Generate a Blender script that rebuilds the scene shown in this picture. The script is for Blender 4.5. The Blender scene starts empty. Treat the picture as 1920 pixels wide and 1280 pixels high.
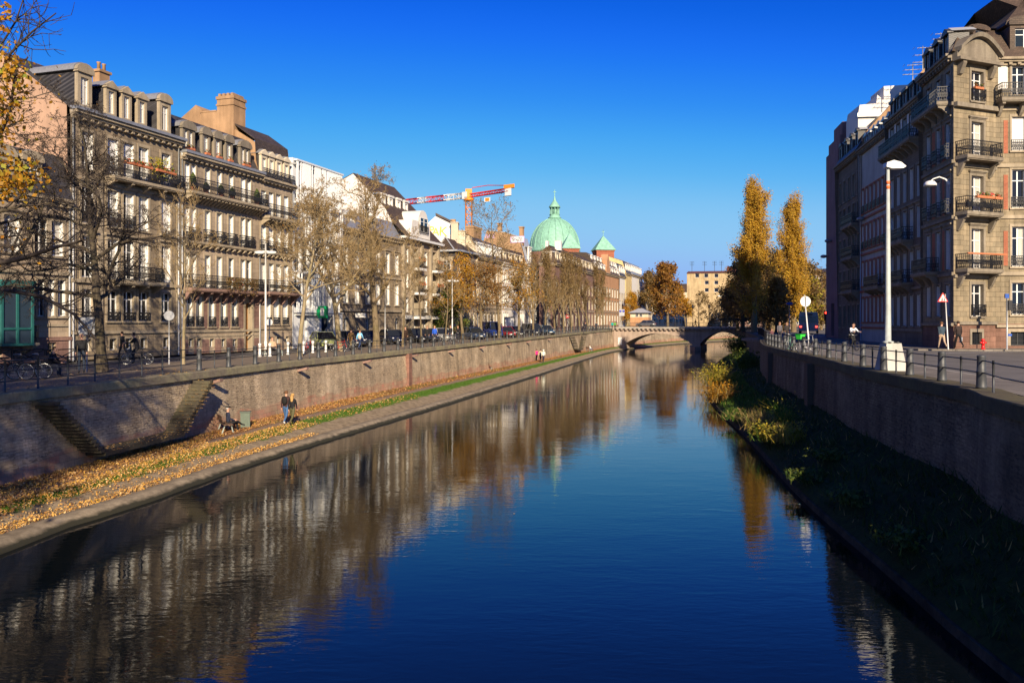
import bpy, bmesh, math, random
from mathutils import Vector, Matrix, Euler
R = math.radians
C = bpy.context.scene.collection
F = 1550.0; CX = 960.0; CY = 604.0; EYE = 1.75
ZL = -0.6; ZPATH = -3.6; ZW = -4.25

# ---------------------------------------------------------------- photo geometry -> world
def W(px, py, z):
    d = F * (EYE - z) / (py - CY)
    return Vector(((px - CX) / F * d, d, z))
def P(px, py, d):
    return Vector(((px - CX) / F * d, d, EYE - (py - CY) * d / F))

# ---------------------------------------------------------------- mesh builder
class MB:
    def __init__(s):
        s.v = []; s.f = []; s.m = []; s.uv = None; s.sm = []
    def quad(s, a, b, c, d, m=0, smooth=False):
        n = len(s.v); s.v += [a, b, c, d]; s.f.append((n, n+1, n+2, n+3)); s.m.append(m); s.sm.append(smooth)
    def poly(s, pts, m=0):
        n = len(s.v); s.v += list(pts); s.f.append(tuple(range(n, n+len(pts)))); s.m.append(m); s.sm.append(False)
    def box(s, x0, y0, z0, x1, y1, z1, m=0):
        n = len(s.v)
        s.v += [(x0,y0,z0),(x1,y0,z0),(x1,y1,z0),(x0,y1,z0),(x0,y0,z1),(x1,y0,z1),(x1,y1,z1),(x0,y1,z1)]
        for q in ((0,3,2,1),(4,5,6,7),(0,1,5,4),(1,2,6,5),(2,3,7,6),(3,0,4,7)):
            s.f.append(tuple(n+i for i in q)); s.m.append(m); s.sm.append(False)
    def hexa(s, pts, m=0):
        n = len(s.v); s.v += [tuple(p) for p in pts]
        for q in ((0,3,2,1),(4,5,6,7),(0,1,5,4),(1,2,6,5),(2,3,7,6),(3,0,4,7)):
            s.f.append(tuple(n+i for i in q)); s.m.append(m); s.sm.append(False)
    def obox(s, c, ax, ay, az, m=0):
        c = Vector(c); ax, ay, az = Vector(ax), Vector(ay), Vector(az)
        s.hexa([c-ax-ay-az, c+ax-ay-az, c+ax+ay-az, c-ax+ay-az, c-ax-ay+az, c+ax-ay+az, c+ax+ay+az, c-ax+ay+az], m)
    def prism(s, prof, x0, x1, m=0, axis='x', caps=True):
        # prof: polygon of (y,z); extruded along x (or, axis='y', polygon of (x,z) extruded along y)
        n = len(s.v); k = len(prof)
        for e in (x0, x1):
            for a, b in prof:
                s.v.append((e, a, b) if axis == 'x' else ((a, e, b) if axis == 'y' else (a, b, e)))
        for i in range(k):
            j = (i+1) % k
            s.f.append((n+i, n+j, n+k+j, n+k+i)); s.m.append(m); s.sm.append(False)
        if caps:
            s.f.append(tuple(n+i for i in range(k))[::-1]); s.m.append(m); s.sm.append(False)
            s.f.append(tuple(n+k+i for i in range(k))); s.m.append(m); s.sm.append(False)
    def tube(s, pts, rad, sides=6, m=0, cap=True, smooth=True):
        pts = [Vector(p) for p in pts]
        if not isinstance(rad, (list, tuple)): rad = [rad]*len(pts)
        n = len(s.v); L = len(pts); ref = None
        for i, p in enumerate(pts):
            t = (pts[min(i+1, L-1)] - pts[max(i-1, 0)])
            if t.length < 1e-9: t = Vector((0,0,1))
            t.normalize()
            if ref is None or abs(t.dot(ref)) > .95:
                ref = Vector((0,0,1)) if abs(t.z) < .9 else Vector((1,0,0))
            a = t.cross(ref).normalized(); b = t.cross(a)
            ref = b.cross(t) if False else ref
            for k in range(sides):
                th = 2*math.pi*k/sides
                q = p + (a*math.cos(th) + b*math.sin(th))*rad[i]
                s.v.append((q.x, q.y, q.z))
        for i in range(L-1):
            for k in range(sides):
                k2 = (k+1) % sides
                s.f.append((n+i*sides+k, n+i*sides+k2, n+(i+1)*sides+k2, n+(i+1)*sides+k)); s.m.append(m); s.sm.append(smooth)
        if cap and sides > 3:
            s.f.append(tuple(n+k for k in range(sides))); s.m.append(m); s.sm.append(False)
            s.f.append(tuple(n+(L-1)*sides+k for k in range(sides))[::-1]); s.m.append(m); s.sm.append(False)
    def lathe(s, prof, seg=12, c=(0,0,0), m=0, smooth=True, a0=0, sx=1, sy=1):
        # prof: list of (r,z)
        n = len(s.v); K = len(prof)
        for r, z in prof:
            for k in range(seg):
                th = a0 + 2*math.pi*k/seg
                s.v.append((c[0]+r*math.cos(th)*sx, c[1]+r*math.sin(th)*sy, c[2]+z))
        for i in range(K-1):
            for k in range(seg):
                k2 = (k+1) % seg
                s.f.append((n+i*seg+k, n+i*seg+k2, n+(i+1)*seg+k2, n+(i+1)*seg+k)); s.m.append(m); s.sm.append(smooth)
        if prof[0][0] > 1e-4: s.f.append(tuple(n+k for k in range(seg))[::-1]); s.m.append(m); s.sm.append(False)
        if prof[-1][0] > 1e-4: s.f.append(tuple(n+(K-1)*seg+k for k in range(seg))); s.m.append(m); s.sm.append(False)
    def ball(s, c, r, m=0, seg=8, rings=6, sz=None, sx=1, sy=1):
        sz = sz or r
        prof = [(r*math.sin(math.pi*i/rings)+1e-5, -sz*math.cos(math.pi*i/rings)) for i in range(rings+1)]
        s.lathe(prof, seg, c, m, True, 0, sx, sy)
    def xform(s, M, start=0):
        for i in range(start, len(s.v)):
            q = M @ Vector(s.v[i]); s.v[i] = (q.x, q.y, q.z)
    def add(s, o, M=None, moff=0):
        n = len(s.v)
        s.v += [tuple(M @ Vector(p)) for p in o.v] if M else o.v
        s.f += [tuple(i+n for i in f) for f in o.f]; s.m += [k+moff for k in o.m]; s.sm += o.sm
    def mesh(s, name, mats):
        me = bpy.data.meshes.new(name)
        me.from_pydata([tuple(p) for p in s.v], [], s.f)
        for mt in (mats if isinstance(mats, (list, tuple)) else [mats]): me.materials.append(mt)
        me.polygons.foreach_set('material_index', s.m)
        me.polygons.foreach_set('use_smooth', s.sm)
        if s.uv:
            ul = me.uv_layers.new(name='UVMap')
            flat = []
            for f in s.f:
                for i in f: flat += [s.uv[i][0], s.uv[i][1]]
            ul.data.foreach_set('uv', flat)
        me.update()
        return me
    def build(s, name, mats, parent=None, loc=None, rz=0):
        return link(name, s.mesh(name, mats), parent, loc, rz)

def link(name, me, parent=None, loc=None, rz=0):
    o = bpy.data.objects.new(name, me); C.objects.link(o)
    if parent: o.parent = parent
    if loc is not None: o.location = loc
    if rz: o.rotation_euler = (0, 0, rz)
    return o
def tag(o, label=None, cat=None, group=None, kind=None):
    if label: o['label'] = label
    if cat: o['category'] = cat
    if group: o['group'] = group
    if kind: o['kind'] = kind
    return o
def thing(name, label, cat, loc=(0,0,0), rz=0, group=None):
    o = bpy.data.objects.new(name, None); C.objects.link(o)
    o.empty_display_size = .2
    o.location = loc; o.rotation_euler = (0, 0, rz)
    return tag(o, label, cat, group)
def dup(root, loc, rz=0, label=None, sc=None):
    r = root.copy(); C.objects.link(r); r.location = loc; r.rotation_euler = (0, 0, rz)
    if sc: r.scale = sc
    if label: r['label'] = label
    for ch in list(root.children):
        c = ch.copy(); C.objects.link(c); c.parent = r
        for g in ch.children:
            d = g.copy(); C.objects.link(d); d.parent = c
    return r

# ---------------------------------------------------------------- materials
class NT:
    def __init__(s, name):
        s.mat = bpy.data.materials.new(name); s.mat.use_nodes = True
        s.t = s.mat.node_tree; s.t.nodes.clear()
        s.out = s.t.nodes.new('ShaderNodeOutputMaterial')
        s.b = s.t.nodes.new('ShaderNodeBsdfPrincipled')
        s.t.links.new(s.b.outputs[0], s.out.inputs[0])
    def n(s, typ, **kw):
        nd = s.t.nodes.new('ShaderNode'+typ)
        for k, v in kw.items(): setattr(nd, k, v)
        return nd
    def l(s, a, b): s.t.links.new(a, b)
    def val(s, inp, v):
        if hasattr(v, 'is_linked') or isinstance(v, bpy.types.NodeSocket): s.l(v, inp)
        else: inp.default_value = v
    def math(s, op, a, b=0.0, c=None):
        nd = s.n('Math', operation=op); s.val(nd.inputs[0], a); s.val(nd.inputs[1], b)
        if c is not None: s.val(nd.inputs[2], c)
        return nd.outputs[0]
    def noise(s, vec, scale, detail=4, rough=.55, dist=0):
        nd = s.n('TexNoise'); nd.inputs['Scale'].default_value = scale; nd.inputs['Detail'].default_value = detail
        nd.inputs['Roughness'].default_value = rough; nd.inputs['Distortion'].default_value = dist
        if vec is not None: s.l(vec, nd.inputs['Vector'])
        return nd.outputs['Fac']
    def ramp(s, fac, stops):
        nd = s.n('ValToRGB'); s.l(fac, nd.inputs[0]); e = nd.color_ramp.elements
        while len(e) < len(stops): e.new(.5)
        for i, (p, c) in enumerate(stops):
            e[i].position = p; e[i].color = (c[0], c[1], c[2], 1) if isinstance(c, (tuple, list)) else (c, c, c, 1)
        return nd.outputs[0]
    def mix(s, fac, a, b, mode='MIX'):
        nd = s.n('Mix', data_type='RGBA', blend_type=mode)
        s.val(nd.inputs[0], fac)
        s.val(nd.inputs[6], a if not isinstance(a, tuple) else (*a, 1)); s.val(nd.inputs[7], b if not isinstance(b, tuple) else (*b, 1))
        return nd.outputs[2]
    def mapping(s, vec, scale=(1,1,1), loc=(0,0,0)):
        nd = s.n('Mapping'); s.l(vec, nd.inputs[0]); nd.inputs['Scale'].default_value = scale; nd.inputs['Location'].default_value = loc
        return nd.outputs[0]
    def bump(s, h, strength=.4, dist=.02):
        nd = s.n('Bump'); nd.inputs['Strength'].default_value = strength; nd.inputs['Distance'].default_value = dist
        s.l(h, nd.inputs['Height']); s.l(nd.outputs[0], s.b.inputs['Normal'])
    def set(s, col=None, rough=None, metal=None, spec=None):
        if col is not None: s.val(s.b.inputs['Base Color'], (*col, 1) if isinstance(col, tuple) else col)
        if rough is not None: s.val(s.b.inputs['Roughness'], rough)
        if metal is not None: s.b.inputs['Metallic'].default_value = metal
        if spec is not None: s.b.inputs['Specular IOR Level'].default_value = spec
        return s.mat
    def obj(s): return s.n('TexCoord').outputs['Object']
    def wallvec(s):
        # vertical-wall coordinates from object space: (x or y, z)
        tc = s.n('TexCoord'); sp = s.n('SeparateXYZ'); s.l(tc.outputs['Object'], sp.inputs[0])
        sn = s.n('SeparateXYZ'); s.l(tc.outputs['Normal'], sn.inputs[0])
        g = s.math('GREATER_THAN', s.math('ABSOLUTE', sn.outputs[0]), .7)
        mx = s.n('Mix', data_type='FLOAT'); s.l(g, mx.inputs[0]); s.l(sp.outputs[0], mx.inputs[2]); s.l(sp.outputs[1], mx.inputs[3])
        cb = s.n('CombineXYZ'); s.l(mx.outputs[0], cb.inputs[0]); s.l(sp.outputs[2], cb.inputs[1])
        return cb.outputs[0], tc.outputs['Object']

def plain(name, col, rough=.6, metal=0, var=.12, spec=.4, nscale=6):
    m = NT(name); o = m.obj()
    f = m.noise(o, nscale, 5)
    c = m.ramp(f, [(.3, tuple(x*(1-var) for x in col)), (.7, tuple(min(1, x*(1+var)) for x in col))])
    m.set(c, rough, metal, spec)
    m.bump(m.noise(o, nscale*5, 3), .08, .01)
    return m.mat
def stone(name, col, col2=None, bw=.7, bh=.32, mort=.7, stain=.45, bump=.35, offset=.5, msz=.012, low=None, lowz=0.0, spotty=.0):
    m = NT(name); uv, o = m.wallvec()
    col2 = col2 or tuple(x*.82 for x in col)
    br = m.n('TexBrick', offset=offset); m.l(uv, br.inputs['Vector'])
    br.inputs['Scale'].default_value = 1; br.inputs['Brick Width'].default_value = bw; br.inputs['Row Height'].default_value = bh
    br.inputs['Mortar Size'].default_value = msz; br.inputs['Mortar Smooth'].default_value = .3
    br.inputs['Color1'].default_value = (*col, 1); br.inputs['Color2'].default_value = (*col2, 1)
    br.inputs['Mortar'].default_value = (*[x*mort for x in col], 1)
    c = br.outputs['Color']
    if low:
        br2 = m.n('TexBrick'); m.l(uv, br2.inputs['Vector'])
        br2.inputs['Scale'].default_value = 1; br2.inputs['Brick Width'].default_value = bw; br2.inputs['Row Height'].default_value = bh
        br2.inputs['Mortar Size'].default_value = msz
        br2.inputs['Color1'].default_value = (*low, 1); br2.inputs['Color2'].default_value = (*[x*.75 for x in low], 1)
        br2.inputs['Mortar'].default_value = (*[x*.6 for x in low], 1)
        sp = m.n('SeparateXYZ'); m.l(o, sp.inputs[0])
        c = m.mix(m.math('LESS_THAN', sp.outputs[2], lowz), c, br2.outputs['Color'])
    big = m.ramp(m.noise(o, .35, 5, .6), [(.25, 1-stain), (.7, 1.08)])
    c = m.mix(1.0, c, big, 'MULTIPLY')
    st = m.ramp(m.noise(m.mapping(uv, (2.2, .16, 1)), 1, 4, .6), [(.33, 1-stain*.8), (.62, 1.0)])
    c = m.mix(.8, c, st, 'MULTIPLY')
    fine = m.ramp(m.noise(o, 9, 4, .65), [(.3, .8), (.7, 1.12)])
    c = m.mix(.7, c, fine, 'MULTIPLY')
    m.set(c, .88, 0, .25)
    h = m.math('ADD', m.math('MULTIPLY', br.outputs['Fac'], -1.0), m.math('MULTIPLY', m.noise(o, 14, 4), .5))
    m.bump(h, bump, .03)
    return m.mat
def plaster(name, col, stain=.35, rough=.9):
    m = NT(name); uv, o = m.wallvec()
    big = m.ramp(m.noise(o, .5, 6, .62), [(.25, tuple(x*(1-stain) for x in col)), (.65, col)])
    st = m.ramp(m.noise(m.mapping(uv, (1.6, .12, 1)), 1, 5, .65), [(.3, 1-stain), (.6, 1.0)])
    c = m.mix(.8, big, st, 'MULTIPLY')
    m.set(c, rough, 0, .2); m.bump(m.noise(o, 18, 5), .2, .015)
    return m.mat
def roofing(name, col, rough=.6, tw=.25, th=.16):
    m = NT(name); o = m.obj()
    sp = m.n('SeparateXYZ'); m.l(o, sp.inputs[0]); cb = m.n('CombineXYZ'); m.l(sp.outputs[0], cb.inputs[0])
    m.l(m.math('ADD', m.math('MULTIPLY', sp.outputs[2], 1.2), m.math('MULTIPLY', sp.outputs[1], .5)), cb.inputs[1])
    br = m.n('TexBrick'); m.l(cb.outputs[0], br.inputs['Vector']); br.inputs['Scale'].default_value = 1
    br.inputs['Brick Width'].default_value = tw; br.inputs['Row Height'].default_value = th; br.inputs['Mortar Size'].default_value = .012
    br.inputs['Color1'].default_value = (*col, 1); br.inputs['Color2'].default_value = (*[x*.62 for x in col], 1)
    br.inputs['Mortar'].default_value = (*[x*.35 for x in col], 1)
    c = m.mix(.8, br.outputs['Color'], m.ramp(m.noise(o, .7, 5, .6), [(.3, .6), (.7, 1.15)]), 'MULTIPLY')
    m.set(c, rough, 0, .4); m.bump(m.math('MULTIPLY', br.outputs['Fac'], -1.0), .3, .02)
    return m.mat
def shiny(name, col, rough=.25, coat=.5, metal=0):
    m = NT(name); o = m.obj()
    c = m.ramp(m.noise(o, 3, 4), [(.3, tuple(x*.9 for x in col)), (.7, col)])
    m.set(c, rough, metal, .5); m.b.inputs['Coat Weight'].default_value = coat; m.b.inputs['Coat Roughness'].default_value = .06
    return m.mat
def emit(name, col, s):
    m = NT(name); m.set(col, .4); m.b.inputs['Emission Color'].default_value = (*col, 1); m.b.inputs['Emission Strength'].default_value = s
    return m.mat
def bark(name, col):
    m = NT(name); o = m.obj()
    f = m.noise(m.mapping(o, (5, 5, 1.2)), 2.2, 6, .65)
    c = m.ramp(f, [(.3, tuple(x*.45 for x in col)), (.5, col), (.72, tuple(min(1, x*1.5) for x in col))])
    c = m.mix(.6, c, m.ramp(m.noise(o, .8, 3), [(.35, (.7, .8, .55)), (.65, (1, 1, 1))]), 'MULTIPLY')
    m.set(c, .9, 0, .2); m.bump(f, .6, .03)
    return m.mat
def leafmat(name, cols, trans=.35):
    m = NT(name); g = m.n('NewGeometry'); 
    f = g.outputs['Random Per Island']
    k = len(cols)
    c = m.ramp(f, [(i/max(1, k-1), cc) for i, cc in enumerate(cols)])
    m.set(c, .6, 0, .3)
    tr = m.n('BsdfTranslucent'); m.l(c, tr.inputs[0])
    ms = m.n('MixShader'); ms.inputs[0].default_value = trans
    m.l(m.b.outputs[0], ms.inputs[1]); m.l(tr.outputs[0], ms.inputs[2]); m.l(ms.outputs[0], m.out.inputs[0])
    return m.mat

M = {}
M['beige'] = stone('beige_ashlar', (0.344, 0.269, 0.181), (0.286, 0.223, 0.151), .75, .34, .55, .45)
M['beige_light'] = stone('pale_ashlar', (0.470, 0.370, 0.265), (0.403, 0.315, 0.223), .8, .36, .6, .35)
M['cream'] = stone('cream_ashlar', (0.521, 0.445, 0.344), (0.470, 0.395, 0.302), .9, .4, .7, .3)
M['pink'] = stone('pink_sandstone', (0.302, 0.181, 0.143), (0.244, 0.143, 0.118), .7, .36, .55, .4)
M['corner'] = stone('grey_beige_ashlar', (0.361, 0.286, 0.185), (0.277, 0.227, 0.151), .62, .34, .45, .5, .6, low=(0.277, 0.151, 0.109), lowz=1.9)
M['redstone'] = stone('red_sandstone', (0.286, 0.151, 0.113), (0.210, 0.109, 0.084), .8, .42, .5, .4)
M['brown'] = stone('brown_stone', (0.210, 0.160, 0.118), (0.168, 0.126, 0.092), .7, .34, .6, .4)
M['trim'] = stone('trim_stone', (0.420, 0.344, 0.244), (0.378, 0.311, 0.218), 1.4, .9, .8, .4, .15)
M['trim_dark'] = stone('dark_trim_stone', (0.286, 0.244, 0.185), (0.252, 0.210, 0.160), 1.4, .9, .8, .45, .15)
M['trim_pink'] = stone('pink_trim_stone', (0.353, 0.227, 0.181), (0.302, 0.185, 0.151), 1.2, .7, .8, .35, .15)
M['plaster_pink'] = plaster('pink_plaster', (0.470, 0.302, 0.210), .3)
M['plaster_tan'] = plaster('tan_plaster', (0.420, 0.260, 0.143), .4)
M['plaster_white'] = plaster('white_plaster', (0.689, 0.655, 0.605), .14)
M['plaster_cream'] = plaster('cream_plaster', (0.605, 0.521, 0.386), .22)
M['plaster_yellow'] = plaster('yellow_plaster', (0.605, 0.462, 0.218), .2)
M['plaster_orange'] = plaster('orange_plaster', (0.487, 0.269, 0.143), .25)
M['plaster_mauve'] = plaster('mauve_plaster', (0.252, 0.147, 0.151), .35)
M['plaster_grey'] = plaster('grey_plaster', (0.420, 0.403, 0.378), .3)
M['brick'] = stone('red_brick', (0.353, 0.126, 0.071), (0.277, 0.092, 0.055), .23, .075, 1.2, .25, .3, .5, .012)
M['brick_yellow'] = stone('yellow_brick', (0.378, 0.260, 0.109), (0.302, 0.202, 0.084), .25, .09, .7, .35, .3)
M['slate'] = roofing('grey_slate', (0.071, 0.066, 0.067), .5)
M['slate_brown'] = roofing('brown_tile', (0.101, 0.067, 0.046), .7)
M['tile_dark'] = roofing('dark_tile', (0.076, 0.055, 0.046), .7)
M['tile_red'] = roofing('red_tile', (0.252, 0.092, 0.050), .75)
M['zinc'] = plain('zinc', (0.252, 0.260, 0.277), .42, .3, .15)
M['zinc_light'] = plain('light_zinc', (0.403, 0.412, 0.420), .4, .2, .1)
M['iron'] = plain('black_iron', (.018, .018, .02), .5, .2, .3)
M['rail'] = plain('grey_iron', (.055, .058, .062), .5, .2, .25)
M['white'] = plain('white_paint', (0.655, 0.647, 0.622), .45, 0, .05)
M['offwhite'] = plain('aged_white_paint', (0.521, 0.504, 0.462), .55, 0, .12)
def glassmat(name, c, r=.04):
    m = NT(name); m.set(c, r, 0, .6); return m.mat
M['glass'] = glassmat('window_glass', (.012, .014, .018))
M['glass_blue'] = glassmat('bluish_glass', (.03, .05, .075))
def curtain(name, a, b):
    m = NT(name); o = m.obj(); f = m.noise(m.mapping(o, (9, 9, .25)), 2, 3)
    m.set(m.ramp(f, [(.35, b), (.65, a)]), .25, 0, .5); return m.mat
M['curtain'] = curtain('curtained_glass', (0.568, 0.533, 0.464), (0.327, 0.310, 0.275))
M['blind'] = curtain('white_blind', (0.731, 0.714, 0.671), (0.636, 0.619, 0.576))
M['dimcurtain'] = curtain('dim_curtained_glass', (.14, .145, .15), (.05, .055, .06))
M['teal'] = plain('teal_paint', (.02, .11, .105), .45)
M['woodoor'] = plain('varnished_oak', (0.353, 0.160, 0.038), .4, 0, .25)
M['copper'] = plain('verdigris_copper', (0.206, 0.413, 0.310), .6, .0, .22, nscale=1.2)
M['concrete'] = plaster('concrete', (0.386, 0.353, 0.302), .3)
M['bark_dark'] = bark('dark_bark', (.075, .058, .042))
M['bark'] = bark('brown_bark', (.17, .125, .08))
M['bark_pale'] = bark('pale_bark', (.26, .2, .13))
M['twig'] = plain('twig_bark', (.27, .19, .09), .85, 0, .3)
M['twig_dark'] = plain('dark_twig_bark', (.05, .038, .03), .85, 0, .3)
M['leaf_gold'] = leafmat('gold_leaves', [(.42, .2, .015), (.55, .28, .02), (.3, .12, .012), (.36, .28, .03)])
M['leaf_rust'] = leafmat('rust_leaves', [(.2, .085, .02), (.3, .14, .025), (.15, .07, .02), (.34, .19, .03)])
M['leaf_brown'] = leafmat('brown_leaves', [(.15, .085, .03), (.22, .13, .04), (.1, .07, .025), (.26, .17, .05)])
M['leaf_poplar'] = leafmat('poplar_leaves', [(.52, .30, .02), (.38, .2, .03), (.58, .38, .04), (.26, .14, .03)])
M['leaf_green'] = leafmat('green_leaves', [(.05, .1, .02), (.09, .14, .02), (.16, .17, .03), (.04, .07, .015)])
M['leaf_yellowgreen'] = leafmat('yellow_green_leaves', [(.3, .3, .03), (.42, .3, .03), (.2, .24, .03), (.5, .34, .04)])
M['leaf_fallen'] = leafmat('fallen_leaves', [(.55, .29, .07), (.66, .38, .1), (.36, .17, .06), (.6, .34, .04), (.7, .5, .24), (.25, .12, .06)], .1)
M['leaf_fallen_dark'] = leafmat('dark_fallen_leaves', [(.27, .12, .05), (.4, .2, .075), (.18, .085, .045), (.48, .27, .1)], .1)
M['grass_blade'] = leafmat('grass_blades', [(.06, .15, .012), (.1, .2, .02), (.045, .1, .012), (.14, .2, .03)], .3)
M['grass_shade'] = leafmat('shade_darkened_rough_grass', [(.024, .05, .007), (.04, .08, .01), (.018, .04, .007), (.06, .09, .016)], .25)  # grass colour darkened to imitate the shade on the right bank
M['grass_dry'] = leafmat('dry_grass', [(.4, .28, .1), (.3, .2, .08), (.22, .18, .05), (.5, .38, .16)], .3)
M['flower'] = leafmat('red_flowers', [(.5, .03, .03), (.55, .12, .04), (.1, .16, .03), (.4, .05, .1)], .2)

# ---------------------------------------------------------------- world, sun, camera
SUN_AZ, SUN_EL = 11.0, 23.0       # degrees to the right of straight behind the camera
sc = bpy.context.scene
w = bpy.data.worlds.new('World'); sc.world = w; w.use_nodes = True
nt = w.node_tree; bg = nt.nodes['Background']
sky = nt.nodes.new('ShaderNodeTexSky'); sky.sky_type = 'NISHITA'; sky.sun_disc = False
sky.sun_elevation = R(SUN_EL); sky.sun_rotation = R(180 - SUN_AZ)
sky.altitude = 0; sky.air_density = 1.0; sky.dust_density = .3; sky.ozone_density = 4.0
tn = nt.nodes.new('ShaderNodeMix'); tn.data_type = 'RGBA'; tn.blend_type = 'MULTIPLY'; tn.inputs[0].default_value = 1
tn.inputs[7].default_value = (.42, .72, 1.3, 1)      # clear, strongly blue autumn air
gm = nt.nodes.new('ShaderNodeGamma'); gm.inputs[1].default_value = 1.2
nt.links.new(sky.outputs[0], gm.inputs[0]); nt.links.new(gm.outputs[0], tn.inputs[6]); 
def vscale(inp, k):
    v = nt.nodes.new('ShaderNodeVectorMath'); v.operation = 'SCALE'; v.inputs[3].default_value = k; nt.links.new(inp, v.inputs[0]); return v.outputs[0]
cv = nt.nodes.new('ShaderNodeRGBCurve'); cm = cv.mapping; cm.use_clip = False; cm.extend = 'HORIZONTAL'
for ci, pts in enumerate((((0,0),(.05,.001),(.085,.022),(.124,.084),(.22,.27),(.4,.28),(.8,.16),(2,.12)), ((0,0),(.15,.06),(.227,.122),(.32,.25),(.44,.43),(.65,.57),(.85,.48),(1.3,.27),(3,.2)), ((0,0),(.5,.38),(.86,.775),(1.0,.9),(1.25,.84),(1.7,.5),(4,.36)))):
    c_ = cm.curves[ci]
    c_.points[0].location = pts[0]; c_.points[1].location = pts[-1]
    for p_ in pts[1:-1]: c_.points.new(*p_)
cm.update()
nt.links.new(vscale(tn.outputs[2], .1), cv.inputs['Color'])
nt.links.new(vscale(cv.outputs[0], 10/1.78), bg.inputs[0])
bg.inputs[1].default_value = .1
sl = bpy.data.lights.new('sun', 'SUN'); sl.energy = 5.0; sl.angle = R(.5); sl.color = (1, .83, .60)
so = bpy.data.objects.new('sun', sl); C.objects.link(so)
sd = Vector((math.sin(R(SUN_AZ))*math.cos(R(SUN_EL)), -math.cos(R(SUN_AZ))*math.cos(R(SUN_EL)), math.sin(R(SUN_EL))))
so.rotation_euler = sd.to_track_quat('Z', 'Y').to_euler(); so.location = sd*50
cam = bpy.data.cameras.new('camera'); co = bpy.data.objects.new('camera', cam); C.objects.link(co)
co.location = (0, 0, EYE); co.rotation_euler = (R(90), 0, 0)
cam.sensor_width = 36; cam.lens = F/1920*36; cam.shift_y = -(640-CY)/1920; cam.clip_end = 6000; cam.clip_start = .1
sc.camera = co
vs = sc.view_settings; vs.view_transform = 'Standard'; vs.look = 'None'; vs.gamma = 1; vs.exposure = .83
# ---------------------------------------------------------------- ground, banks, quays
def smooth_poly(pts, step=2.0):
    # Catmull-Rom through 2D points, resampled
    out = []; n = len(pts)
    for i in range(n-1):
        p0, p1, p2, p3 = pts[max(i-1,0)], pts[i], pts[i+1], pts[min(i+2,n-1)]
        L = (Vector(p2)-Vector(p1)).length; k = max(1, int(L/step))
        for j in range(k):
            t = j/k
            q = [.5*((2*p1[a]) + (-p0[a]+p2[a])*t + (2*p0[a]-5*p1[a]+4*p2[a]-p3[a])*t*t + (-p0[a]+3*p1[a]-3*p2[a]+p3[a])*t**3) for a in range(len(p1))]
            out.append(tuple(q))
    out.append(tuple(pts[-1])); return out
class Line:
    """plan polyline with arclength access; nrm is the left-hand normal"""
    def __init__(s, pts):
        s.p = [Vector((q[0], q[1])) for q in pts]; s.s = [0.0]
        for a, b in zip(s.p, s.p[1:]): s.s.append(s.s[-1] + (b-a).length)
        s.len = s.s[-1]
    def at(s, t):
        t = max(0, min(s.len-1e-6, t)); lo, hi = 0, len(s.s)-1
        while hi-lo > 1:
            m = (lo+hi)//2
            if s.s[m] <= t: lo = m
            else: hi = m
        f = (t-s.s[lo])/max(1e-9, s.s[hi]-s.s[lo])
        d = (s.p[hi]-s.p[lo]).normalized()
        return s.p[lo].lerp(s.p[hi], f), d, Vector((-d.y, d.x))
    def hit(s, px, skip=0):
        k = (px-CX)/F
        for i in range(skip, len(s.p)-1):
            a, b = s.p[i], s.p[i+1]; ga, gb = a.x-k*a.y, b.x-k*b.y
            if ga*gb <= 0 and ga != gb:
                f = ga/(ga-gb); return s.s[i] + f*(s.s[i+1]-s.s[i])
        return None
# left wall foot (measured on the path), continued behind the camera and round the bend beyond the bridge
lw = [(-21.5, -25), (-20.4, 0)] + [tuple(W(*q, ZPATH)[:2]) for q in ((310,832),(640,750),(900,697),(1140,651),(1220,642.5),(1285,638),(1390,632.5),(1470,629.5))] + [(190, 420)]
LW = Line(smooth_poly(lw))
lq = [(-13.5, -25), (-12.6, 4)] + [tuple(W(*q, ZW)[:2]) for q in ((0,1040),(270,945),(540,850),(850,755),(1000,707),(1150,660),(1228,649.5),(1290,644),(1390,638),(1470,635))] + [(196, 412)]
LQ = Line(smooth_poly(lq))
rw = [(8.9, -25), (9.6, 0)] + [tuple(W(*q, 0)[:2]) for q in ((1920,759),(1831,731),(1714,708.5),(1608,688),(1544,671.7),(1433,646.5))] + [(27.5, 92), (36.4, 128), (48, 168), (66, 215), (100, 268), (200, 360)]
RW = Line(smooth_poly(rw))
rq = [(7.2, -25), (7.9, 2)] + [tuple(W(*q, ZW)[:2]) for q in ((1900,1280),(1700,1105),(1500,930),(1410,830),(1330,745),(1336,705),(1352,677))] + [(46, 165), (64, 214), (95, 268), (200, 372)]
RQ = Line(smooth_poly(rq))
def zl_top(p):   # left quay street level rises towards the bridge
    d = p.y
    return ZL + max(0, min(1, (d-62)/115))*0.75
def zr_top(p):
    return max(0, min(1, (p.y-60)/110))*0.35

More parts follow.
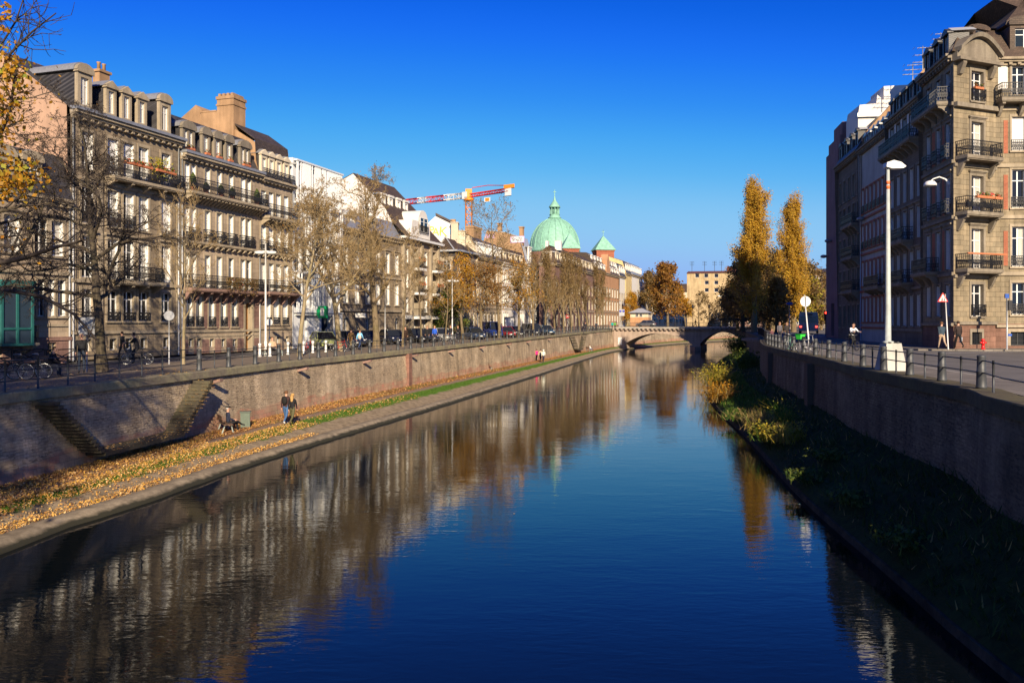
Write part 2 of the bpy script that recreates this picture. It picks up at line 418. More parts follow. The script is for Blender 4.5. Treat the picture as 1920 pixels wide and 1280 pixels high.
def strip(name, line, prof, mats, t0=None, t1=None, step=2.0, closed=False, zfun=None, parent=None, uvscale=1.0):
    """sweep a profile [(offset along left normal, z, material)] along a plan line"""
    t0 = 0 if t0 is None else t0; t1 = line.len if t1 is None else t1
    n = max(2, int((t1-t0)/step)+1); mb = MB(); mb.uv = []
    K = len(prof)
    acc = [0.0]
    for a, b in zip(prof, prof[1:]): acc.append(acc[-1] + math.hypot(b[0]-a[0], b[1]-a[1]))
    for i in range(n):
        t = t0 + (t1-t0)*i/(n-1); p, d, nr = line.at(t)
        for k, q in enumerate(prof):
            z = q[1] + (zfun(p) if zfun and q[3:] and q[3] else 0)
            w2 = p + nr*q[0]; mb.v.append((w2.x, w2.y, z)); mb.uv.append((t*uvscale, acc[k]*uvscale))
    for i in range(n-1):
        for k in range(K-1):
            mb.f.append((i*K+k, (i+1)*K+k, (i+1)*K+k+1, i*K+k+1)); mb.m.append(prof[k][2]); mb.sm.append(False)
    return mb.build(name, mats, parent)

def uvmat(name): 
    m = NT(name); return m, m.n('TexCoord').outputs['UV'], m.obj()
def quay_brick(name, dark=1.0):
    m, uv, o = uvmat(name)
    def bk(bw, bh, c1, c2, mo, ms):
        b = m.n('TexBrick'); m.l(uv, b.inputs['Vector']); b.inputs['Scale'].default_value = 1
        b.inputs['Brick Width'].default_value = bw; b.inputs['Row Height'].default_value = bh; b.inputs['Mortar Size'].default_value = ms
        b.inputs['Color1'].default_value = (*[x*dark for x in c1], 1); b.inputs['Color2'].default_value = (*[x*dark for x in c2], 1); b.inputs['Mortar'].default_value = (*[x*dark for x in mo], 1)
        return b
    b1 = bk(.30, .105, (.64, .5, .335), (.47, .36, .235), (.38, .29, .195), .015)
    b2 = bk(.52, .28, (.5, .25, .17), (.52, .38, .25), (.36, .26, .18), .016)
    b3 = bk(.42, .17, (.56, .435, .3), (.44, .335, .225), (.37, .285, .195), .015)
    sp = m.n('SeparateXYZ'); m.l(uv, sp.inputs[0])
    edge = m.math('ADD', sp.outputs[1], m.math('MULTIPLY', m.noise(m.mapping(uv, (.35, .35, 1)), 1, 3), 1.3))
    low = m.ramp(m.math('MULTIPLY', edge, .5), [(.60, 1.0), (.68, 0.0)])
    patch = m.ramp(m.noise(m.mapping(uv, (.12, .12, 1), (7, 3, 0)), 1, 3), [(.52, 0.0), (.56, 1.0)])
    c = m.mix(patch, b1.outputs['Color'], b3.outputs['Color'])
    # scattered missing / dark bricks
    vo = m.n('TexVoronoi'); m.l(m.mapping(uv, (7, 20, 1)), vo.inputs['Vector']); vo.inputs['Scale'].default_value = 1
    sepc = m.n('SeparateColor'); m.l(vo.outputs['Color'], sepc.inputs[0])
    c = m.mix(m.ramp(sepc.outputs[0], [(.80, 0.0), (.84, .7)]), c, (.2*dark, .15*dark, .11*dark))
    c = m.mix(m.ramp(sepc.outputs[1], [(.88, 0.0), (.92, .55)]), c, (.6*dark, .48*dark, .33*dark))
    c = m.mix(m.ramp(m.noise(m.mapping(uv, (.28, .5, 1), (3, 9, 0)), 1, 5, .65), [(.46, 0.0), (.62, .6)]), c, (.62*dark, .5*dark, .36*dark))
    c = m.mix(m.ramp(m.noise(m.mapping(uv, (.4, .6, 1), (13, 2, 0)), 1, 5, .7), [(.52, 0.0), (.66, .55)]), c, (.27*dark, .21*dark, .15*dark))
    c = m.mix(low, c, b2.outputs['Color'])
    c = m.mix(.85, c, m.ramp(m.noise(m.mapping(uv, (.5, .5, 1)), 1, 6, .65), [(.28, .5), (.7, 1.2)]), 'MULTIPLY')
    c = m.mix(.7, c, m.ramp(m.noise(m.mapping(uv, (1.3, .1, 1)), 1, 4, .6), [(.33, .5), (.6, 1.05)]), 'MULTIPLY')
    c = m.mix(.6, c, m.ramp(m.noise(uv, 7, 4, .7), [(.3, .7), (.7, 1.2)]), 'MULTIPLY')
    m.set(c, .92, 0, .2)
    m.bump(m.math('ADD', m.math('MULTIPLY', b1.outputs['Fac'], -.6), m.noise(uv, 11, 5, .7)), .7, .05)
    return m.mat
def coping_mat(name, col):
    m, uv, o = uvmat(name)
    b = m.n('TexBrick'); m.l(m.mapping(uv, (1, .001, 1)), b.inputs['Vector']); b.inputs['Scale'].default_value = 1
    b.inputs['Brick Width'].default_value = 1.6; b.inputs['Row Height'].default_value = 50; b.inputs['Mortar Size'].default_value = .02
    b.inputs['Color1'].default_value = (*col, 1); b.inputs['Color2'].default_value = (*[x*.8 for x in col], 1); b.inputs['Mortar'].default_value = (*[x*.4 for x in col], 1)
    c = m.mix(m.ramp(m.noise(o, .9, 6, .65), [(.4, 0.0), (.65, .75)]), b.outputs['Color'], (col[0]*.66, col[1]*.72, col[2]*.52))
    c = m.mix(.7, c, m.ramp(m.noise(o, 6, 5, .7), [(.3, .6), (.7, 1.15)]), 'MULTIPLY')
    m.set(c, .9, 0, .2); m.bump(m.noise(o, 12, 4), .4, .03); return m.mat
M['quay_brick'] = quay_brick('weathered_quay_brick')
M['quay_brick_shade'] = quay_brick('shade_darkened_quay_brick', .42)  # same quay brick, darkened so its colour carries the right wall's shade
M['coping'] = coping_mat('mossy_coping_stone', (.50, .42, .31))
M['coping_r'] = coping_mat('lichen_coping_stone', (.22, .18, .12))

def bank_mat():
    m, uv, o = uvmat('towpath_bank')
    sp = m.n('SeparateXYZ'); m.l(uv, sp.inputs[0]); v = sp.outputs[1]; u = sp.outputs[0]
    wob = m.math('MULTIPLY', m.math('SUBTRACT', m.noise(o, 1.1, 5, .6), .5), 1.1)
    vv = m.math('ADD', v, wob)
    dirt = m.ramp(m.noise(o, 5, 6, .7), [(.3, (.17, .12, .085)), (.7, (.3, .215, .15))])
    litter = m.ramp(m.noise(o, 8, 5, .75), [(.3, (.1, .055, .03)), (.5, (.26, .13, .055)), (.68, (.42, .24, .1))])
    grass = m.ramp(m.noise(o, 9, 5, .7), [(.3, (.035, .075, .008)), (.6, (.095, .2, .016)), (.75, (.16, .24, .035))])
    conc = m.ramp(m.noise(o, 2.5, 7, .7), [(.3, (.13, .1, .065)), (.55, (.29, .225, .145)), (.8, (.4, .32, .215))])
    # v: 0 at the wall foot -> litter, path, grass verge, earth/concrete apron, smooth edge
    c = litter
    gpatch = m.ramp(m.noise(o, .55, 4), [(.5, 0.0), (.58, 1.0)])
    c = m.mix(m.math('MULTIPLY', gpatch, .55), c, grass)
    def stepm(e, w=.05): return m.ramp(m.math('MULTIPLY', vv, .1), [(max(0, e*.1-w*.1), 0.0), (e*.1+w*.1, 1.0)])
    c = m.mix(stepm(1.55, .22), c, dirt)
    c = m.mix(stepm(2.45, .18), c, grass)
    c = m.mix(stepm(3.65, .12), c, conc)
    m.set(c, .95, 0, .15); m.bump(m.noise(o, 9, 6, .75), .8, .06); return m.mat
M['bank'] = bank_mat()
def edge_mat():
    m, uv, o = uvmat('concrete_edge')
    sp = m.n('SeparateXYZ'); m.l(o, sp.inputs[0])
    c = m.mix(.75, m.ramp(m.noise(o, 3, 7, .7), [(.3, (.17, .135, .09)), (.7, (.38, .31, .21))]), m.ramp(m.noise(o, .8, 6, .7), [(.3, .45), (.65, 1.15)]), 'MULTIPLY')
    wet = m.math('ADD', sp.outputs[2], m.math('MULTIPLY', m.noise(o, 2.5, 4), .14))
    c = m.mix(m.ramp(m.math('ADD', wet, 4.6), [(.53, 1.0), (.61, 0.0)]), c, (.03, .028, .016))
    m.set(c, .8, 0, .3); m.bump(m.noise(o, 10, 6, .7), .5, .03); return m.mat
M['edge'] = edge_mat()
def asphalt(name, col, joints=False):
    m = NT(name); o = m.obj()
    c = m.ramp(m.noise(o, .6, 5, .65), [(.3, tuple(x*.75 for x in col)), (.7, tuple(x*1.2 for x in col))])
    c = m.mix(.6, c, m.ramp(m.noise(o, 40, 3, .7), [(.3, .7), (.7, 1.25)]), 'MULTIPLY')
    if joints:
        b = m.n('TexBrick'); m.l(o, b.inputs['Vector']); b.inputs['Scale'].default_value = 1; b.inputs['Brick Width'].default_value = .6; b.inputs['Row Height'].default_value = .4
        b.inputs['Mortar Size'].default_value = .012; b.inputs['Color1'].default_value = (1,1,1,1); b.inputs['Color2'].default_value = (.8,.8,.8,1); b.inputs['Mortar'].default_value = (.45,.45,.45,1)
        c = m.mix(1.0, c, b.outputs['Color'], 'MULTIPLY')
    m.set(c, .85, 0, .3); m.bump(m.noise(o, 60, 3), .25, .01); return m.mat
M['asphalt'] = asphalt('asphalt', (.085, .08, .078))
M['asphalt_r'] = asphalt('grey_asphalt', (.13, .12, .11))
M['pave'] = asphalt('paving', (.2, .175, .145), True)
M['pave_l'] = asphalt('gravel_promenade', (.17, .135, .1))
M['paint'] = plain('road_paint', (.72, .72, .7), .7)

def ground_mat(name, a, b, s=3):
    m = NT(name); o = m.obj()
    c = m.mix(.7, m.ramp(m.noise(o, s, 6, .7), [(.3, a), (.7, b)]), m.ramp(m.noise(o, .5, 4), [(.3, .55), (.7, 1.2)]), 'MULTIPLY')
    m.set(c, .95, 0, .15); m.bump(m.noise(o, 9, 6, .7), .7, .06); return m.mat
M['soil_grass'] = ground_mat('rough_grass_bank', (.012, .022, .006), (.04, .062, .014))  # base colour lowered to deepen the shade of the right bank
M['earth'] = ground_mat('earth', (.06, .05, .035), (.11, .09, .06), .3)

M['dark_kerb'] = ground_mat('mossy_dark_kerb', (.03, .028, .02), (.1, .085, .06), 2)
# water
def water_mat():
    m = NT('canal_water'); o = m.obj()
    m.set((.002, .004, .006), .02, 0, .5); m.b.inputs['IOR'].default_value = 1.33
    a = m.noise(m.mapping(o, (.5, 1.5, 1)), 1.1, 3, .5, .6)
    b = m.noise(m.mapping(o, (1.6, 4.2, 1)), 1.4, 3, .55, .3)
    c2 = m.noise(m.mapping(o, (.18, .3, 1)), 1, 2)
    h = m.math('ADD', m.math('MULTIPLY', a, .55), m.math('MULTIPLY', b, .3))
    amp = m.ramp(c2, [(.35, .45), (.65, 1.1)])
    nd = m.n('Bump'); nd.inputs['Strength'].default_value = .5; nd.inputs['Distance'].default_value = .022
    m.l(m.math('MULTIPLY', h, amp), nd.inputs['Height']); m.l(nd.outputs[0], m.b.inputs['Normal'])
    return m.mat
wb = MB(); wb.quad((-60,-60,ZW),(260,-60,ZW),(260,430,ZW),(-60,430,ZW))
tag(wb.build('canal_water', water_mat()), 'dark blue canal water with ripples between the two quays', 'water', kind='structure')
gb = MB(); gb.quad((-3000,-3000,-7),(3000,-3000,-7),(3000,3000,-7),(-3000,3000,-7))
tag(gb.build('ground', M['earth']), 'earth ground far below the streets', 'ground', kind='structure')

T0L = 0; T1L = LW.len
# towpath: offsets are to the right of the wall line (negative left normal)
def towpath():
    mb = MB(); mb.uv = []
    n = int(LW.len/1.0); rows = []
    fr = [0, .12, .25, .38, .5, .62, .74, .86, 1.0]
    for i in range(n):
        p, d, nr = LW.at(LW.len*i/(n-1))
        # nearest point on the water edge in the direction of the normal
        best = None
        for j in range(0, len(LQ.p)-1):
            a, b = LQ.p[j], LQ.p[j+1]; e = b-a; den = e.x*nr.y - e.y*nr.x
            if abs(den) < 1e-6: continue
            r = p-a; t = (r.x*nr.y - r.y*nr.x)/den
            if -.001 <= t <= 1.001:
                q = a + e*t; dd = (p-q).dot(nr)
                if 1 < dd < 14 and (best is None or dd < best): best = dd
        rows.append((p, d, nr, best))
    last = 8.0
    out = []
    for p, d, nr, w2 in rows:
        w2 = w2 or last; last = w2; out.append((p, d, nr, w2))
    return out
TP = towpath()
mb = MB(); mb.uv = []
K = 14
def bank_z(f):   # fraction from wall foot (0) to upper edge of the concrete kerb (1)
    return ZPATH + (-.08*f/.62 if f < .62 else -.08 - .37*(f-.62)/.38)
for i, (p, d, nr, w2) in enumerate(TP):
    for k in range(K):
        f = k/(K-1); off = f*(w2-.75); q = p - nr*off
        zz = bank_z(f) + (0 if f in (0, 1) else .05*math.sin(i*1.7+k*2.3)*math.sin(i*.41+k))
        mb.v.append((q.x, q.y, zz)); mb.uv.append((i*1.0, f*5.0))
for i in range(len(TP)-1):
    for k in range(K-1):
        mb.f.append((i*K+k, i*K+k+1, (i+1)*K+k+1, (i+1)*K+k)); mb.m.append(0); mb.sm.append(True)
tag(mb.build('towpath', M['bank']), 'towpath with leaf litter and grass verge below the left quay', 'path', kind='structure')
mb = MB(); mb.uv = []
for i, (p, d, nr, w2) in enumerate(TP):
    for off, z in ((w2-.80, -4.06), (w2-.72, -3.99), (w2-.3, -4.02), (w2-.06, -4.14), (w2+.02, -4.3), (w2+.1, -5.5)):
        q = p - nr*off; mb.v.append((q.x + .03*math.sin(i*2.1+off*3), q.y, z + .025*math.sin(i*1.37+off*5)*math.sin(i*.51))); mb.uv.append((i*1.0, off))
for i in range(len(TP)-1):
    for k in range(5):
        mb.f.append((i*6+k, i*6+k+1, (i+1)*6+k+1, (i+1)*6+k)); mb.m.append(0); mb.sm.append(k in (1, 2, 3))
tag(mb.build('kerb', M['edge']), 'sloping concrete canal edge of the left bank', 'kerb', kind='structure')

# left quay wall + coping
qw = thing('quay_wall', 'sunlit brick and pink sandstone quay wall with stone coping above the towpath', 'wall', (0,0,0))
mb = MB(); mb.uv = []
n = int(LW.len/1.0)
for i in range(n):
    t = LW.len*i/(n-1); p, d, nr = LW.at(t); zt = zl_top(p)-.30
    for k in range(5):
        z = ZPATH-.3 + (zt-ZPATH+.3)*k/4; q = p + nr*(.25*k/4)   # slight batter
        mb.v.append((q.x, q.y, z)); mb.uv.append((t, z-ZPATH))
for i in range(n-1):
    for k in range(4):
        mb.f.append((i*5+k, (i+1)*5+k, (i+1)*5+k+1, i*5+k+1)); mb.m.append(0); mb.sm.append(False)
mb.build('wall', M['quay_brick'], qw)
strip('coping', LW, [(.30,-.34,0,1),(.07,-.34,0,1),(.07,-.03,0,1),(.10,0.0,0,1),(.95,0.0,0,1)], [M['coping']], step=1.0, zfun=zl_top, parent=qw)
# pilaster band and water spouts
def wall_pt(t, out, z):
    p, d, nr = LW.at(t); q = p - nr*out; return Vector((q.x, q.y, z))
mb = MB()
tpil = LW.hit(768)
p, d, nr = LW.at(tpil)
mb.obox((p.x+nr.x*.1, p.y+nr.y*.1, (ZPATH-.3+zl_top(p)-.35)/2), Vector((d.x,d.y,0))*.35, Vector((nr.x,nr.y,0))*.2, (0,0,(zl_top(p)-.35-ZPATH+.3)/2))
mb.build('pilaster', M['redstone'], qw)
for px in (400, 565, 686, 775, 845, 903, 953, 990, 1030, 1120):
    t = LW.hit(px); p, d, nr = LW.at(t); z = zl_top(p)-.55
    mb = MB(); c = p - nr*.12
    mb.obox((c.x, c.y, z), Vector((d.x,d.y,0))*.16, Vector((nr.x,nr.y,-.25)).normalized()*.32, (0,0,.07))
    mb.build('spout', M['trim_pink'], qw)

# left street
M['street_l'] = M['pave_l']
strip('promenade', LW, [(.95,-.012,0,1),(7.2,-.012,0,1)], [M['pave_l']], step=2, zfun=zl_top)
strip('road', LW, [(7.35,-.13,0,1),(11.3,-.13,0,1),(60,-.14,0,1)], [M['asphalt']], step=4, zfun=zl_top)
strip('kerb', LW, [(7.2,-.012,0,1),(7.35,-.01,0,1),(7.35,-.2,0,1)], [M['concrete']], step=2, zfun=zl_top)
# right bank, wall, street
mb = MB(); mb.uv = []
n = int(RQ.len/1.0); KR = 12; RB = []
lastw = 2
for i in range(n):
    t = RQ.len*i/(n-1); p, d, nr = RQ.at(t); best = None
    for j in range(len(RW.p)-1):
        a, b = RW.p[j], RW.p[j+1]; e = b-a; den = e.x*nr.y - e.y*nr.x
        if abs(den) < 1e-6: continue
        r = p-a; tt = (r.x*nr.y - r.y*nr.x)/den
        if -.001 <= tt <= 1.001:
            dd = (p-(a+e*tt)).dot(nr)
            if .2 < dd < 20 and (best is None or dd < best): best = dd
    lastw = best or lastw; RB.append((p, d, nr, lastw))
def rbank_z(f, w2): return ZW + .22 + 1.75*f**.85
for i, (p, d, nr, w2) in enumerate(RB):
    for k in range(KR):
        f = k/(KR-1); q = p - nr*(f*(w2+.4))
        zz = rbank_z(f, w2) + (0 if k == 0 else .07*math.sin(i*1.3+k*2.1)*math.sin(i*.37+k*.9))
        mb.v.append((q.x, q.y, zz))
for i in range(n-1):
    for k in range(KR-1):
        mb.f.append((i*KR+k, i*KR+k+1, (i+1)*KR+k+1, (i+1)*KR+k)); mb.m.append(0); mb.sm.append(True)
mb.uv = None
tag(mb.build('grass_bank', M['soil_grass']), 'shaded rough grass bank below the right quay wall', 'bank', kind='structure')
mb = MB()
for i, (p, d, nr, w2) in enumerate(RB):
    for off, z in ((-.05, ZW+.2), (.06, ZW+.2), (.12, ZW-1.2)):
        q = p + nr*off; mb.v.append((q.x, q.y, z))
for i in range(n-1):
    for k in range(2):
        mb.f.append((i*3+k, (i+1)*3+k, (i+1)*3+k+1, i*3+k+1)); mb.m.append(0); mb.sm.append(False)
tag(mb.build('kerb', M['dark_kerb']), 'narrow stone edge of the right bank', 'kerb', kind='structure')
qr = thing('quay_wall', 'shaded brick quay wall, its colour darkened for shade, under the right hand street', 'wall')
strip('wall', RW, [(.12,-4.4,0),(.0,-.3,0,1)], [M['quay_brick_shade']], step=1.0, zfun=zr_top, parent=qr)
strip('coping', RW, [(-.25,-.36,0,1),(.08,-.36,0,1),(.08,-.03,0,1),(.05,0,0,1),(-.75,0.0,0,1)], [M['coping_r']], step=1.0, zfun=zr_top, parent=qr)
for px in (1524, 1448):
    t = RW.hit(px); p, d, nr = RW.at(t); mb = MB()
    mb.obox((p.x+nr.x*.1, p.y+nr.y*.1, -2.35), Vector((d.x,d.y,0))*.45, Vector((nr.x,nr.y,0))*.25, (0,0,1.95)); mb.build('buttress', M['quay_brick_shade'], qr)
strip('pavement', RW, [(-.75,-.008,0,1),(-2.6,-.008,0,1)], [M['pave']], step=2, zfun=zr_top)
strip('kerb', RW, [(-2.6,-.008,0,1),(-2.75,-.006,0,1),(-2.75,-.2,0,1)], [M['concrete']], step=2, zfun=zr_top)
strip('road', RW, [(-2.75,-.12,0,1),(-12,-.12,0,1),(-120,-.12,0,1)], [M['asphalt_r']], step=4, zfun=zr_top)
for o in list(C.objects):
    if o.parent is None and o.name.split('.')[0] in ('promenade', 'road', 'kerb', 'pavement'): o['kind'] = 'structure'
# ---------------------------------------------------------------- building kit
class Fac:
    """a vertical facade plane: origin (x,y) and direction u (left to right as seen)"""
    def __init__(s, p0, u):
        s.p = Vector(p0); s.u = Vector(u).normalized(); s.rot = math.atan2(s.u.y, s.u.x); s.inn = Vector((-s.u.y, s.u.x))
    def hit(s, px, py=None):
        k = (px-CX)/F; t = (k*s.p.y - s.p.x)/(s.u.x - k*s.u.y); d = s.p.y + s.u.y*t
        return (t, d) if py is None else (t, EYE - (py-CY)*d/F)
    def pt(s, t): return s.p + s.u*t
WIN = {}
def win_mesh(w, h, style, glass):
    key = (round(w, 2), round(h, 2), style, glass)
    if key in WIN: return WIN[key]
    w, h = key[0], key[1]; mb = MB(); fr = .07 if w > .7 else .05
    # slots: 0 frame, 1 dark glass, 2 curtain, 3 shutter
    def bar(x0, x1, z0, z1, y0=-.05, y1=.02): mb.box(x0, y0, z0, x1, y1, z1, 0)
    bar(0, fr, 0, h); bar(w-fr, w, 0, h); bar(fr, w-fr, 0, fr*1.2); bar(fr, w-fr, h-fr, h)
    if style != 'plain':
        bar(w/2-fr*.6, w/2+fr*.6, fr*1.2, h-fr, -.045)
        if h > 1.3: bar(fr, w/2-fr*.6, h*.72-.03, h*.72+.03, -.04); bar(w/2+fr*.6, w-fr, h*.72-.03, h*.72+.03, -.04)
        if style == 'grid' : bar(fr, w/2-fr*.6, h*.36-.015, h*.36+.015, -.035); bar(w/2+fr*.6, w-fr, h*.36-.015, h*.36+.015, -.035)
    def pane(x0, x1, z0, z1, m, y=0.0): mb.quad((x0, y, z0), (x1, y, z0), (x1, y, z1), (x0, y, z1), m)
    if glass == 'dark': pane(fr*.5, w-fr*.5, 0.03, h-.03, 1)
    elif glass == 'curtain': pane(fr*.5, w-fr*.5, 0.03, h-.03, 2)
    elif glass == 'half':
        pane(fr*.5, w*.46, .03, h-.03, 1); pane(w*.46, w-fr*.5, .03, h-.03, 2)
    elif glass == 'blind':
        pane(fr*.5, w-fr*.5, .03, h-.03, 3, -.06)
    elif glass == 'halfblind':
        pane(fr*.5, w-fr*.5, .03, h*.5, 1); pane(fr*.5, w-fr*.5, h*.5, h-.03, 3, -.06)
    WIN[key] = mb; return mb
WINM = {}
def win(parent, x0, z0, w, h, y, style='case', glass='dark', frame='white', g='glass', cur='curtain', name='window', shut=None):
    key = (round(w, 2), round(h, 2), style, glass, frame, g, cur)
    if key not in WINM: WINM[key] = win_mesh(w, h, style, glass).mesh('window', [M[frame], M[g], M[cur], M['blind']])
    o = link(name, WINM[key], parent, (x0, y, z0)); return o

RAILM = {}
def railing_mesh(w, dpt, h=1.0, fancy=True, mat='iron'):
    """front rail w wide with returns dpt deep; local origin at left front, y into the wall"""
    key = (round(w, 2), round(dpt, 2), h, fancy, mat)
    if key in RAILM: return RAILM[key]
    mb = MB()
    def side(ax, L):
        def bx(a0, a1, z0, z1, t=.018):
            if ax == 0: mb.box(a0, -t, z0, a1, t, z1)
            elif ax == 1: mb.box(-t, a0, z0, t, a1, z1)
            else: mb.box(w-t, a0, z0, w+t, a1, z1)
        bx(0, L, h-.05, h, .028); bx(0, L, .05, .085); bx(0, L, h*.78, h*.78+.025, .012)
        n = max(2, int(L/.13)); 
        for i in range(n+1):
            a = L*i/n; bx(a-.011, a+.011, 0 if i % 4 == 0 else .085, h-.05, .011)
        if fancy:
            for i in range(n):
                a0, a1 = L*i/n, L*(i+1)/n; zz = .12 if i % 2 else .3
                for k in range(3):
                    c = zz + .2*k
                    bx(a0+.011, a1-.011, c, c+.035, .008)
                bx((a0+a1)/2-.02, (a0+a1)/2+.02, h*.3, h*.62, .008)
    side(0, w)
    if dpt > .05: side(1, dpt); side(2, dpt)
    RAILM[key] = mb.mesh('railing', [M[mat]]); return RAILM[key]

class Bld:
    def __init__(s, name, label, fac, pxL, pxR, zb, zt, depth, wall, trim='trim', cat='building', tL=None, tR=None, group=None):
        s.fac = fac
        s.t0 = fac.hit(pxL)[0] if tL is None else tL; t1 = fac.hit(pxR)[0] if tR is None else tR
        s.W = t1 - s.t0; s.zb = zb; s.zt = zt; s.H = zt - zb; s.D = depth
        o = fac.pt(s.t0)
        s.o = thing(name, label, cat, (o.x, o.y, zb), fac.rot, group)
        s.wm = wall; s.tm = trim; s.ops = []; s.mb = MB(); s.corn = MB(); s.rng = random.Random(label)
    # photo pixel -> local coordinates
    def L(s, px, py): t, z = s.fac.hit(px, py); return t - s.t0, z - s.zb
    def X(s, px): return s.fac.hit(px)[0] - s.t0
    def S(s, px, py, x=0.0):   # on the party wall plane at local x: returns (y inward, z)
        o = s.fac.pt(s.t0 + x); q = s.fac.inn; k = (px-CX)/F
        t = (k*o.y - o.x)/(q.x - k*q.y); d = o.y + q.y*t
        return t, EYE - (py-CY)*d/F - s.zb
    def op(s, xc, z0, w, h, glass=None, style='case', surround=1, sill=True, hood=0, rail=None, rev=.24, frame='white', g='glass', cur='curtain', wf=True, panel=None, arch=False, name='window'):
        s.ops.append(dict(x0=xc-w/2, x1=xc+w/2, z0=z0, z1=z0+h, glass=glass, style=style, surround=surround, sill=sill, hood=hood, rail=rail, rev=rev, frame=frame, g=g, cur=cur, wf=wf, panel=panel, arch=arch, name=name))
    def row(s, xs, z0, w, h, glasses=('curtain', 'half', 'blind', 'dark'), **kw):
        for x in xs: s.op(x, z0, w, h, s.rng.choice(glasses), **kw)
    def finish_wall(s, side_poly=None, back=True, left=True, right=True, side_mat=None, holes_side=()):
        mb = s.mb
        xs = sorted(set([0, s.W] + [v for o in s.ops for v in (o['x0'], o['x1'])])); zs = sorted(set([0, s.H] + [v for o in s.ops for v in (o['z0'], o['z1'])]))
        xs = [x for x in xs if -1e-6 <= x <= s.W+1e-6]; zs = [z for z in zs if -1e-6 <= z <= s.H+1e-6]
        for j in range(len(zs)-1):
            zc = (zs[j]+zs[j+1])/2; run = None
            for i in range(len(xs)-1):
                xc = (xs[i]+xs[i+1])/2
                hole = any(o['x0'] < xc < o['x1'] and o['z0'] < zc < o['z1'] for o in s.ops)
                if not hole:
                    if run is None: run = xs[i]
                if hole or i == len(xs)-2:
                    e = xs[i] if hole else xs[i+1]
                    if run is not None and e > run+1e-6: mb.quad((run, 0, zs[j]), (e, 0, zs[j]), (e, 0, zs[j+1]), (run, 0, zs[j+1]), 0)
                    run = None
        for o in s.ops:
            x0, x1, z0, z1, r = o['x0'], o['x1'], o['z0'], o['z1'], o['rev']
            mb.quad((x0,0,z0),(x0,0,z1),(x0,r,z1),(x0,r,z0), 1); mb.quad((x1,0,z0),(x1,r,z0),(x1,r,z1),(x1,0,z1), 1)
            mb.quad((x0,0,z0),(x0,r,z0),(x1,r,z0),(x1,0,z0), 1); mb.quad((x0,0,z1),(x1,0,z1),(x1,r,z1),(x0,r,z1), 1)
            w, h = x1-x0, z1-z0
            if o['arch']:      # spandrels that round off the head of the opening
                rr = w/2; nn = 6; xc = (x0+x1)/2
                for sgn in (-1, 1):
                    pts = [(xc+sgn*rr, 0.02, z1)] + [(xc+sgn*rr*math.cos(a*math.pi/2/nn), .02, z1-rr+rr*math.sin(a*math.pi/2/nn)) for a in range(nn+1)]
                    mb.poly(pts if sgn > 0 else pts[::-1], 0)
            if o['surround']:
                sw = .15*o['surround']; pr = .05
                mb.box(x0-sw, -pr, z0, x0, -.001, z1, 1); mb.box(x1, -pr, z0, x1+sw, -.001, z1, 1); mb.box(x0-sw, -pr, z1, x1+sw, -.001, z1+sw*1.2, 1)
            if o['sill']: mb.box(x0-.16, -.12, z0-.12, x1+.16, -.0015, z0-.002, 1)
            if o['hood']: mb.box(x0-.28, -.22*o['hood'], z1+.26, x1+.28, -.0012, z1+.36, 1); mb.box(x0-.2, -.13*o['hood'], z1+.19, x1+.2, -.0013, z1+.258, 1)
            if o['wf'] and o['glass']:
                wn = win(s.o, x0, z0, w, h, r-.03, o['style'], o['glass'], o['frame'], o['g'], o['cur'], o['name'])
                if o['panel']:
                    pm = MB(); e = o['panel']
                    if 'r' in e: pm.box(w-.05, -r+.04, .04, w-.005, -.06, h-.04)
                    if 'l' in e: pm.box(.005, -r+.04, .04, .05, -.06, h-.04)
                    pm.build('shutter', M[o['frame']], wn)
            if o['rail']:
                rh = o['rail']
                link('railing', railing_mesh(w+.1, 0, rh), s.o, (x0-.05, -.09, z0+.0))
        D = s.D
        sp = side_poly or [(0, s.H), (D, s.H)]
        # side walls follow the roof profile
        if left: mb.poly([(0, 0, 0)] + [(0, y, z) for y, z in sp] + [(0, D, 0)], 2 if side_mat else 0)
        if right: mb.poly([(s.W, D, 0)] + [(s.W, y, z) for y, z in sp[::-1]] + [(s.W, 0, 0)], 2 if side_mat else 0)
        if back: mb.quad((s.W, D, 0), (0, D, 0), (0, D, sp[-1][1]), (s.W, D, sp[-1][1]), 0)
        mats = [M[s.wm], M[s.tm]] + ([M[side_mat]] if side_mat else [])
        return mb.build('wall', mats, s.o)
    def course(s, z, h=.18, pr=.1, x0=None, x1=None, mb=None, y1=-.0005):
        m2 = MB(); m2.box(0 if x0 is None else x0, -pr, z, s.W if x1 is None else x1, y1, z+h, 0); m2.build('string_course', M[s.tm], s.o)
    def cornice(s, z=None, pr=.5, h=.5, dent=True, ends=.0):
        z = s.H if z is None else z; mb = s.corn
        mb.box(-ends, -pr, z-.16, s.W+ends, .05, z+.003, 0); mb.box(-ends*.6, -pr*.72, z-.30, s.W+ends*.6, .04, z-.163, 0); mb.box(0, -pr*.3, z-h, s.W, -.0004, z-.303, 0)
        if dent:
            n = max(2, int(s.W/.55))
            for i in range(n):
                x = s.W*(i+.5)/n; mb.box(x-.11, -pr*.62, z-h+.02, x+.11, -pr*.3-.001, z-.304, 0)
    def done_cornice(s, mat=None):
        if s.corn.f: s.corn.build('cornice', M[mat or s.tm], s.o)
    def roof(s, prof, mat, over=.0, th=.1, x0=None, x1=None, name='roof'):
        # prof: [(y,z)...] from front eave to back eave
        up = [(y, z+th) for y, z in prof]; poly = list(prof) + up[::-1]
        mb = MB(); mb.prism(poly, (0 if x0 is None else x0)-over, (s.W if x1 is None else x1)+over, 0)
        return mb.build(name, M[mat], s.o)
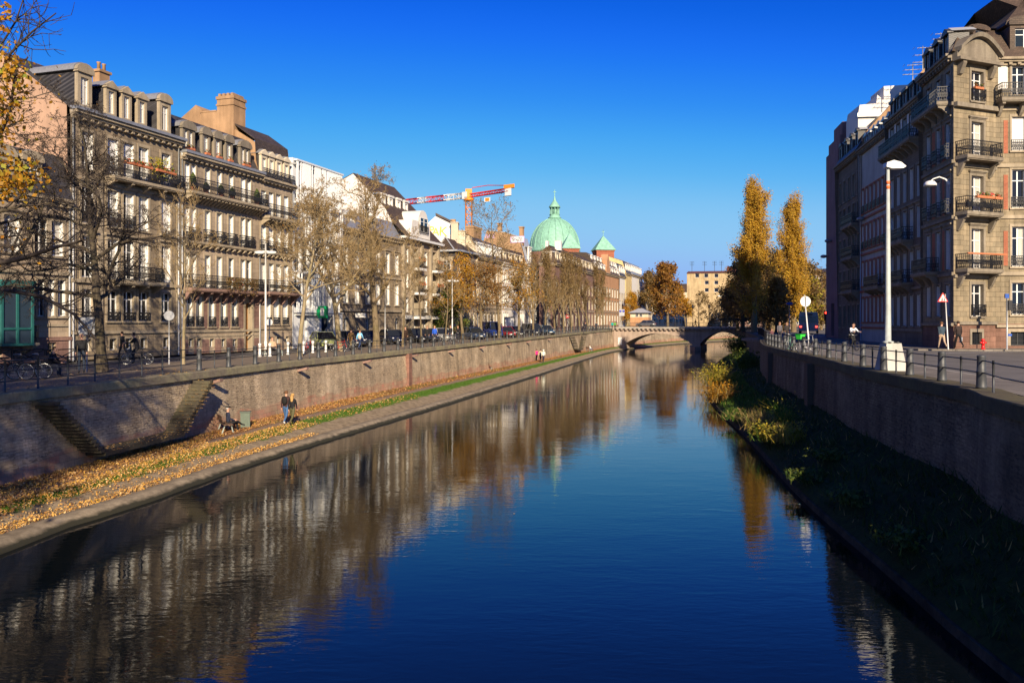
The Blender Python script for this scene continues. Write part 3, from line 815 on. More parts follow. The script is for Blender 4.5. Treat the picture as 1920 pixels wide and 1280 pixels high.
    def gutter(s, mat='zinc', pr=.62, h=.22, z=None):
        z = s.H if z is None else z; mb = MB(); mb.box(-.05, -pr, z+.02, s.W+.05, -.02, z+h); return mb.build('gutter', M[mat], s.o)
    def pipe(s, x, z0=0, z1=None, mat='zinc_light'):
        mb = MB(); mb.tube([(x, -.09, z0), (x, -.09, z1 or s.H-.3)], .055, 8); mb.lathe([(.06,0),(.13,.1),(.13,.35)], 8, (x, -.12, (z1 or s.H-.3))); return mb.build('drainpipe', M[mat], s.o)
    def pier(s, x0, x1, z0, z1, pr, name='pilaster'):
        m2 = MB(); m2.box(x0, -pr, z0, x1, -.0007, z1); m2.build(name, M[s.tm], s.o)
    def inward(s, px, py, y):     # local (x, z) seen at a photo pixel on the plane y metres behind the front
        f = Fac(s.fac.p + s.fac.inn*y, s.fac.u); t, z = f.hit(px, py); return t - s.t0, z - s.zb
    def balcony(s, x0, x1, z, pr=.85, th=.18, brk=None, rail=1.0, mat=None, fancy=True, bh=.45):
        mb = MB(); mb.box(x0, -pr, z-th, x1, -.004, z); mb.box(x0+.05, -pr+.06, z-th-.07, x1-.05, -.005, z-th-.001)
        n = brk or max(2, int((x1-x0)/1.3)+1)
        for i in range(n):
            x = x0+.22 + (x1-x0-.44)*i/(n-1)
            b = bh; zz = z-th-.072
            mb.prism([(-.006, zz), (-pr*.86, zz), (-pr*.86, zz-.12), (-pr*.6, zz-.2), (-pr*.32, zz-b*.75), (-pr*.12, zz-b), (-.006, zz-b)], x-.1, x+.1)
        o = mb.build('balcony', M[mat or s.tm], s.o)
        if rail: link('railing', railing_mesh(x1-x0-.1, pr-.06, rail, fancy), o, (x0+.05, -pr+.06, z))
        return o
    def dormer(s, xc, z0, w, h, y0=.1, dpt=2.6, roofk='gable', wm='trim', rm='zinc', ww=None, wh=None, nw=1, glass='curtain', rise=.5, side='slate'):
        """dormer front at y0, base z0; h to eave"""
        mb = MB(); hw = w/2; sw = .16
        ww = ww or (w-.5); wh = wh or h*.72; zo = z0+.28
        gap = ww/nw
        xs = [xc-ww/2+gap*i for i in range(nw+1)]
        # stone front as piers, head and sill with openings
        piers = [(xc-hw, xs[0]+ (.09 if nw > 1 else 0))]
        for i in range(1, nw): piers.append((xs[i]-.09, xs[i]+.09))
        piers.append((xs[-1] - (.09 if nw > 1 else 0), xc+hw))
        for a, b in piers: mb.box(a, y0, z0, b, y0+.25, z0+h, 0)
        for i in range(nw):
            a = piers[i][1]; b = piers[i+1][0]
            mb.box(a, y0+.002, z0, b, y0+.25, zo, 0); mb.box(a, y0+.002, zo+wh, b, y0+.25, z0+h, 0)
        mb.box(xc-hw-.1, y0-.12, z0+h, xc+hw+.1, y0+.26, z0+h+.12, 0)
        if side: mb.box(xc-hw+.03, y0+.25, z0-.2, xc-hw+.12, y0+dpt, z0+h, 1); mb.box(xc+hw-.12, y0+.25, z0-.2, xc+hw-.03, y0+dpt, z0+h, 1)
        zt = z0+h+.12; e = hw+.14
        if roofk == 'arch':
            n = 8; pf = [(xc-e*math.cos(math.pi*i/n), zt+rise*math.sin(math.pi*i/n)) for i in range(n+1)]
        elif roofk == 'gable': pf = [(xc-e, zt), (xc, zt+rise), (xc+e, zt)]
        elif roofk == 'flat': pf = [(xc-e, zt), (xc-e, zt+.12), (xc+e, zt+.12), (xc+e, zt)]
        else: pf = [(xc-e, zt), (xc-e*.6, zt+rise), (xc+e*.6, zt+rise), (xc+e, zt)]
        mb.prism(pf, y0-.1, y0+.15, 0, 'y')
        pf2 = [(xc+(a-xc)*1.06, zt+(b-zt)*1.1+.03 if b > zt else zt-.02) for a, b in pf]
        mb.prism(pf2, y0+.16, y0+dpt+ .4, 2, 'y')
        o = mb.build('dormer', [M[wm], M[side or 'slate'], M[rm]], s.o)
        for i in range(nw):
            a = piers[i][1]; b = piers[i+1][0]
            win(o, a, zo, b-a, wh, y0+.17, 'case', glass)
        return o
    def chimney(s, x, y, w, d, z0, z1, mat='plaster_tan', pots=2):
        mb = MB(); mb.box(x-w/2, y-d/2, z0, x+w/2, y+d/2, z1); mb.box(x-w/2-.1, y-d/2-.1, z1+.002, x+w/2+.1, y+d/2+.1, z1+.18)
        for i in range(pots):
            mb.lathe([(.13,0),(.11,.45),(.15,.5),(.15,.56)], 8, (x-w/2+w*(i+.5)/pots, y, z1+.18))
        return mb.build('chimney', M[mat], s.o)
    def door(s, x0, x1, z0, z1, y, mat='woodoor', arch=False):
        mb = MB(); w = x1-x0
        pf = [(x0, z0), (x1, z0), (x1, z1)] + ([] if not arch else []) + [(x0, z1)]
        mb.prism(pf, y, y+.06, 0, 'y')
        for a, b in ((x0+.08, (x0+x1)/2-.04), ((x0+x1)/2+.04, x1-.08)):
            for c, e in ((z0+.15, z0+(z1-z0)*.3), (z0+(z1-z0)*.35, z0+(z1-z0)*.72)): mb.box(a, y-.03, c, b, y-.001, e)
        o = mb.build('door', M[mat], s.o)
        hb = MB(); hb.ball(((x0+x1)/2+.08, y-.07, z0+1.05), .05, 0, 6, 4); hb.build('handle', M['iron'], o)
        return o

def flower_box(parent, x, y, z, w, seed=0):
    rng = random.Random(seed); mb = MB(); mb.box(x-w/2, y-.1, z, x+w/2, y+.1, z+.16, 0)
    for i in range(int(w*60)):
        c = Vector((x+(rng.random()-.5)*w, y+(rng.random()-.5)*.22, z+.16+rng.random()*.22)); s = .05+rng.random()*.04
        a = Vector((rng.uniform(-1,1), rng.uniform(-1,1), rng.uniform(-1,1))).normalized(); b = a.orthogonal().normalized()
        mb.quad(c-a*s, c-b*s, c+a*s, c+b*s, 1 if rng.random() < .55 else 2)
    return mb.build('flower_box', [M['terracotta'], M['flower'], M['leaf_green']], parent)
M['terracotta'] = plain('terracotta', (.42, .14, .06), .8)
FL = Fac((-43.4+.319*46.3, 46.3), (.319, 1.0))

def merge_into(dst, *srcs):
    """move the parts of several fronts of ONE building under a single thing"""
    bpy.context.view_layer.update()
    for q in srcs:
        Mx = dst.o.matrix_world.inverted() @ q.o.matrix_world
        for ch in list(q.o.children):
            mb_ = Mx @ ch.matrix_basis; ch.parent = dst.o; ch.matrix_basis = mb_
        bpy.data.objects.remove(q.o)
def hip_rings(pts, z0, rings, flat=True):
    """pts: world plan polygon (counter-clockwise); rings: [(inset, dz)]; returns a MB in world coordinates"""
    def inset(P_, d):
        n = len(P_); out = []
        for i in range(n):
            a, b, c = P_[i-1], P_[i], P_[(i+1) % n]; e1 = (b-a).normalized(); e2 = (c-b).normalized(); n1 = Vector((-e1.y, e1.x)); n2 = Vector((-e2.y, e2.x))
            k = 1 + n1.dot(n2); out.append(b + (n1+n2)*(d/max(k, .25)))
        return out
    mb = MB(); prev = [Vector((p.x, p.y, z0)) for p in pts]
    for d, dz in rings:
        cur = [Vector((q.x, q.y, z0+dz)) for q in inset(pts, d)]
        for i in range(len(pts)): j = (i+1) % len(pts); mb.quad(prev[i], prev[j], cur[j], cur[i])
        prev = cur
    mb.poly(prev); return mb
def add_world(b, mb, name, mat):
    bpy.context.view_layer.update(); inv = b.o.matrix_world.inverted(); mb.xform(inv); return mb.build(name, M[mat], b.o)
ZF = -0.42      # left building feet
def ptL(px): return FL.pt(FL.hit(px)[0])
def text_mesh(parent, txt, size, loc, rot, mat, depth=.02, name='lettering', ax='CENTER', shear=0):
    cu = bpy.data.curves.new(name, 'FONT'); cu.body = txt; cu.size = size; cu.extrude = depth; cu.align_x = ax; cu.align_y = 'CENTER'; cu.shear = shear; cu.resolution_u = 3
    o = bpy.data.objects.new(name, cu); C.objects.link(o); o.parent = parent; o.location = loc; o.rotation_euler = rot
    bpy.context.view_layer.update(); me = bpy.data.meshes.new_from_object(o); me.materials.clear(); me.materials.append(M[mat])
    bpy.data.objects.remove(o); return_o = link(name, me, parent, loc); return_o.rotation_euler = rot
    return return_o
M['graf_orange'] = plain('orange_spray_paint', (.85, .38, .01), .6); M['graf_blue'] = plain('pale_blue_spray_paint', (.35, .6, .75), .6)
M['graf_lilac'] = plain('lilac_spray_paint', (.45, .32, .55), .6); M['graf_dark'] = plain('dark_violet_spray_paint', (.06, .04, .09), .6)
M['green_sign'] = plain('green_sign_paint', (.0, .27, .09), .4)
# ---------------------------------------------------------------- left bank buildings
# B0: low stone house with teal bay
b = Bld('stone_house', 'low beige stone house with teal bay window and pink plinth at the left edge', FL, -150, 132, ZF-.2, 9.2, 11, 'beige_light', cat='house')
B0 = b
pz = b.L(70, 632)[1]
for px in (78, 94, 115):
    b.op(b.X(px), b.L(px, 593)[1], .62, 2.2, 'half' if px == 94 else 'dark', rail=None, g='glass', surround=.8, panel='r')
for px in (-20, 22, 78, 105): b.op(b.X(px), 6.35, 1.05, 2.1, b.rng.choice(['curtain', 'half', 'dark']), panel='r', hood=1)
for px in (-100, -70): b.op(b.X(px), 2.6, 1.0, 2.3, 'half', panel='r'); b.op(b.X(px), 6.35, 1.05, 2.1, 'half', panel='r')
for px in (-3, 93, 99): b.op(b.X(px) if px != 99 else b.X(99), .38, .34, .75, 'dark', style='plain', sill=False, surround=0)
pm = MB(); pm.box(0, -.09, 0, b.W, -.001, pz-.22, 0); pm.box(0, -.16, pz-.22, b.W, -.001, pz, 0)
# leave the cellar lights clear of the plinth
pm = MB(); xx = 0; cuts = sorted((b.X(p)-.19, b.X(p)+.19) for p in (-3, 93, 99)); cuts = [cuts[0], (cuts[1][0], cuts[2][1])] if cuts[1][1] > cuts[2][0] else cuts
for a, e in cuts + [(b.W, b.W)]:
    pm.box(xx, -.09, 0, a, -.001, pz-.22); 
    if e > a: pm.box(a, -.09, 0, e, -.0012, .36); pm.box(a, -.09, 1.16, e, -.0012, pz-.22)
    xx = e
pm.box(0, -.16, pz-.218, b.W, -.001, pz); pm.build('plinth', M['pink'], b.o)
b.course(4.9+ .3, .22, .14); b.course(b.L(90, 612)[1], .14, .08); b.course(b.L(90, 596)[1], .1, .06); b.cornice(pr=.4)
b.finish_wall(); b.done_cornice(); b.pipe(b.X(141) if b.X(141) < b.W-.05 else b.W-.15)
b.roof([(-.2, b.H), (.6, b.H+2.6), (5, b.H+3.6), (10.9, b.H)], 'slate')
for px in (10, 62): b.dormer(b.X(px), b.H+.05, 1.3, 1.9, .05, 2.2, 'arch', 'trim', 'zinc', glass='half')
# teal bay
bx0, bx1 = b.X(-26), b.X(36); t = MB(); g = MB()
for z0, z1 in ((1.05, 4.7),):
    t.box(bx0, -1.1, z0, bx1, -.02, z0+.14); t.box(bx0-.06, -1.2, z1-.35, bx1+.06, -.02, z1)
    for x in (bx0, (bx0+bx1)/2-.07, bx1-.14): t.box(x, -1.1, z0+.141, x+.14, -.96, z1-.351)
    t.box(bx1-.14, -.16, z0+.141, bx1, -.03, z1-.351); t.box(bx0+.14, -1.09, 1.95, bx1-.14, -1.0, 2.07); t.box(bx1-.13, -.955, 1.95, bx1-.02, -.17, 2.07)
    g.box(bx0+.1, -1.03, z0+.15, bx1-.1, -.05, z1-.36)
o = t.build('bay_window', M['teal'], b.o); g.build('glass', M['glass_blue'], o)
o = b.balcony(bx1+.02, b.X(47)+.1, 1.2, 1.0, .14, 2, 1.0)

# B1: five-dormer stone house
b = Bld('stone_house', 'beige stone house with five stone dormers and a bare pink gable end', FL, 132, 338, ZF-.2, 14.85, 12, 'beige', cat='house'); B1 = b
bays = [b.X(p) for p in (163.5, 211.5, 241, 269, 311)]
def zz(px, py): return b.L(px, py)[1]
zt3 = zz(269, 277)
for i, x in enumerate(bays):
    b.op(x, 12.0, .95, zt3-12.0, b.rng.choice(['curtain', 'half', 'blind']), panel='r', surround=1, sill=False)
    b.op(x, 8.62, .95, 2.35, b.rng.choice(['curtain', 'half', 'dark', 'blind']), panel='r', hood=1, rail=.9 if i in (0, 1, 2) else None)
    b.op(x, 5.2, .95, 2.6, b.rng.choice(['curtain', 'half', 'dark']), panel='r', hood=1)
    b.op(x, 2.45, .95, 2.0, 'dimcurtain' and b.rng.choice(['dark', 'half']), arch=True, rail=.6, cur='dimcurtain')
    b.op(x, .55, .6, .75, 'dark', style='plain', sill=False, surround=.6)
b.course(1.62, .2, .12); b.course(4.85, .22, .16); b.course(7.95, .16, .08); b.course(11.3, .2, .1); b.cornice(pr=.5)
# pilasters
for p in (136, 187, 334): b.pier(b.X(p)-.22, b.X(p)+.22, 1.83, 4.84, .07); b.pier(b.X(p)-.2, b.X(p)+.2, 5.08, 7.94, .07); b.pier(b.X(p)-.2, b.X(p)+.2, 8.12, 11.29, .07)
b.balcony(b.X(196), b.X(328), 11.85, .85, .18, 5, 1.0)
o = b.balcony(b.X(200), b.X(292), 5.1, .9, .2, 4, 1.0)
prof = [(-.1, b.H), (.29, b.H+.35), b.S(40, 127), b.S(0, 98), (11.9, b.H+1)]
b.finish_wall(prof[1:], side_mat='plaster_pink'); b.done_cornice(); b.roof(prof, 'slate', over=.06); b.gutter(z=b.H+.0)
for i, p in enumerate((157, 208, 237, 266, 308)):
    x = b.X(p)
    if i in (0, 4): b.dormer(x, b.H+.22, 1.12, 2.25, -.1, 3.4, 'arch', 'trim', 'zinc', .62, 1.7, 1, 'half' if i else 'curtain', .5); 
    else: b.dormer(x, b.H+.22, .86, 1.9, -.05, 3.2, 'gable', 'trim', 'zinc', .48, 1.45, 1, 'curtain' if i != 1 else 'half', .4)
b.pipe(b.X(333), 0, b.H-.2); b.pipe(.12, 0, b.H-.2)
x, z = b.inward(190, 133, 4.5); b.chimney(x, 4.5, .95, .6, z-4, z-.2, 'plaster_tan', 2)
for p in (225, 236, 255, 285, 300): flower_box(b.o, b.X(p), -.86, 12.75, 1.1, p)
rng = random.Random(5); mb = MB()
for i in range(420):
    c = Vector((b.X(290)+rng.gauss(0, .45), -.5+rng.gauss(0, .25), 12.2+rng.random()*1.6)); s = .07
    a = Vector((rng.uniform(-1,1), rng.uniform(-1,1), rng.uniform(-1,1))).normalized(); q = a.orthogonal().normalized(); mb.quad(c-a*s, c-q*s, c+a*s, c+q*s)
tag(mb.build('potted_shrub', M['leaf_yellowgreen'], b.o))

# B2: long balcony house
b = Bld('stone_house', 'stone house with long bracketed iron balcony, oak door and arched dormers', FL, 338, 487, ZF-.2, 14.1, 12, 'beige_light', cat='house'); B2 = b
ups = [350.7, 362, 389, 411, 433, 455.5, 466.3]
zt3 = b.L(350, 305.7)[1]; zb3 = b.L(350, 359)[1]
for i, p in enumerate(ups):
    b.op(b.X(p), zb3, .62, zt3-zb3, b.rng.choice(['curtain', 'blind', 'half']), panel='r', sill=False, surround=.7)
    b.op(b.X(p), 8.5, .64, 2.35, b.rng.choice(['curtain', 'blind', 'half']), panel='r', surround=.8, sill=False)
    link('railing', railing_mesh(.95, .28, .95), b.o, (b.X(p)-.475, -.3, 8.45))
    b.op(b.X(p), 4.95, .66, 2.5, b.rng.choice(['curtain', 'dark', 'half']), panel='r', surround=.8, sill=False)
for p in (355, 373, 396.5, 418.5, 439):
    b.op(b.X(p), b.L(p, 612)[1], .72, 2.3, b.rng.choice(['dark', 'half']), surround=.8, rail=.75, cur='dimcurtain', panel='r')
for p in (358, 373, 397, 419, 440): b.op(b.X(p), b.L(p, 650)[1], .5, .62, 'dark', style='plain', sill=False, surround=.5)
dx0, dx1 = b.X(459.5), b.X(472.5); dz1 = b.L(466, 568)[1]
b.op((dx0+dx1)/2, .05, dx1-dx0, dz1-.05, None, wf=False, rev=.5, sill=False, surround=1.5, arch=True)
b.course(b.L(400, 620)[1]-.1, .16, .1); b.course(b.L(400, 626)[1]-.2, .1, .05)
b.cornice(pr=.55, h=.45)
b.balcony(.15, b.W-.02, zb3, .95, .2, 22, 1.0, bh=.5)
b.balcony(.15, b.W-.1, 8.4, .42, .16, 14, None, bh=.3)
bo = b.balcony(.15, b.W-.1, 4.9, .9, .2, 9, 1.0, 'trim_pink', bh=.75)
mb = MB()
rng = random.Random(9)
for i in range(1500):     # trailing plants over the first-floor balcony
    c = Vector((b.X(404)+rng.random()*(b.X(463)-b.X(404)), -.98-rng.random()*.15, 5.85-abs(rng.gauss(0, .55)))); s = .05
    a = Vector((rng.uniform(-1,1), rng.uniform(-.4,.4), rng.uniform(-1,1))).normalized(); q = a.orthogonal().normalized(); mb.quad(c-a*s, c-q*s, c+a*s, c+q*s, 1 if rng.random() < .04 else 0)
mb.build('trailing_plants', [M['leaf_brown'], M['flower']], b.o)
prof = [(-.1, b.H), (.1, b.H+.3), (1.5, b.H+3.0), (6, b.H+4.6), (11.9, b.H)]
b.finish_wall(prof[1:]); b.done_cornice(); b.roof(prof, 'slate', x0=0, x1=b.W-.01); b.gutter()
gm = MB(); gz = b.L(400, 545)[1]
for (xa, xb) in ((0, dx0-.3), (dx1+.3, b.W)):
    pass
for p, n in ((352.5, 2), (385.5, 1), (407.5, 1), (428.5, 1), (459, 2)):
    b.dormer(b.X(p)+.1, b.H+.15, 1.35 if n == 2 else .92, 1.75, .0, 2.6, 'arch', 'trim_dark', 'zinc', (1.1 if n == 2 else .52), 1.35, n, 'curtain', .5)
    flower_box(b.o, b.X(p)+.1, -.12, b.H+.38, .9 if n == 2 else .5, p)
b.door(dx0, dx1, .05, dz1-.02, .42)
b.pipe(.1); b.pipe(b.W-.12, 0, 7.9)
# pink ground storey facing
for p in (345, 383, 404, 425.5, 450, 480):
    pass
pk = MB(); cuts = sorted([(o['x0']-.13, o['x1']+.13) for o in b.ops if 1.0 < o['z0'] < 2.6] + [(dx0-.24, dx1+.24)]); xx = 0
for a, e in cuts + [(b.W, b.W)]:
    if a > xx: pk = MB(); pk.box(xx, -.03, 1.9, a, -.0008, 4.6); pk.build('stone_facing', M['pink'], b.o)
    xx = max(xx, e)
cb = sorted([(o['x0']-.09, o['x1']+.09) for o in b.ops if o['z0'] < .9 and o['glass']] + [(dx0-.24, dx1+.24)]); xx = 0
for a, e in cb + [(b.W, b.W)]:
    if a > xx: pk = MB(); pk.box(xx, -.05, 0, a, -.0008, 1.05); pk.build('stone_facing', M['pink'], b.o)
    xx = max(xx, e)
for p, hh in ((349, 1.1), (374, .6), (402, .7), (423, .7), (470, 1.1)):
    mb = MB(); mb.lathe([(.16,0),(.2,.3),(.17,.32)], 8, (b.X(p), -.6, zb3)); mb.lathe([(.22,.3),(.3,.45),(.2,.3+hh*.7),(.02,.3+hh)], 7, (b.X(p), -.6, zb3), 1); mb.build('potted_shrub', [M['terracotta'], M['leaf_green']], b.o)

# B3: house with tan party wall and big chimney
b = Bld('stone_house', 'stone house with dark tiled roof, broad tan party wall and massive tan chimney', FL, 487, 549, ZF-.2, 13.95, 12, 'beige_light', cat='house'); B3 = b
bays = [b.X(p) for p in (494, 508, 522, 536)]
for x in bays:
    b.op(x, 11.4, .75, 2.1, 'blind', panel='lr', sill=False, surround=.7); b.op(x, 8.4, .75, 2.3, b.rng.choice(['blind', 'curtain']), panel='r', sill=False); b.op(x, 5.0, .8, 2.4, 'curtain', panel='r', sill=False)
    link('railing', railing_mesh(1.1, .28, .95), b.o, (x-.55, -.3, 8.35))
for p in (502, 517.5, 534.5):
    b.op(b.X(p), 2.2, .85, 2.3, 'blind', panel='r', rail=.6); b.op(b.X(p)+.3, .5, .5, .6, 'dark', style='plain', sill=False, surround=.5)
b.balcony(.05, b.W-.1, 11.35, .95, .2, 9, 1.0, bh=.5); b.balcony(.1, b.W-.1, 8.35, .4, .16, 8, None, bh=.3); b.balcony(.1, b.W-.1, 4.95, .95, .2, 4, 1.0, 'trim_pink', bh=.8)
b.cornice(pr=.5, h=.4); b.course(1.75, .16, .1)
prof = [(-.1, b.H), (.15, b.H+.1), b.S(478, 262), b.S(440, 234), (11.9, b.H+3)]
sp = [(.0, b.H), b.S(480, 300), b.S(478, 266), b.S(442, 243)]
b.finish_wall(sp + [(11.9, b.H+3)], side_mat='plaster_tan'); b.done_cornice(); b.roof([(p[0]+.05, p[1]+.05) for p in prof], 'tile_dark', x0=.02)
for x in bays: b.dormer(x, b.H+.1, .85, 1.85, -.1, 1.6, 'gable', 'plaster_cream', 'zinc', .55, 1.3, 1, 'half', .35)
link('railing', railing_mesh(b.W-.2, 0, .7), b.o, (.1, -.3, b.H+.12))
y0, za = b.S(440, 185); y1, _ = b.S(409, 185); mb = MB()
mb.box(-.15, y0, 9, 1.5, y1, za); mb.box(-.22, y0-.08, za+.002, 1.57, y1+.08, za+.25); mb.box(-.22, y0-.06, za-.55, 1.55, y1+.06, za-.4)
for i in range(4): mb.box(-.1, y0+.1+i*(y1-y0)/4, za+.25, 1.4, y0+.1+(i+.55)*(y1-y0)/4, za+.5)
mb.build('chimney', M['plaster_tan'], b.o)
y2 = b.S(378, 212)[0]; z2 = b.S(393, 211)[1]; mb = MB(); mb.box(-.1, y1+.003, 9, 1.3, y2, z2); mb.box(-.14, y1+.09, z2+.002, 1.34, y2+.05, z2+.12); mb.build('chimney', M['plaster_tan'], b.o)
# rear gable behind the chimneys
ya, zA = b.S(367, 197); yb, zB = b.S(322, 224); mb = MB()
mb.prism([(y2+.002, 8), (yb+1.5, 8), (yb+1.5, zB-1.6), (ya, zA), (y2+.002, b.S(380, 206)[1])], 0, 4.5); mb.build('rear_gable', M['plaster_tan'], b.o)
b.pipe(b.W-.15)

M['screen_white'] = plain('pale_grey_screen_paint', (.62,.64,.66), .5, 0, .06); M['plaster_cool'] = plaster('cool_white_render', (.66,.67,.68), .12)
# B4: white modern block
b = Bld('modern_building', 'white modern building with slatted screens, full height glazing and an angled ground floor', FL, 549, 637, ZF-.2, 16.55, 14, 'plaster_cool', 'plaster_cool'); B4 = b
W_ = b.W
for z0, h in ((3.7, 2.9), (7.0, 2.9), (10.1, 2.8), (13.3, 1.6)):
    for i in range(6):
        x0 = .2 + i*(W_-.4)/6; b.op(x0+.62, z0, 1.12, h, b.rng.choice(['dark', 'curtain', 'half', 'blind']), style='plain', surround=0, sill=False, g='glass_blue', rev=.3)
for i in range(3): b.op(b.X((563, 571, 606)[i])+.2, .25, .5 if i < 2 else 2.2, 3.0 if i < 2 else 2.7, 'dark', style='plain', surround=0, sill=False, g='glass_blue', rev=.35)
b.finish_wall()
sm = MB(); rng = random.Random(3)
for z0, z1 in ((3.3, 6.9), (6.95, 10.0), (10.05, 13.1), (13.2, 16.9)):
    x = .1
    while x < W_-.1:
        if (rng.random() < .8 if z0 > 13 else math.sin(x*1.9+z0*2.3) > -.1 and rng.random() < .55): sm.box(x, -.42, z0, x+.05, -.3, z1)
        x += .16
    sm.box(0, -.44, z0-.06, W_, -.1, z0)
sm.box(0, -.46, 16.9, W_, -.1, 17.05); sm.build('slatted_screen', M['screen_white'], b.o)
pm = MB()
for p in (595, 622, 643): pm.box(b.X(p)-.2 if p < 640 else W_-.4, -.32, 0, b.X(p)+.2 if p < 640 else W_-.02, -.002, 3.3)
pm.box(.3, -.3, 3.0, W_-.3, -.003, 3.25); pm.build('column', M['white'], b.o)
mb = MB(); x0, x1 = b.X(605), b.X(621)
mb.prism([(x0, .3), (x1, .3), (x1, 3.0), (x0, 1.6)], -.28, -.2, 0, 'y'); mb.build('ramp_wall', M['concrete'], b.o)
mb = MB(); mb.box(-.05, -.35, 16.55, W_, 14, 16.7); mb.build('roof', M['zinc_light'], b.o)

# B4b: stone institutional block behind the big trees
b = Bld('stone_building', 'beige rusticated stone building with arched windows behind the two large bare trees', FL, 637, 752, ZF-.2, 11.3, 12, 'beige', cat='building'); B4b = b
n = 6
for i in range(n):
    x = b.W*(i+.5)/n
    b.op(x, 7.8, .95, 2.3, b.rng.choice(['curtain', 'dark', 'half']), panel='r', hood=1); b.op(x, 4.3, .95, 2.4, b.rng.choice(['curtain', 'dark', 'half']), panel='r', arch=True)
    if i in (1, 3, 4): b.op(x, .5, .55, 1.35, 'blind', style='plain', sill=False)
    else: b.op(x, .9, .8, 1.9, 'dark')
b.course(3.5, .25, .18); b.course(7.2, .2, .12); b.cornice(pr=.5)
prof = [(-.1, b.H), (1.2, b.H+2.0), (5, b.H+3), (11.9, b.H)]
b.finish_wall(prof); b.done_cornice(); b.roof(prof, 'zinc', x1=b.W-.05)
b.dormer(b.W*.55, b.H+.05, 1.5, 1.3, .3, 2, 'arch', 'trim', 'zinc_light'); b.dormer(b.W*.22, b.H+.05, 1.5, 1.3, .3, 2, 'arch', 'trim', 'zinc_light')

# B5: white gabled apartment house with mansard and balconies
b = Bld('apartment_house', 'apartment house with tall white gable, brown mansard, round-headed white dormer and recessed balconies', FL, 752, 822, ZF-.2, 11.75, 13, 'beige_light', cat='apartment house'); B5 = b
prof = [(-.5, b.H), b.S(735, 415), b.S(722, 390), b.S(662, 326), (12.9, b.S(640, 350)[1]-1.5)]
cols = [b.X(p) for p in (762, 779, 798, 813)]
for lv in range(4):
    z0 = 2.9*lv+ .35
    for i, x in enumerate(cols):
        if lv == 0: b.op(x, .3, 1.5, 2.5, 'dark', style='plain', surround=0, sill=False, g='glass', rev=.5)
        elif i in (1, 3): b.op(x, z0-.2, 1.7, 2.4, 'half', surround=0, sill=False, rev=.9, panel=None)
        else: b.op(x, z0+.3, 1.0, 1.7, b.rng.choice(['curtain', 'half', 'dark']), panel='r')
b.finish_wall(prof[1:], side_mat='plaster_white')
for lv in (1, 2, 3):
    for x in (cols[1], cols[3]):
        z0 = 2.9*lv+.35-.2; mb = MB(); mb.box(x-1.1, -1.0, z0-.3, x+1.1, -.004, z0); o = mb.build('balcony', M['white'], b.o)
        link('railing', railing_mesh(2.0, .9, .95, False), o, (x-1.0, -.94, z0)); 
        if lv > 1: flower_box(b.o, x, -.98, z0+.85, 1.6, lv)
for x in (b.X(755.5), b.X(770.5), b.X(789), b.X(806), b.X(820)): b.pier(x-.22, x+.22, 0, b.H-.4, .3)
for i, x in enumerate(cols):       # shop signs over the ground floor
    sb = MB(); sb.box(x-.95, -.36, 2.75, x+.95, -.305, 3.2); o = sb.build('shop_sign', M['white' if i % 2 else 'offwhite'], b.o)
b.done_cornice(); b.roof([(p[0]+.03, p[1]+.04) for p in prof], 'slate_brown', x0=.12)
eb = MB(); eb.box(-.05, -.75, b.H-.25, b.W+.3, .2, b.H+.02); eb.build('eaves', M['white'], b.o)
x0, x1 = b.X(767), b.X(800); zt = b.L(790, 415)[1]; mb = MB(); r = (x1-x0)*.28; xc = x1-r-.6
mb.prism([(x0-.6, b.H+.05), (x1, b.H+.05), (x1, zt-.2), (x1-.5, zt-.2)] + [(xc+(r)*math.cos(a*math.pi/8), zt-.2+r*math.sin(a*math.pi/8)) for a in range(9)] + [(x0, zt-.2)], -.45, 2.6, 0, 'y')
o = mb.build('dormer', M['plaster_white'], b.o)
win(o, xc-r*.8, b.H+.9, 2*r*.8, zt-b.H-.6, -.52, 'case', 'dark'); link('railing', railing_mesh(2*r*.9, .12, .95, False), o, (xc-r*.9, -.62, b.H+.75))
yq, zq = prof[2]
for p in (734, 748, 763, 777): b.dormer(b.X(p)+3.2, zq-.1, 1.0, 1.7, yq+.5, 2.0, 'flat', 'plaster_white', 'zinc', .6, 1.2, 1, 'half')

# B6: slate-hung corner house; its end wall faces the camera across a small yard
b = Bld('slate_hung_house', 'house with slate-hung upper storey, pedimented gable and pale metal roof edges', FL, 857, 893, ZF, 11.5, 0, 'beige_light', cat='house')
yS = b.S(819, 470)[0]; b.D = yS
for i in range(4):
    x = b.W*(i+.5)/4; b.op(x, 8.9, .9, 1.7, b.rng.choice(['curtain', 'blind'])); b.op(x, 5.2, .9, 2.2, 'curtain', hood=1); b.op(x, 1.3, .8, 2.4, 'dark')
b.finish_wall(left=False)
# end wall with its own openings (local y runs inward)
ey = b.S(838, 500)[0]; e0 = b.S(838, 507)[1]; e1 = b.S(838, 489)[1]; mb = MB()
mb.poly([(0,0,0),(0,0,8.3),(0,yS,8.3),(0,yS,0)], 0)
mb.box(-.05, 0, 8.3, -.001, ey-.75, b.H, 1); mb.box(-.05, ey+.75, 8.3, -.001, yS, b.H, 1); mb.box(-.05, ey-.749, 8.3, -.001, ey+.749, e0-.1, 1); mb.box(-.05, ey-.749, e1+.3, -.001, ey+.749, b.H, 1)
mb.box(-.12, ey-.95, e1, -.051, ey+.95, e1+.55, 2); mb.box(-.1, ey-.85, e0-.1, -.051, ey-.55, e1, 2); mb.box(-.1, ey+.55, e0-.1, -.051, ey+.85, e1, 2)
mb.box(0, -.06, 8.3, b.W, -.055, 8.5, 1)
mb.build('end_wall', [M['beige_light'], M['slate'], M['trim']], b.o)
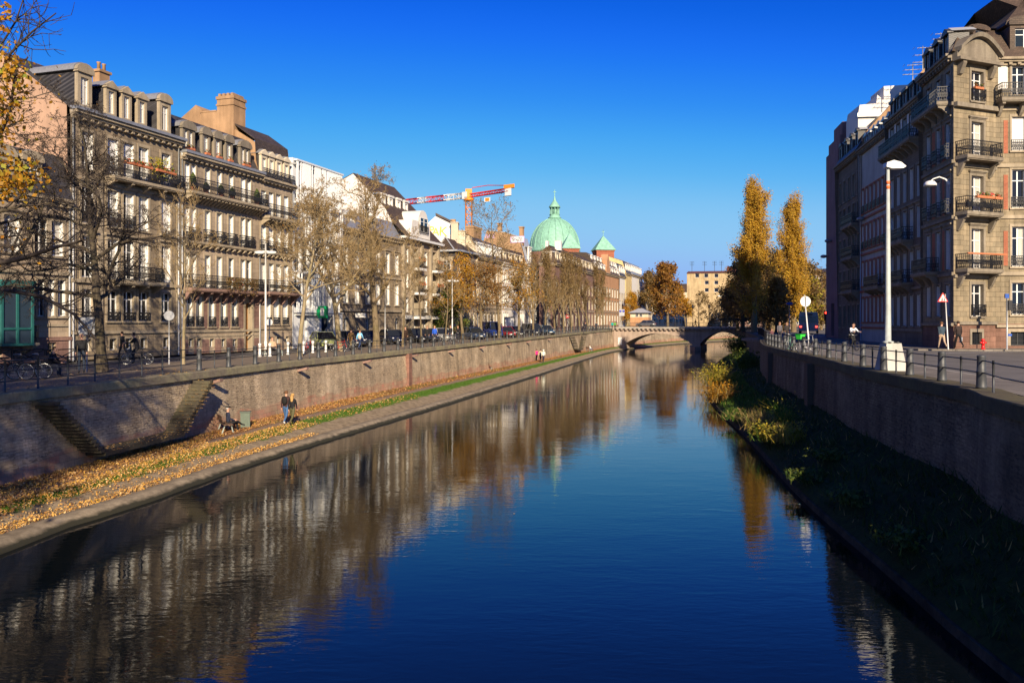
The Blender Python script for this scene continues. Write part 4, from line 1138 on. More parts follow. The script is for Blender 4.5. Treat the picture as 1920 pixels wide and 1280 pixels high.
o = win(b.o, 0, e0, 1.1, e1-e0, 0, 'case', 'dark'); o.location = (-.03, ey+.55, e0); o.rotation_euler = (0, 0, -math.pi/2)
rf = MB(); zr = b.L(857, 450)[1]; hh = b.H
rf.poly([(-.5,-.5,hh),(b.W,-.5,hh),(b.W,yS/2,zr),(3.2,yS/2,zr)]); rf.poly([(-.5,yS+.3,hh),(-.5,-.5,hh),(3.2,yS/2,zr)]); rf.poly([(b.W,yS+.3,hh),(-.5,yS+.3,hh),(3.2,yS/2,zr),(b.W,yS/2,zr)])
rf.poly([(-.5,-.5,hh-.02),(-.5,yS+.3,hh-.02),(b.W,yS+.3,hh-.02),(b.W,-.5,hh-.02)])
rf.build('roof', M['slate_brown'], b.o)
tr = MB(); tr.box(-.62, -.62, hh-.12, -.45, yS+.4, hh+.12); tr.box(-.449, -.62, hh-.12, b.W, -.45, hh+.12)
pyc = yS*.5
tr.tube([(-.55, .2, hh+.1), (-.55, pyc, hh+1.9), (-.55, yS-.2, hh+.1)], .11, 5); tr.build('eaves', M['zinc_light'], b.o)
pd = MB(); pd.prism([(.3, hh+.1), (yS-.3, hh+.1), (pyc, hh+1.75)], -.5, 3.0); pd.build('pediment', M['slate_brown'], b.o)
# yard wall between B5 and B6
yw = MB(); a = FL.pt(FL.hit(822)[0]); c = FL.pt(FL.hit(857)[0])
yw.obox(((a.x+c.x)/2, (a.y+c.y)/2, .55), (Vector((c.x-a.x, c.y-a.y, 0))/2)*.98, Vector((FL.inn.x, FL.inn.y, 0))*.15, (0,0,1.0))
tag(yw.build('yard_wall', M['plaster_white']), 'low white yard wall between the apartment house and the slate-hung house', 'wall')

# graffiti gable house (rear) and B7
b = Bld('stone_house', 'long stone house with a row of nine narrow slate dormers and a tan chimney', FL, 893, 940, ZF, 11.3, 13, 'beige_light', cat='house'); B7 = b
n = 8
for i in range(n):
    x = b.W*(i+.5)/n; b.op(x, 8.3, .85, 2.0, b.rng.choice(['curtain', 'blind', 'half']), hood=1); b.op(x, 4.9, .85, 2.4, b.rng.choice(['curtain', 'dark']), hood=1); b.op(x, 1.2, .9, 2.4, b.rng.choice(['dark', 'half']))
b.course(4.2, .2, .12); b.cornice(pr=.45, h=.4)
prof = [(-.2, b.H), b.S(890, 470), b.S(888, 452), (6.5, b.L(893, 430)[1]+.8), (12.9, b.H+1)]
prof = [(-.2, b.H), (1.0, b.H+2.6), (3.0, b.H+3.3), (5.5, b.H+4.6), (12.9, b.H-3)]
b.finish_wall(prof, side_mat='plaster_cream'); b.done_cornice(); b.roof(prof, 'slate', x0=.35)
for i in range(9): b.dormer(b.W*(i+.6)/9.2, b.H+.15, .85, 1.75, .0, 2.0, 'flat', 'white', 'zinc', .5, 1.3, 1, 'blind')
y0 = b.S(903, 440)[0]; ya = 3.6; xa, zc = b.inward(888, 427, ya); xb, _ = b.inward(903, 427, ya)
mb = MB(); mb.box(xa, ya, b.H, xb, ya+1.3, zc); mb.box(xa-.1, ya-.1, zc+.002, xb+.1, ya+1.4, zc+.35); mb.build('chimney', M['plaster_tan'], b.o)
pm = MB(); pm.prism([(-.35, b.H), (.9, b.H+2.9), (2.2, b.H+3.4), (2.2, 6), (.02, 6), (.02, b.H)], -.02, .32); pm.build('parapet', M['plaster_cream'], b.o)
# graffiti gable: tall white house standing behind the slate-hung house
def P2(px, d): return Vector(((px-CX)/F*d, d))
gd = 119.0
b0 = P2(804, gd); b1 = P2(846, gd); fg = Fac((b0.x, b0.y), (b1.x-b0.x, b1.y-b0.y))
b = Bld('gable_house', 'tall white rear gable wall painted with big orange graffiti letters', fg, 800, 846, ZF, 12, 0, 'plaster_white', 'plaster_white', cat='house')
pts = [b.L(*q) for q in ((800,520),(846,520),(846,418),(836,412),(818,404),(804,417),(800,421))]
mb = MB(); mb.prism([(x, z) for x, z in pts], 0, .4, 0, 'y'); mb.build('gable_wall', M['plaster_white'], b.o)
mb = MB(); q = [b.L(*k) for k in ((817,403.5),(853,421))]
mb.hexa([(q[0][0],-.3,q[0][1]),(q[1][0],-.3,q[1][1]),(q[1][0],9,q[1][1]),(q[0][0],9,q[0][1]),(q[0][0],-.3,q[0][1]+.3),(q[1][0],-.3,q[1][1]+.3),(q[1][0],9,q[1][1]+.3),(q[0][0],9,q[0][1]+.3)]); mb.build('roof', M['slate_brown'], b.o)
mb = MB(); mb.box(b.L(845,0)[0], .41, 2, b.L(852,0)[0], 9, b.L(852,424)[1]); mb.build('side_wall', M['plaster_cream'], b.o)
x, z = b.L(845.5, 410); mb = MB(); mb.box(x-.3, 3, z-3, x+.45, 3.8, z+.3); mb.build('chimney', M['plaster_tan'], b.o)
x, z = b.L(810, 435); 
mb = MB(); xa, za = b.L(822, 443); xb, zb_ = b.L(845, 429); 
mb.poly([(xa,-.006,za),(xb,-.006,za+.3),(xb,-.006,zb_),((xa+xb)/2,-.006,zb_+.1)]); mb.build('graffiti_paint', M['graf_blue'], b.o)
for tx, px, py, s in (('P', 809, 432, 1.5), ('A', 817, 435, 1.55), ('K', 831, 435, 1.9)):
    x, z = b.L(px, py); t = text_mesh(b.o, tx, s, (x, -.02, z), (R(90), R(4), 0), 'graf_orange', .01, 'graffiti_letter')
# second rear blocks (cream party walls right of the graffiti)
for k, (pa, pb, pt) in enumerate(((847, 860, 420), (860, 873, 435))):
    xa, za = b.L(pa, pt); xb, _ = b.L(pb, pt); mb = MB(); mb.box(xa, -1.2+k*.4, 4, xb-.01, 1.0, za); mb.box(xa-.1, -1.3+k*.4, za+.002, xb+.05, 1.1, za+.15); mb.build('party_wall', M['plaster_cream'], b.o)

# B8: white facade with grouped round-headed windows
b = Bld('white_house', 'white house front with groups of round-headed windows and a planted balcony', FL, 940, 985, ZF+.1, 11.25, 12, 'plaster_white', 'plaster_white', cat='house')
g3 = [(.16, 3), (.5, 2), (.84, 3)]
for cx, k in g3:
    for i in range(k):
        x = b.W*cx + (i-(k-1)/2)*.95
        for z0 in (8.4, 5.0): b.op(x, z0, .62, 2.1, b.rng.choice(['dark', 'half']), arch=True, sill=False, surround=0, frame='offwhite')
        b.op(x, 1.2, .65, 2.4, 'half', sill=False)
b.course(4.2, .2, .14); b.course(7.8, .2, .14); b.cornice(pr=.5)
bo = b.balcony(b.W*.38, b.W*.62, 8.3, .9, .2, 3, 1.0); rng = random.Random(2); mb = MB()
for i in range(320):
    c = Vector((b.W*.5+rng.gauss(0, .8), -.7+rng.gauss(0, .2), 8.4+abs(rng.gauss(0, .8)))); s = .1; a = Vector((rng.uniform(-1,1), rng.uniform(-1,1), rng.uniform(-1,1))).normalized(); q = a.orthogonal().normalized(); mb.quad(c-a*s, c-q*s, c+a*s, c+q*s)
mb.build('balcony_plants', M['leaf_yellowgreen'], b.o)
prof = [(-.2, b.H), (.6, b.H+2.4), (5, b.H+3.6), (11.9, b.H)]
b.finish_wall(prof, side_mat='plaster_cream'); b.done_cornice(); b.roof(prof, 'slate_brown', x0=.05)
for i in range(4): b.dormer(b.W*(i+.6)/4.4, b.H+.1, 1.3, 1.5, -.05, 2.0, 'flat', 'plaster_cream', 'zinc', .9, 1.1, 1, 'dark')
# B9: narrow tall house with a tan graffiti party wall
b = Bld('narrow_house', 'tall narrow cream house with broad tan party wall carrying two lilac graffiti tags', FL, 985, 1000, ZF+.1, 12.1, 12, 'plaster_cream', 'plaster_white', cat='house'); B9 = b
for z0 in (1, 4, 7, 9.6):
    for f in (.3, .72): b.op(b.W*f, z0, .9, 1.9, b.rng.choice(['curtain', 'half', 'dark']))
prof = [(0, b.H), (.35, b.S(985, 470)[1]-.4), (1.2, b.S(983, 444)[1]), b.S(945, 436), b.S(912, 433), (b.S(905, 436)[0]+.5, b.S(905, 440)[1]-3)]
b.finish_wall(prof, side_mat='plaster_tan'); b.roof([(p[0]-.1, p[1]+.02) for p in prof], 'zinc_light', x0=-.05); b.cornice(pr=.4); b.done_cornice()
b.dormer(b.W*.5, b.H+.1, 1.7, 2.6, -.15, 1.6, 'flat', 'plaster_white', 'zinc', 1.0, 2.0, 1, 'dark')
for px, py, hh in ((935.5, 430, 1.5), (976.5, 438, 1.6)):
    y, z = b.S(px, py+6); mb = MB(); mb.box(.2, y-.3, z-1.5, 1.0, y+.35, z+hh); mb.box(.1, y-.4, z+hh+.002, 1.1, y+.45, z+hh+.2); mb.build('chimney', M['plaster_tan'], b.o)
for txt, px, py, s, mt in (('SNZE', 970, 449, .78, 'graf_dark'), ('BAZ', 919, 443, 1.0, 'graf_lilac')):
    y, z = b.S(px, py); 
    if mt == 'graf_dark':
        mb = MB(); mb.box(-.012, y-1.12, z-.42, -.003, y+1.12, z+.48); mb.build('graffiti_paint', M['white'], b.o)
        mb = MB(); mb.box(-.010, y-1.28, z-.55, -.002, y+1.28, z+.6); mb.build('graffiti_paint', M['graf_lilac'], b.o)
    text_mesh(b.o, txt, s, (-.03, y, z), (R(90), 0, R(-90)), mt, .008, 'graffiti_letter')
# scaffold-like recess and grey link block in the side street behind
b = Bld('rear_building', 'narrow shadowed rear building in the gap beside the mansard corner house', Fac(tuple(P2(999, 165)), tuple(P2(1016, 166)-P2(999, 165))), 998, 1016, 0, 13, 10, 'plaster_grey', 'plaster_grey')
for z0 in (1, 4, 7, 10): b.op(b.W*.4, z0, .9, 1.8, 'dark'); b.op(b.W*.85, z0, .3, 1.8, 'curtain')
b.finish_wall(); mb = MB(); mb.box(0, -.2, b.H, b.W, 10, b.H+.2); mb.build('roof', M['zinc'], b.o)
sc_ = MB()
for x in (.3, 1.1): sc_.tube([(x, -.7, 0), (x, -.7, 13)], .05, 4)
for z in range(1, 13): sc_.tube([(.3, -.7, z), (1.1, -.7, z)], .035, 4); sc_.box(.3, -.9, z+.3, 1.1, -.4, z+.34)
sc_.build('scaffold', M['rail'], b.o)

# B10: mansard corner house (front face + quay face)
cor = FL.pt(FL.hit(1040)[0]); 
ZB2 = ZF+.4
fq = Bld('mansard_house', 'long brown mansard corner house with white stone dormers, behind a row of brown trees', FL, 1040, 1113, ZB2, EYE+(604-503)*178/F, 14, 'pink', 'trim', cat='house'); b = fq
n = 11
for i in range(n):
    x = b.W*(i+.5)/n
    for z0, h in ((1.0, 2.6), (4.7, 2.3), (7.9, 2.1)): b.op(x, z0, 1.1, h, b.rng.choice(['curtain', 'half', 'dark']))
b.cornice(pr=.6); b.course(4.1, .25, .15)
prof = [(-.3, b.H), (.7, b.H+2.9), (6, b.H+5.0), (13.9, b.H)]
b.finish_wall([(0, b.H), (13.9, b.H)], left=False); b.done_cornice('trim')
for i in range(n): b.dormer(b.W*(i+.5)/n, b.H+.1, 1.7, 2.0, -.1, 1.6, 'flat', 'plaster_cream', 'zinc_light', .95, 1.5, 1, 'dark')
a1 = P2(1011, cor.y+.8)
ff = Fac((a1.x, a1.y), (cor.x-a1.x, cor.y-a1.y))
b = Bld('mansard_house', 'end front of brown mansard corner house, facing the canal bend below the green dome', ff, 1011, 1040, ZB2, fq.zt, 13, 'pink', 'trim', cat='house')
for i in range(1):
    x = b.W*.5
    for z0, h in ((1.0, 2.6), (4.7, 2.3), (7.9, 2.1)): b.op(x, z0, 1.2, h, b.rng.choice(['dark', 'half']))
    b.dormer(x, b.H+.1, 1.9, 2.0, -.1, 1.6, 'flat', 'plaster_cream', 'zinc_light', 1.1, 1.5, 1, 'dark')
b.cornice(pr=.6); b.finish_wall([(0, b.H), (12.9, b.H)], right=False); b.done_cornice('trim')
for px, w2, hh in ((1026, .5, 1.9), (1047, 1.25, 1.6)):
    x, z = b.inward(px, 452, 5.5); mb = MB(); mb.box(x-w2/2, 5, z-1.9, x+w2/2, 6.2, z); mb.build('chimney', M['plaster_white'], b.o)
e0 = Vector(a1); e1 = Vector(cor); e2 = FL.pt(FL.hit(1113)[0]); e3 = e2 + FL.inn*14; e4 = e0 + Vector((.2, 1)).normalized()*16
merge_into(fq, b); add_world(fq, hip_rings([e0, e1, e2, e3, e4], fq.zt+.02, [(-.35, .0), (.75, 2.9), (1.8, 3.7)]), 'roof', 'slate_brown')
# B11: two-tier mansard house in orange sandstone
b = Bld('sandstone_house', 'orange sandstone house with two rows of white dormers and a stepped stone gable', FL, 1113, 1160, ZB2+.1, EYE+(604-512)*212/F, 13, 'plaster_orange', 'trim', cat='house')
n = 9
for i in range(n):
    x = b.W*(i+.5)/n
    for z0, h in ((1.0, 2.6), (4.7, 2.5), (8.2, 2.3)): b.op(x, z0, 1.9, h, 'curtain' if i % 2 else 'half', frame='white')
    if i != 4: b.dormer(x, b.H+.1, 1.6, 1.5, -.1, 1.4, 'gable', 'plaster_white', 'zinc', 1.0, 1.15, 1, 'curtain', .3)
    b.dormer(x, b.H+2.3, 1.3, 1.15, .8, 1.6, 'flat', 'plaster_white', 'zinc', .9, .8, 1, 'curtain')
b.cornice(pr=.5); b.course(4.1, .25, .15); prof = [(-.3, b.H), (.7, b.H+2.3), (1.8, b.H+4.0), (7, b.H+4.3), (12.9, b.H)]
b.finish_wall(prof, side_mat='slate_brown'); b.done_cornice(); b.roof(prof, 'slate_brown')
mb = MB(); xc = b.W*.5; pf = [(xc-2.6, b.H), (xc-2.6, b.H+1.6), (xc-1.7, b.H+1.6), (xc-1.7, b.H+3.2), (xc-.8, b.H+3.9), (xc, b.H+4.9), (xc+.8, b.H+3.9), (xc+1.7, b.H+3.2), (xc+1.7, b.H+1.6), (xc+2.6, b.H+1.6), (xc+2.6, b.H)]
mb.prism(pf, -.35, 1.5, 0, 'y'); mb.build('stepped_gable', M['plaster_orange'], b.o)
# B12-14
for pa, pb, top, wall, rm, lab, dm in ((1160, 1172, 518, 'plaster_white', 'slate', 'narrow white house between the sandstone house and the yellow house', 1), (1172, 1183, 513, 'plaster_yellow', 'slate', 'narrow yellow house beside the white one near the bridge', 1), (1183, 1203, 517, 'plaster_white', 'zinc', 'white house with grey metal mansard at the end of the row by the bridge', 3)):
    b = Bld('town_house', lab, FL, pa, pb, ZB2+.2, 0, 12, wall, 'trim', cat='house')
    d = FL.hit((pa+pb)/2)[1]; b.zt = EYE+(604-top)*d/F; b.H = b.zt-b.zb; n = max(3, int(b.W/2.6))
    for i in range(n):
        for z0 in (1.0, 4.4, 7.6): b.op(b.W*(i+.5)/n, z0, 1.1, 2.0, b.rng.choice(['curtain', 'dark', 'half']), frame='offwhite')
        b.dormer(b.W*(i+.5)/n, b.H+.1, 1.5, 2.4, -.1, 1.6, 'flat', 'plaster_white', 'zinc', .9, 1.9, 1, 'half')
    prof = [(-.3, b.H), (.8, b.H+3.4), (6, b.H+5.2), (11.9, b.H)]; b.cornice(pr=.5); b.finish_wall(prof); b.done_cornice(); b.roof(prof, rm)
b = Bld('brown_roofed_house', 'brown roofed house behind the rusty trees at the end of the left row', FL, 1203, 1222, 0, 12.5, 12, 'plaster_cream', cat='house')
for i in range(5):
    for z0 in (1.0, 4.4, 7.6): b.op(b.W*(i+.5)/5, z0, 1.1, 2.0, 'half')
prof = [(-.3, b.H), (6, b.H+6.2), (11.9, b.H)]; b.finish_wall(prof); b.roof(prof, 'slate_brown')

# ---------------------------------------------------------------- domed church
dd = 300.0; cx_, r_ = 1040, 47*dd/F; cen = P2(cx_, dd)
ch = thing('domed_church', 'church with large green copper dome, lantern and cross behind the mansard house', 'church', (cen.x, cen.y, 0))
def zp(py, d=dd): return EYE-(py-CY)*d/F
zb = zp(468); zt = zp(409); mb = MB(); prof = [(r_*1.02, zb-1.2), (r_*1.02, zb-.2)]
for i in range(15):
    a = math.pi/2*i/14; r = max(r_*math.cos(a), 1.7); prof.append((r, zb + (zt-zb)*math.sin(a)))
mb.lathe(prof, 40, (0,0,0))
for k in range(20):    # standing seams / ribs
    th = 2*math.pi*k/20; mb.tube([((r+.06)*math.cos(th), (r+.06)*math.sin(th), z) for r, z in prof[2:]], .14, 4)
mb.build('dome', M['copper'], ch)
mb = MB(); mb.lathe([(r_*1.05, 0), (r_*1.05, zb-1.25)], 40); mb.build('drum', M['redstone'], ch)
cs = thing  # lantern
xo = (1033-cx_)/F*dd; mb = MB(); z0 = zt-.2; xo = 0
mb.lathe([(2.3, z0), (2.4, z0+.4), (1.9, z0+.5), (1.8, z0+1.4), (2.0, z0+1.5)], 16)
for k in range(8): th = 2*math.pi*k/8; mb.tube([(1.55*math.cos(th), 1.55*math.sin(th), z0+1.5), (1.55*math.cos(th), 1.55*math.sin(th), z0+4.0)], .22, 6)
mb.lathe([(.85, z0+1.5), (.85, z0+4)], 10); mb.lathe([(2.1, z0+4.0), (2.1, z0+4.3), (1.3, z0+5.4), (.6, z0+6.4), (.3, z0+7.4), (.12, z0+8.2), (.1, z0+10.5)], 16)
mb.box(-.55, -.06, z0+9.6, .55, .06, z0+9.8); mb.build('lantern', M['copper'], ch)
def spire_tower(px, py_tip, py_eave, wpx, d, label):
    c = P2(px, d); s = wpx/2*d/F; zt = zp(py_tip, d); ze = zp(py_eave, d)
    o = thing('church_tower', label, 'tower', (c.x, c.y, 0), R(8))
    mb = MB(); mb.box(-s*.9, -s*.9, 0, s*.9, s*.9, ze); mb.box(-s*.96, -s*.96, ze-.5, s*.96, s*.96, ze-.01); mb.build('wall', M['brick'], o)
    mb = MB(); q = s*1.08; mb.poly([(-q,-q,ze),(q,-q,ze),(q*.05,-q*.05,zt),(-q*.05,-q*.05,zt)]); mb.poly([(q,-q,ze),(q,q,ze),(q*.05,q*.05,zt),(q*.05,-q*.05,zt)]); mb.poly([(q,q,ze),(-q,q,ze),(-q*.05,q*.05,zt),(q*.05,q*.05,zt)]); mb.poly([(-q,q,ze),(-q,-q,ze),(-q*.05,-q*.05,zt),(-q*.05,q*.05,zt)]); mb.poly([(-q,-q,ze),(-q,q,ze),(q,q,ze),(q,-q,ze)])
    mb.tube([(0,0,zt-.3),(0,0,zt+2.2)], .1, 5); mb.box(-.5,-.06,zt+1.5,.5,.06,zt+1.65); mb.build('spire', M['copper'], o)
spire_tower(1131, 443, 470, 37, 285, 'square brick tower with small green copper pyramid roof right of the dome')
spire_tower(1068, 438, 467, 33, 270, 'green copper pyramid roof of the tower overlapping the right edge of the big dome')

# ---------------------------------------------------------------- far buildings beyond the bridge
far = Fac(tuple(P2(1290, 330)), tuple(P2(1380, 325)-P2(1290, 330)))
b = Bld('tan_building', 'large plain tan building with few small windows beyond the bridge', far, 1288, 1384, 0, EYE+(604-512)*328/F, 20, 'plaster_tan', 'plaster_tan')
M['tan_render'] = plaster('streaked_tan_render', (.52, .39, .22), .4); b.wm = b.tm = 'tan_render'
for px, py in ((1307,517),(1324,517),(1343,517),(1325,530),(1343,530),(1325,544),(1343,544)):
    x, z = b.L(px, py); b.op(x, z-.7, 1.5, 1.5, 'dark', style='plain', sill=False, surround=0)
b.finish_wall(); mb = MB(); mb.prism([(-.4, b.H+.01), (10, b.H+1.4), (20, b.H+.01)], -.2, b.W+.2); mb.build('roof', M['tile_red'], b.o)
mb = MB(); x, z = b.L(1362, 516); mb.prism([(0, b.H), (8, b.H+3), (16, b.H)], x, b.W+6); mb.build('roof', M['tile_red'], b.o)
for px in (1296, 1320, 1339, 1352): x, z = b.L(px, 510); mb = MB(); mb.tube([(x,5,b.H),(x,5,b.H+5)], .08, 4); [mb.tube([(x-.9,5,b.H+zz_),(x+.9,5,b.H+zz_)], .05, 4) for zz_ in (3.6,4.3,4.9)]; mb.build('antenna', M['rail'], b.o)
fr = Fac(tuple(P2(1500, 230)), tuple(P2(1560, 222)-P2(1500, 230)))
b = Bld('mansard_block', 'pale stone apartment block with mansard dormers far behind the poplars', fr, 1512, 1575, 0, EYE+(604-531)*228/F, 14, 'cream', 'trim', cat='apartment block')
for i in range(6):
    for z0 in (1, 4.2, 7.4): b.op(b.W*(i+.5)/6, z0, 1.0, 2.0, 'dark')
    b.dormer(b.W*(i+.5)/6, b.H+.1, 1.2, 1.7, 0, 2, 'gable', 'plaster_white', 'zinc', .7, 1.2)
prof = [(-.3, b.H), (1, b.H+2.6), (5, b.H+4), (13.9, b.H)]; b.cornice(); b.finish_wall(prof); b.done_cornice(); b.roof(prof, 'slate')
# low far skyline houses closing the street gaps
for k, (pa, pb, d, top, wall, lab) in enumerate(((1205, 1292, 380, 548, 'plaster_cream', 'pale house glimpsed through the rusty trees left of the tan building'), (1384, 1520, 300, 560, 'pink', 'low pinkish house row behind the dark poplar trunks'))):
    ff = Fac(tuple(P2(pa, d)), tuple(P2(pb, d-4)-P2(pa, d))); b = Bld('house_row', lab, ff, pa, pb, 0, EYE+(604-top)*d/F, 14, wall, cat='houses'); n = 9
    for i in range(n):
        for z0 in (1, 4.4): b.op(b.W*(i+.5)/n, z0, 1.2, 2.0, b.rng.choice(['dark', 'half']))
    prof = [(-.3, b.H), (7, b.H+4), (13.9, b.H)]; b.finish_wall(prof); b.roof(prof, 'slate_brown')

# ---------------------------------------------------------------- tower crane
cd = 260.0; cc = P2(879, cd)
cr = thing('tower_crane', 'orange tower crane with red and white lattice jib above the rooftops', 'crane', (cc.x, cc.y, 0))
M['crane_orange'] = plain('orange_crane_paint', (.75, .24, .02), .5); M['crane_red'] = plain('red_crane_paint', (.55, .03, .025), .5)
def lattice(mb, a, b, half, n, t, m=0, tri=False):
    a, b = Vector(a), Vector(b); d = (b-a).normalized(); u = d.cross(Vector((0,1,0) if abs(d.z) > .5 else (0,0,1))).normalized(); v = d.cross(u)
    cs = [(u*half+v*half), (-u*half+v*half), (-u*half-v*half), (u*half-v*half)]
    for c in cs: mb.tube([a+c, b+c], t, 4, m)
    for i in range(n):
        p, q = a.lerp(b, i/n), a.lerp(b, (i+1)/n)
        for k in range(4):
            c0, c1 = cs[k], cs[(k+1) % 4]
            mb.tube([p+c0, q+c1] if i % 2 else [p+c1, q+c0], t*.6, 3, m); mb.tube([p+c0, p+c1], t*.6, 3, m)
zs = zp(376, cd); mb = MB(); lattice(mb, (0,0,0), (0,0,zs), .95, int(zs/2.2), .17); mb.build('mast', M['crane_orange'], cr)
zj = zp(366, cd); xl = (700-879)/F*cd; mb = MB(); segs = [(874,835),(835,804),(804,788),(788,757),(757,700)]
dirj = Vector((P2(760, 275).x-cc.x, P2(760, 275).y-cc.y, 0)).normalized()
tot = (Vector((P2(760, 275).x-cc.x, P2(760, 275).y-cc.y, 0))).length
jz = lambda f: zj
for k, (f0, f1, mt) in enumerate(((.05,.36,'white'),(.36,.64,'crane_red'),(.64,.78,'white'),(.78,1.1,'crane_red'),(1.1,1.5,'white'))):
    mb = MB(); a = dirj*tot*f0; c = dirj*tot*f1; lattice(mb, (a.x, a.y, jz(f0)), (c.x, c.y, jz(f1)), .75, max(3, int((f1-f0)*tot/1.7)), .14); mb.build('jib', M[mt], cr)
e = -dirj*tot*.58; mb = MB(); lattice(mb, (0, 0, zj-.2), (e.x, e.y, zj+.3), .45, 8, .16); mb.tube([(-dirj*tot*.05).to_tuple()[:2]+(zj+2.2,), (-dirj*tot*.28).to_tuple()[:2]+(zj+2.4,), (e.x, e.y, zj+1.6)], .12, 4); mb.build('counter_jib', M['crane_red'], cr)
mb = MB(); mb.obox((e.x, e.y, zj+1.3), dirj*2.0, (0,.7,0), (0,0,.55)); mb.build('winch', M['crane_orange'], cr)
mb = MB(); q = e + dirj*.4; mb.obox((q.x, q.y, zj-.4), dirj*1.2, (0,.6,0), (0,0,1.1)); mb.build('counterweight', M['white'], cr)
mb = MB(); q = -dirj*tot*.27; mb.obox((q.x, q.y, zj-2.0), dirj*1.15, (0,.08,0), (0,0,.65), 0); mb.obox((q.x, q.y-.1, zj-2.0), dirj*.75, (0,.02,0), (0,0,.5), 1); mb.build('sign_board', [M['white'], M['crane_orange']], cr)
mb = MB(); mb.lathe([(1.5, zs-.1), (1.7, zs+.3), (1.2, zs+.9)], 12); mb.obox((0,0,zj+.6), (1.0,0,0), (0,.8,0), (0,0,1.3)); mb.build('slewing_ring', M['crane_orange'], cr)
mb = MB(); q = dirj*1.6; mb.obox((q.x, q.y-1.0, zj-.2), dirj*1.0, (0,.8,0), (0,0,1.1)); mb.build('cab', M['white'], cr)
# ---------------------------------------------------------------- right bank buildings
RF = Fac((20.05+.17*96, 96), (-.17, -1))
ZR = -.15
# R1 corner house: chamfer, side-street face and quay face
c0 = RF.pt(RF.hit(1788)[0]); K1 = W(1867, 652.5, -.02); K2 = W(1925, 649.0, -.02)
K1 = Vector((K1.x, K1.y)); 
fch = Fac((c0.x, c0.y), (K1.x-c0.x, K1.y-c0.y)); dr = Vector((K2.x-K1.x, K2.y-K1.y)); 
dr = Vector((1, -.05)); fsd = Fac((K1.x, K1.y), tuple(dr))
ch = Bld('corner_house', 'chamfered ashlar corner house with iron balconies, curved pediment and brick panels', fch, 1788, 1867, ZR-.1, 0, 0.6, 'corner', 'trim_dark', cat='house')
ztop = ch.fac.hit(1860, 112)[1]; ch.zt = ztop; ch.H = ztop-ch.zb; b = ch
def Z(px, py): return b.L(px, py)[1]
xw = b.X(1832); ww = b.X(1843)-b.X(1820.5)
lv = [(Z(1830, 593), Z(1830, 533)), (Z(1830, 505), Z(1830, 429)), (Z(1830, 400), Z(1830, 330)), (Z(1830, 297), Z(1830, 229)), (Z(1830, 190), Z(1830, 134))]
for i, (z0, z1) in enumerate(lv):
    b.op(xw, z0, ww, z1-z0, ['dark', 'half', 'half', 'half', 'dark'][i], panel='l', surround=1.2, sill=(i in (0, 4)), hood=0 if i in (0, 4) else .8, rev=.3)
b.op(b.X(1831), Z(1831, 646), .95, .85, 'dark', style='grid', sill=False, surround=1.2, frame='iron')
for i in (1, 2, 3):
    z0 = lv[i][0]
    o = b.balcony(b.X(1788)+.12, b.X(1858), z0-.02, .95, .22, 2, 1.0, 'trim_dark', bh=.95)
flower_box(b.o, b.X(1815), -.98, lv[2][0]+.85, .9, 1); flower_box(b.o, b.X(1830), -.98, lv[2][0]+.85, .8, 2); flower_box(b.o, b.X(1846), -.98, lv[2][0]+.85, .7, 3); flower_box(b.o, xw-.1, -.2, lv[4][0]+.75, .8, 4)
mb = MB(); mb.box(b.X(1788)+.1, -1.03, lv[1][0]+.92, b.X(1862), -.93, lv[1][0]+1.02); mb.build('shelf', M['terracotta'], b.o)
link('railing', railing_mesh(ww+.1, .12, .8), b.o, (xw-ww/2-.05, -.2, lv[0][0])); link('railing', railing_mesh(ww+.1, .12, .8), b.o, (xw-ww/2-.05, -.2, lv[4][0]))
for z in (Z(1830, 512), Z(1830, 405), Z(1830, 306)): b.course(z-.35, .22, .12)
b.course(Z(1830, 203)-.1, .3, .3); b.course(Z(1830, 607)-.05, .2, .16)
# carved brackets and curved pediment at the head
mb = MB(); xc = b.W*.48; hw = b.W*.5; n = 14; z0 = b.H-.1; rise = 1.25
arc = [(xc-hw+2*hw*i/n, z0+rise*math.sin(math.pi*(i/n)*.94+.1)) for i in range(n+1)]
mb.prism([(xc-hw, z0-.25)] + arc + [(xc+hw, z0-.25)], -.35, .3, 0, 'y')
for (xa, za), (xb, zb_) in zip(arc, arc[1:]): mb.hexa([(xa,-.65,za+.003),(xb,-.65,zb_+.003),(xb,.35,zb_+.003),(xa,.35,za+.003),(xa,-.7,za+.28),(xb,-.7,zb_+.28),(xb,.35,zb_+.28),(xa,.35,za+.28)])
mb.box(xc-hw, -.6, z0-.45, xc+hw, -.002, z0-.252)
for x in (xc-hw*.72, xc+hw*.72): mb.prism([(-.003, z0-.46), (-.5, z0-.46), (-.5, z0-.62), (-.2, z0-1.25), (-.003, z0-1.35)], x-.16, x+.16)
mb.build('pediment', M['trim_dark'], b.o)
b.finish_wall(left=False, right=False, back=False); b.done_cornice()
# side-street face
sd_ = Bld('corner_house', 'sunlit side-street front of the ashlar corner house with brick panels, white windows and closed blind', fsd, 1867, 2080, ZR-.1, ztop+.1, 12, 'corner', 'trim', cat='house'); b = sd_
xs = [b.X(1910), b.X(1985), b.X(2050)]; wv = b.X(1924)-b.X(1897)
for x in xs:
    for (pt, pb_, gl) in ((530, 590, 'dark'), (425, 500, 'half'), (318, 390, 'dark'), (219, 283, 'blind'), (124, 178, 'dark')):
        b.op(x, Z(1905, pb_), wv, Z(1905, pt)-Z(1905, pb_), gl, panel='l', surround=1, sill=True, rail=.75 if pt != 124 else None, rev=.28)
    b.op(x, Z(1905, 648), 1.1, .95, 'dark', style='grid', sill=False, surround=1.2, frame='iron')
    o = b.balcony(x-wv*.5-1.1, x+wv*.5+1.2, Z(1905, 188), .9, .22, 3, 1.0, 'trim_dark', bh=.8)
pb = MB()
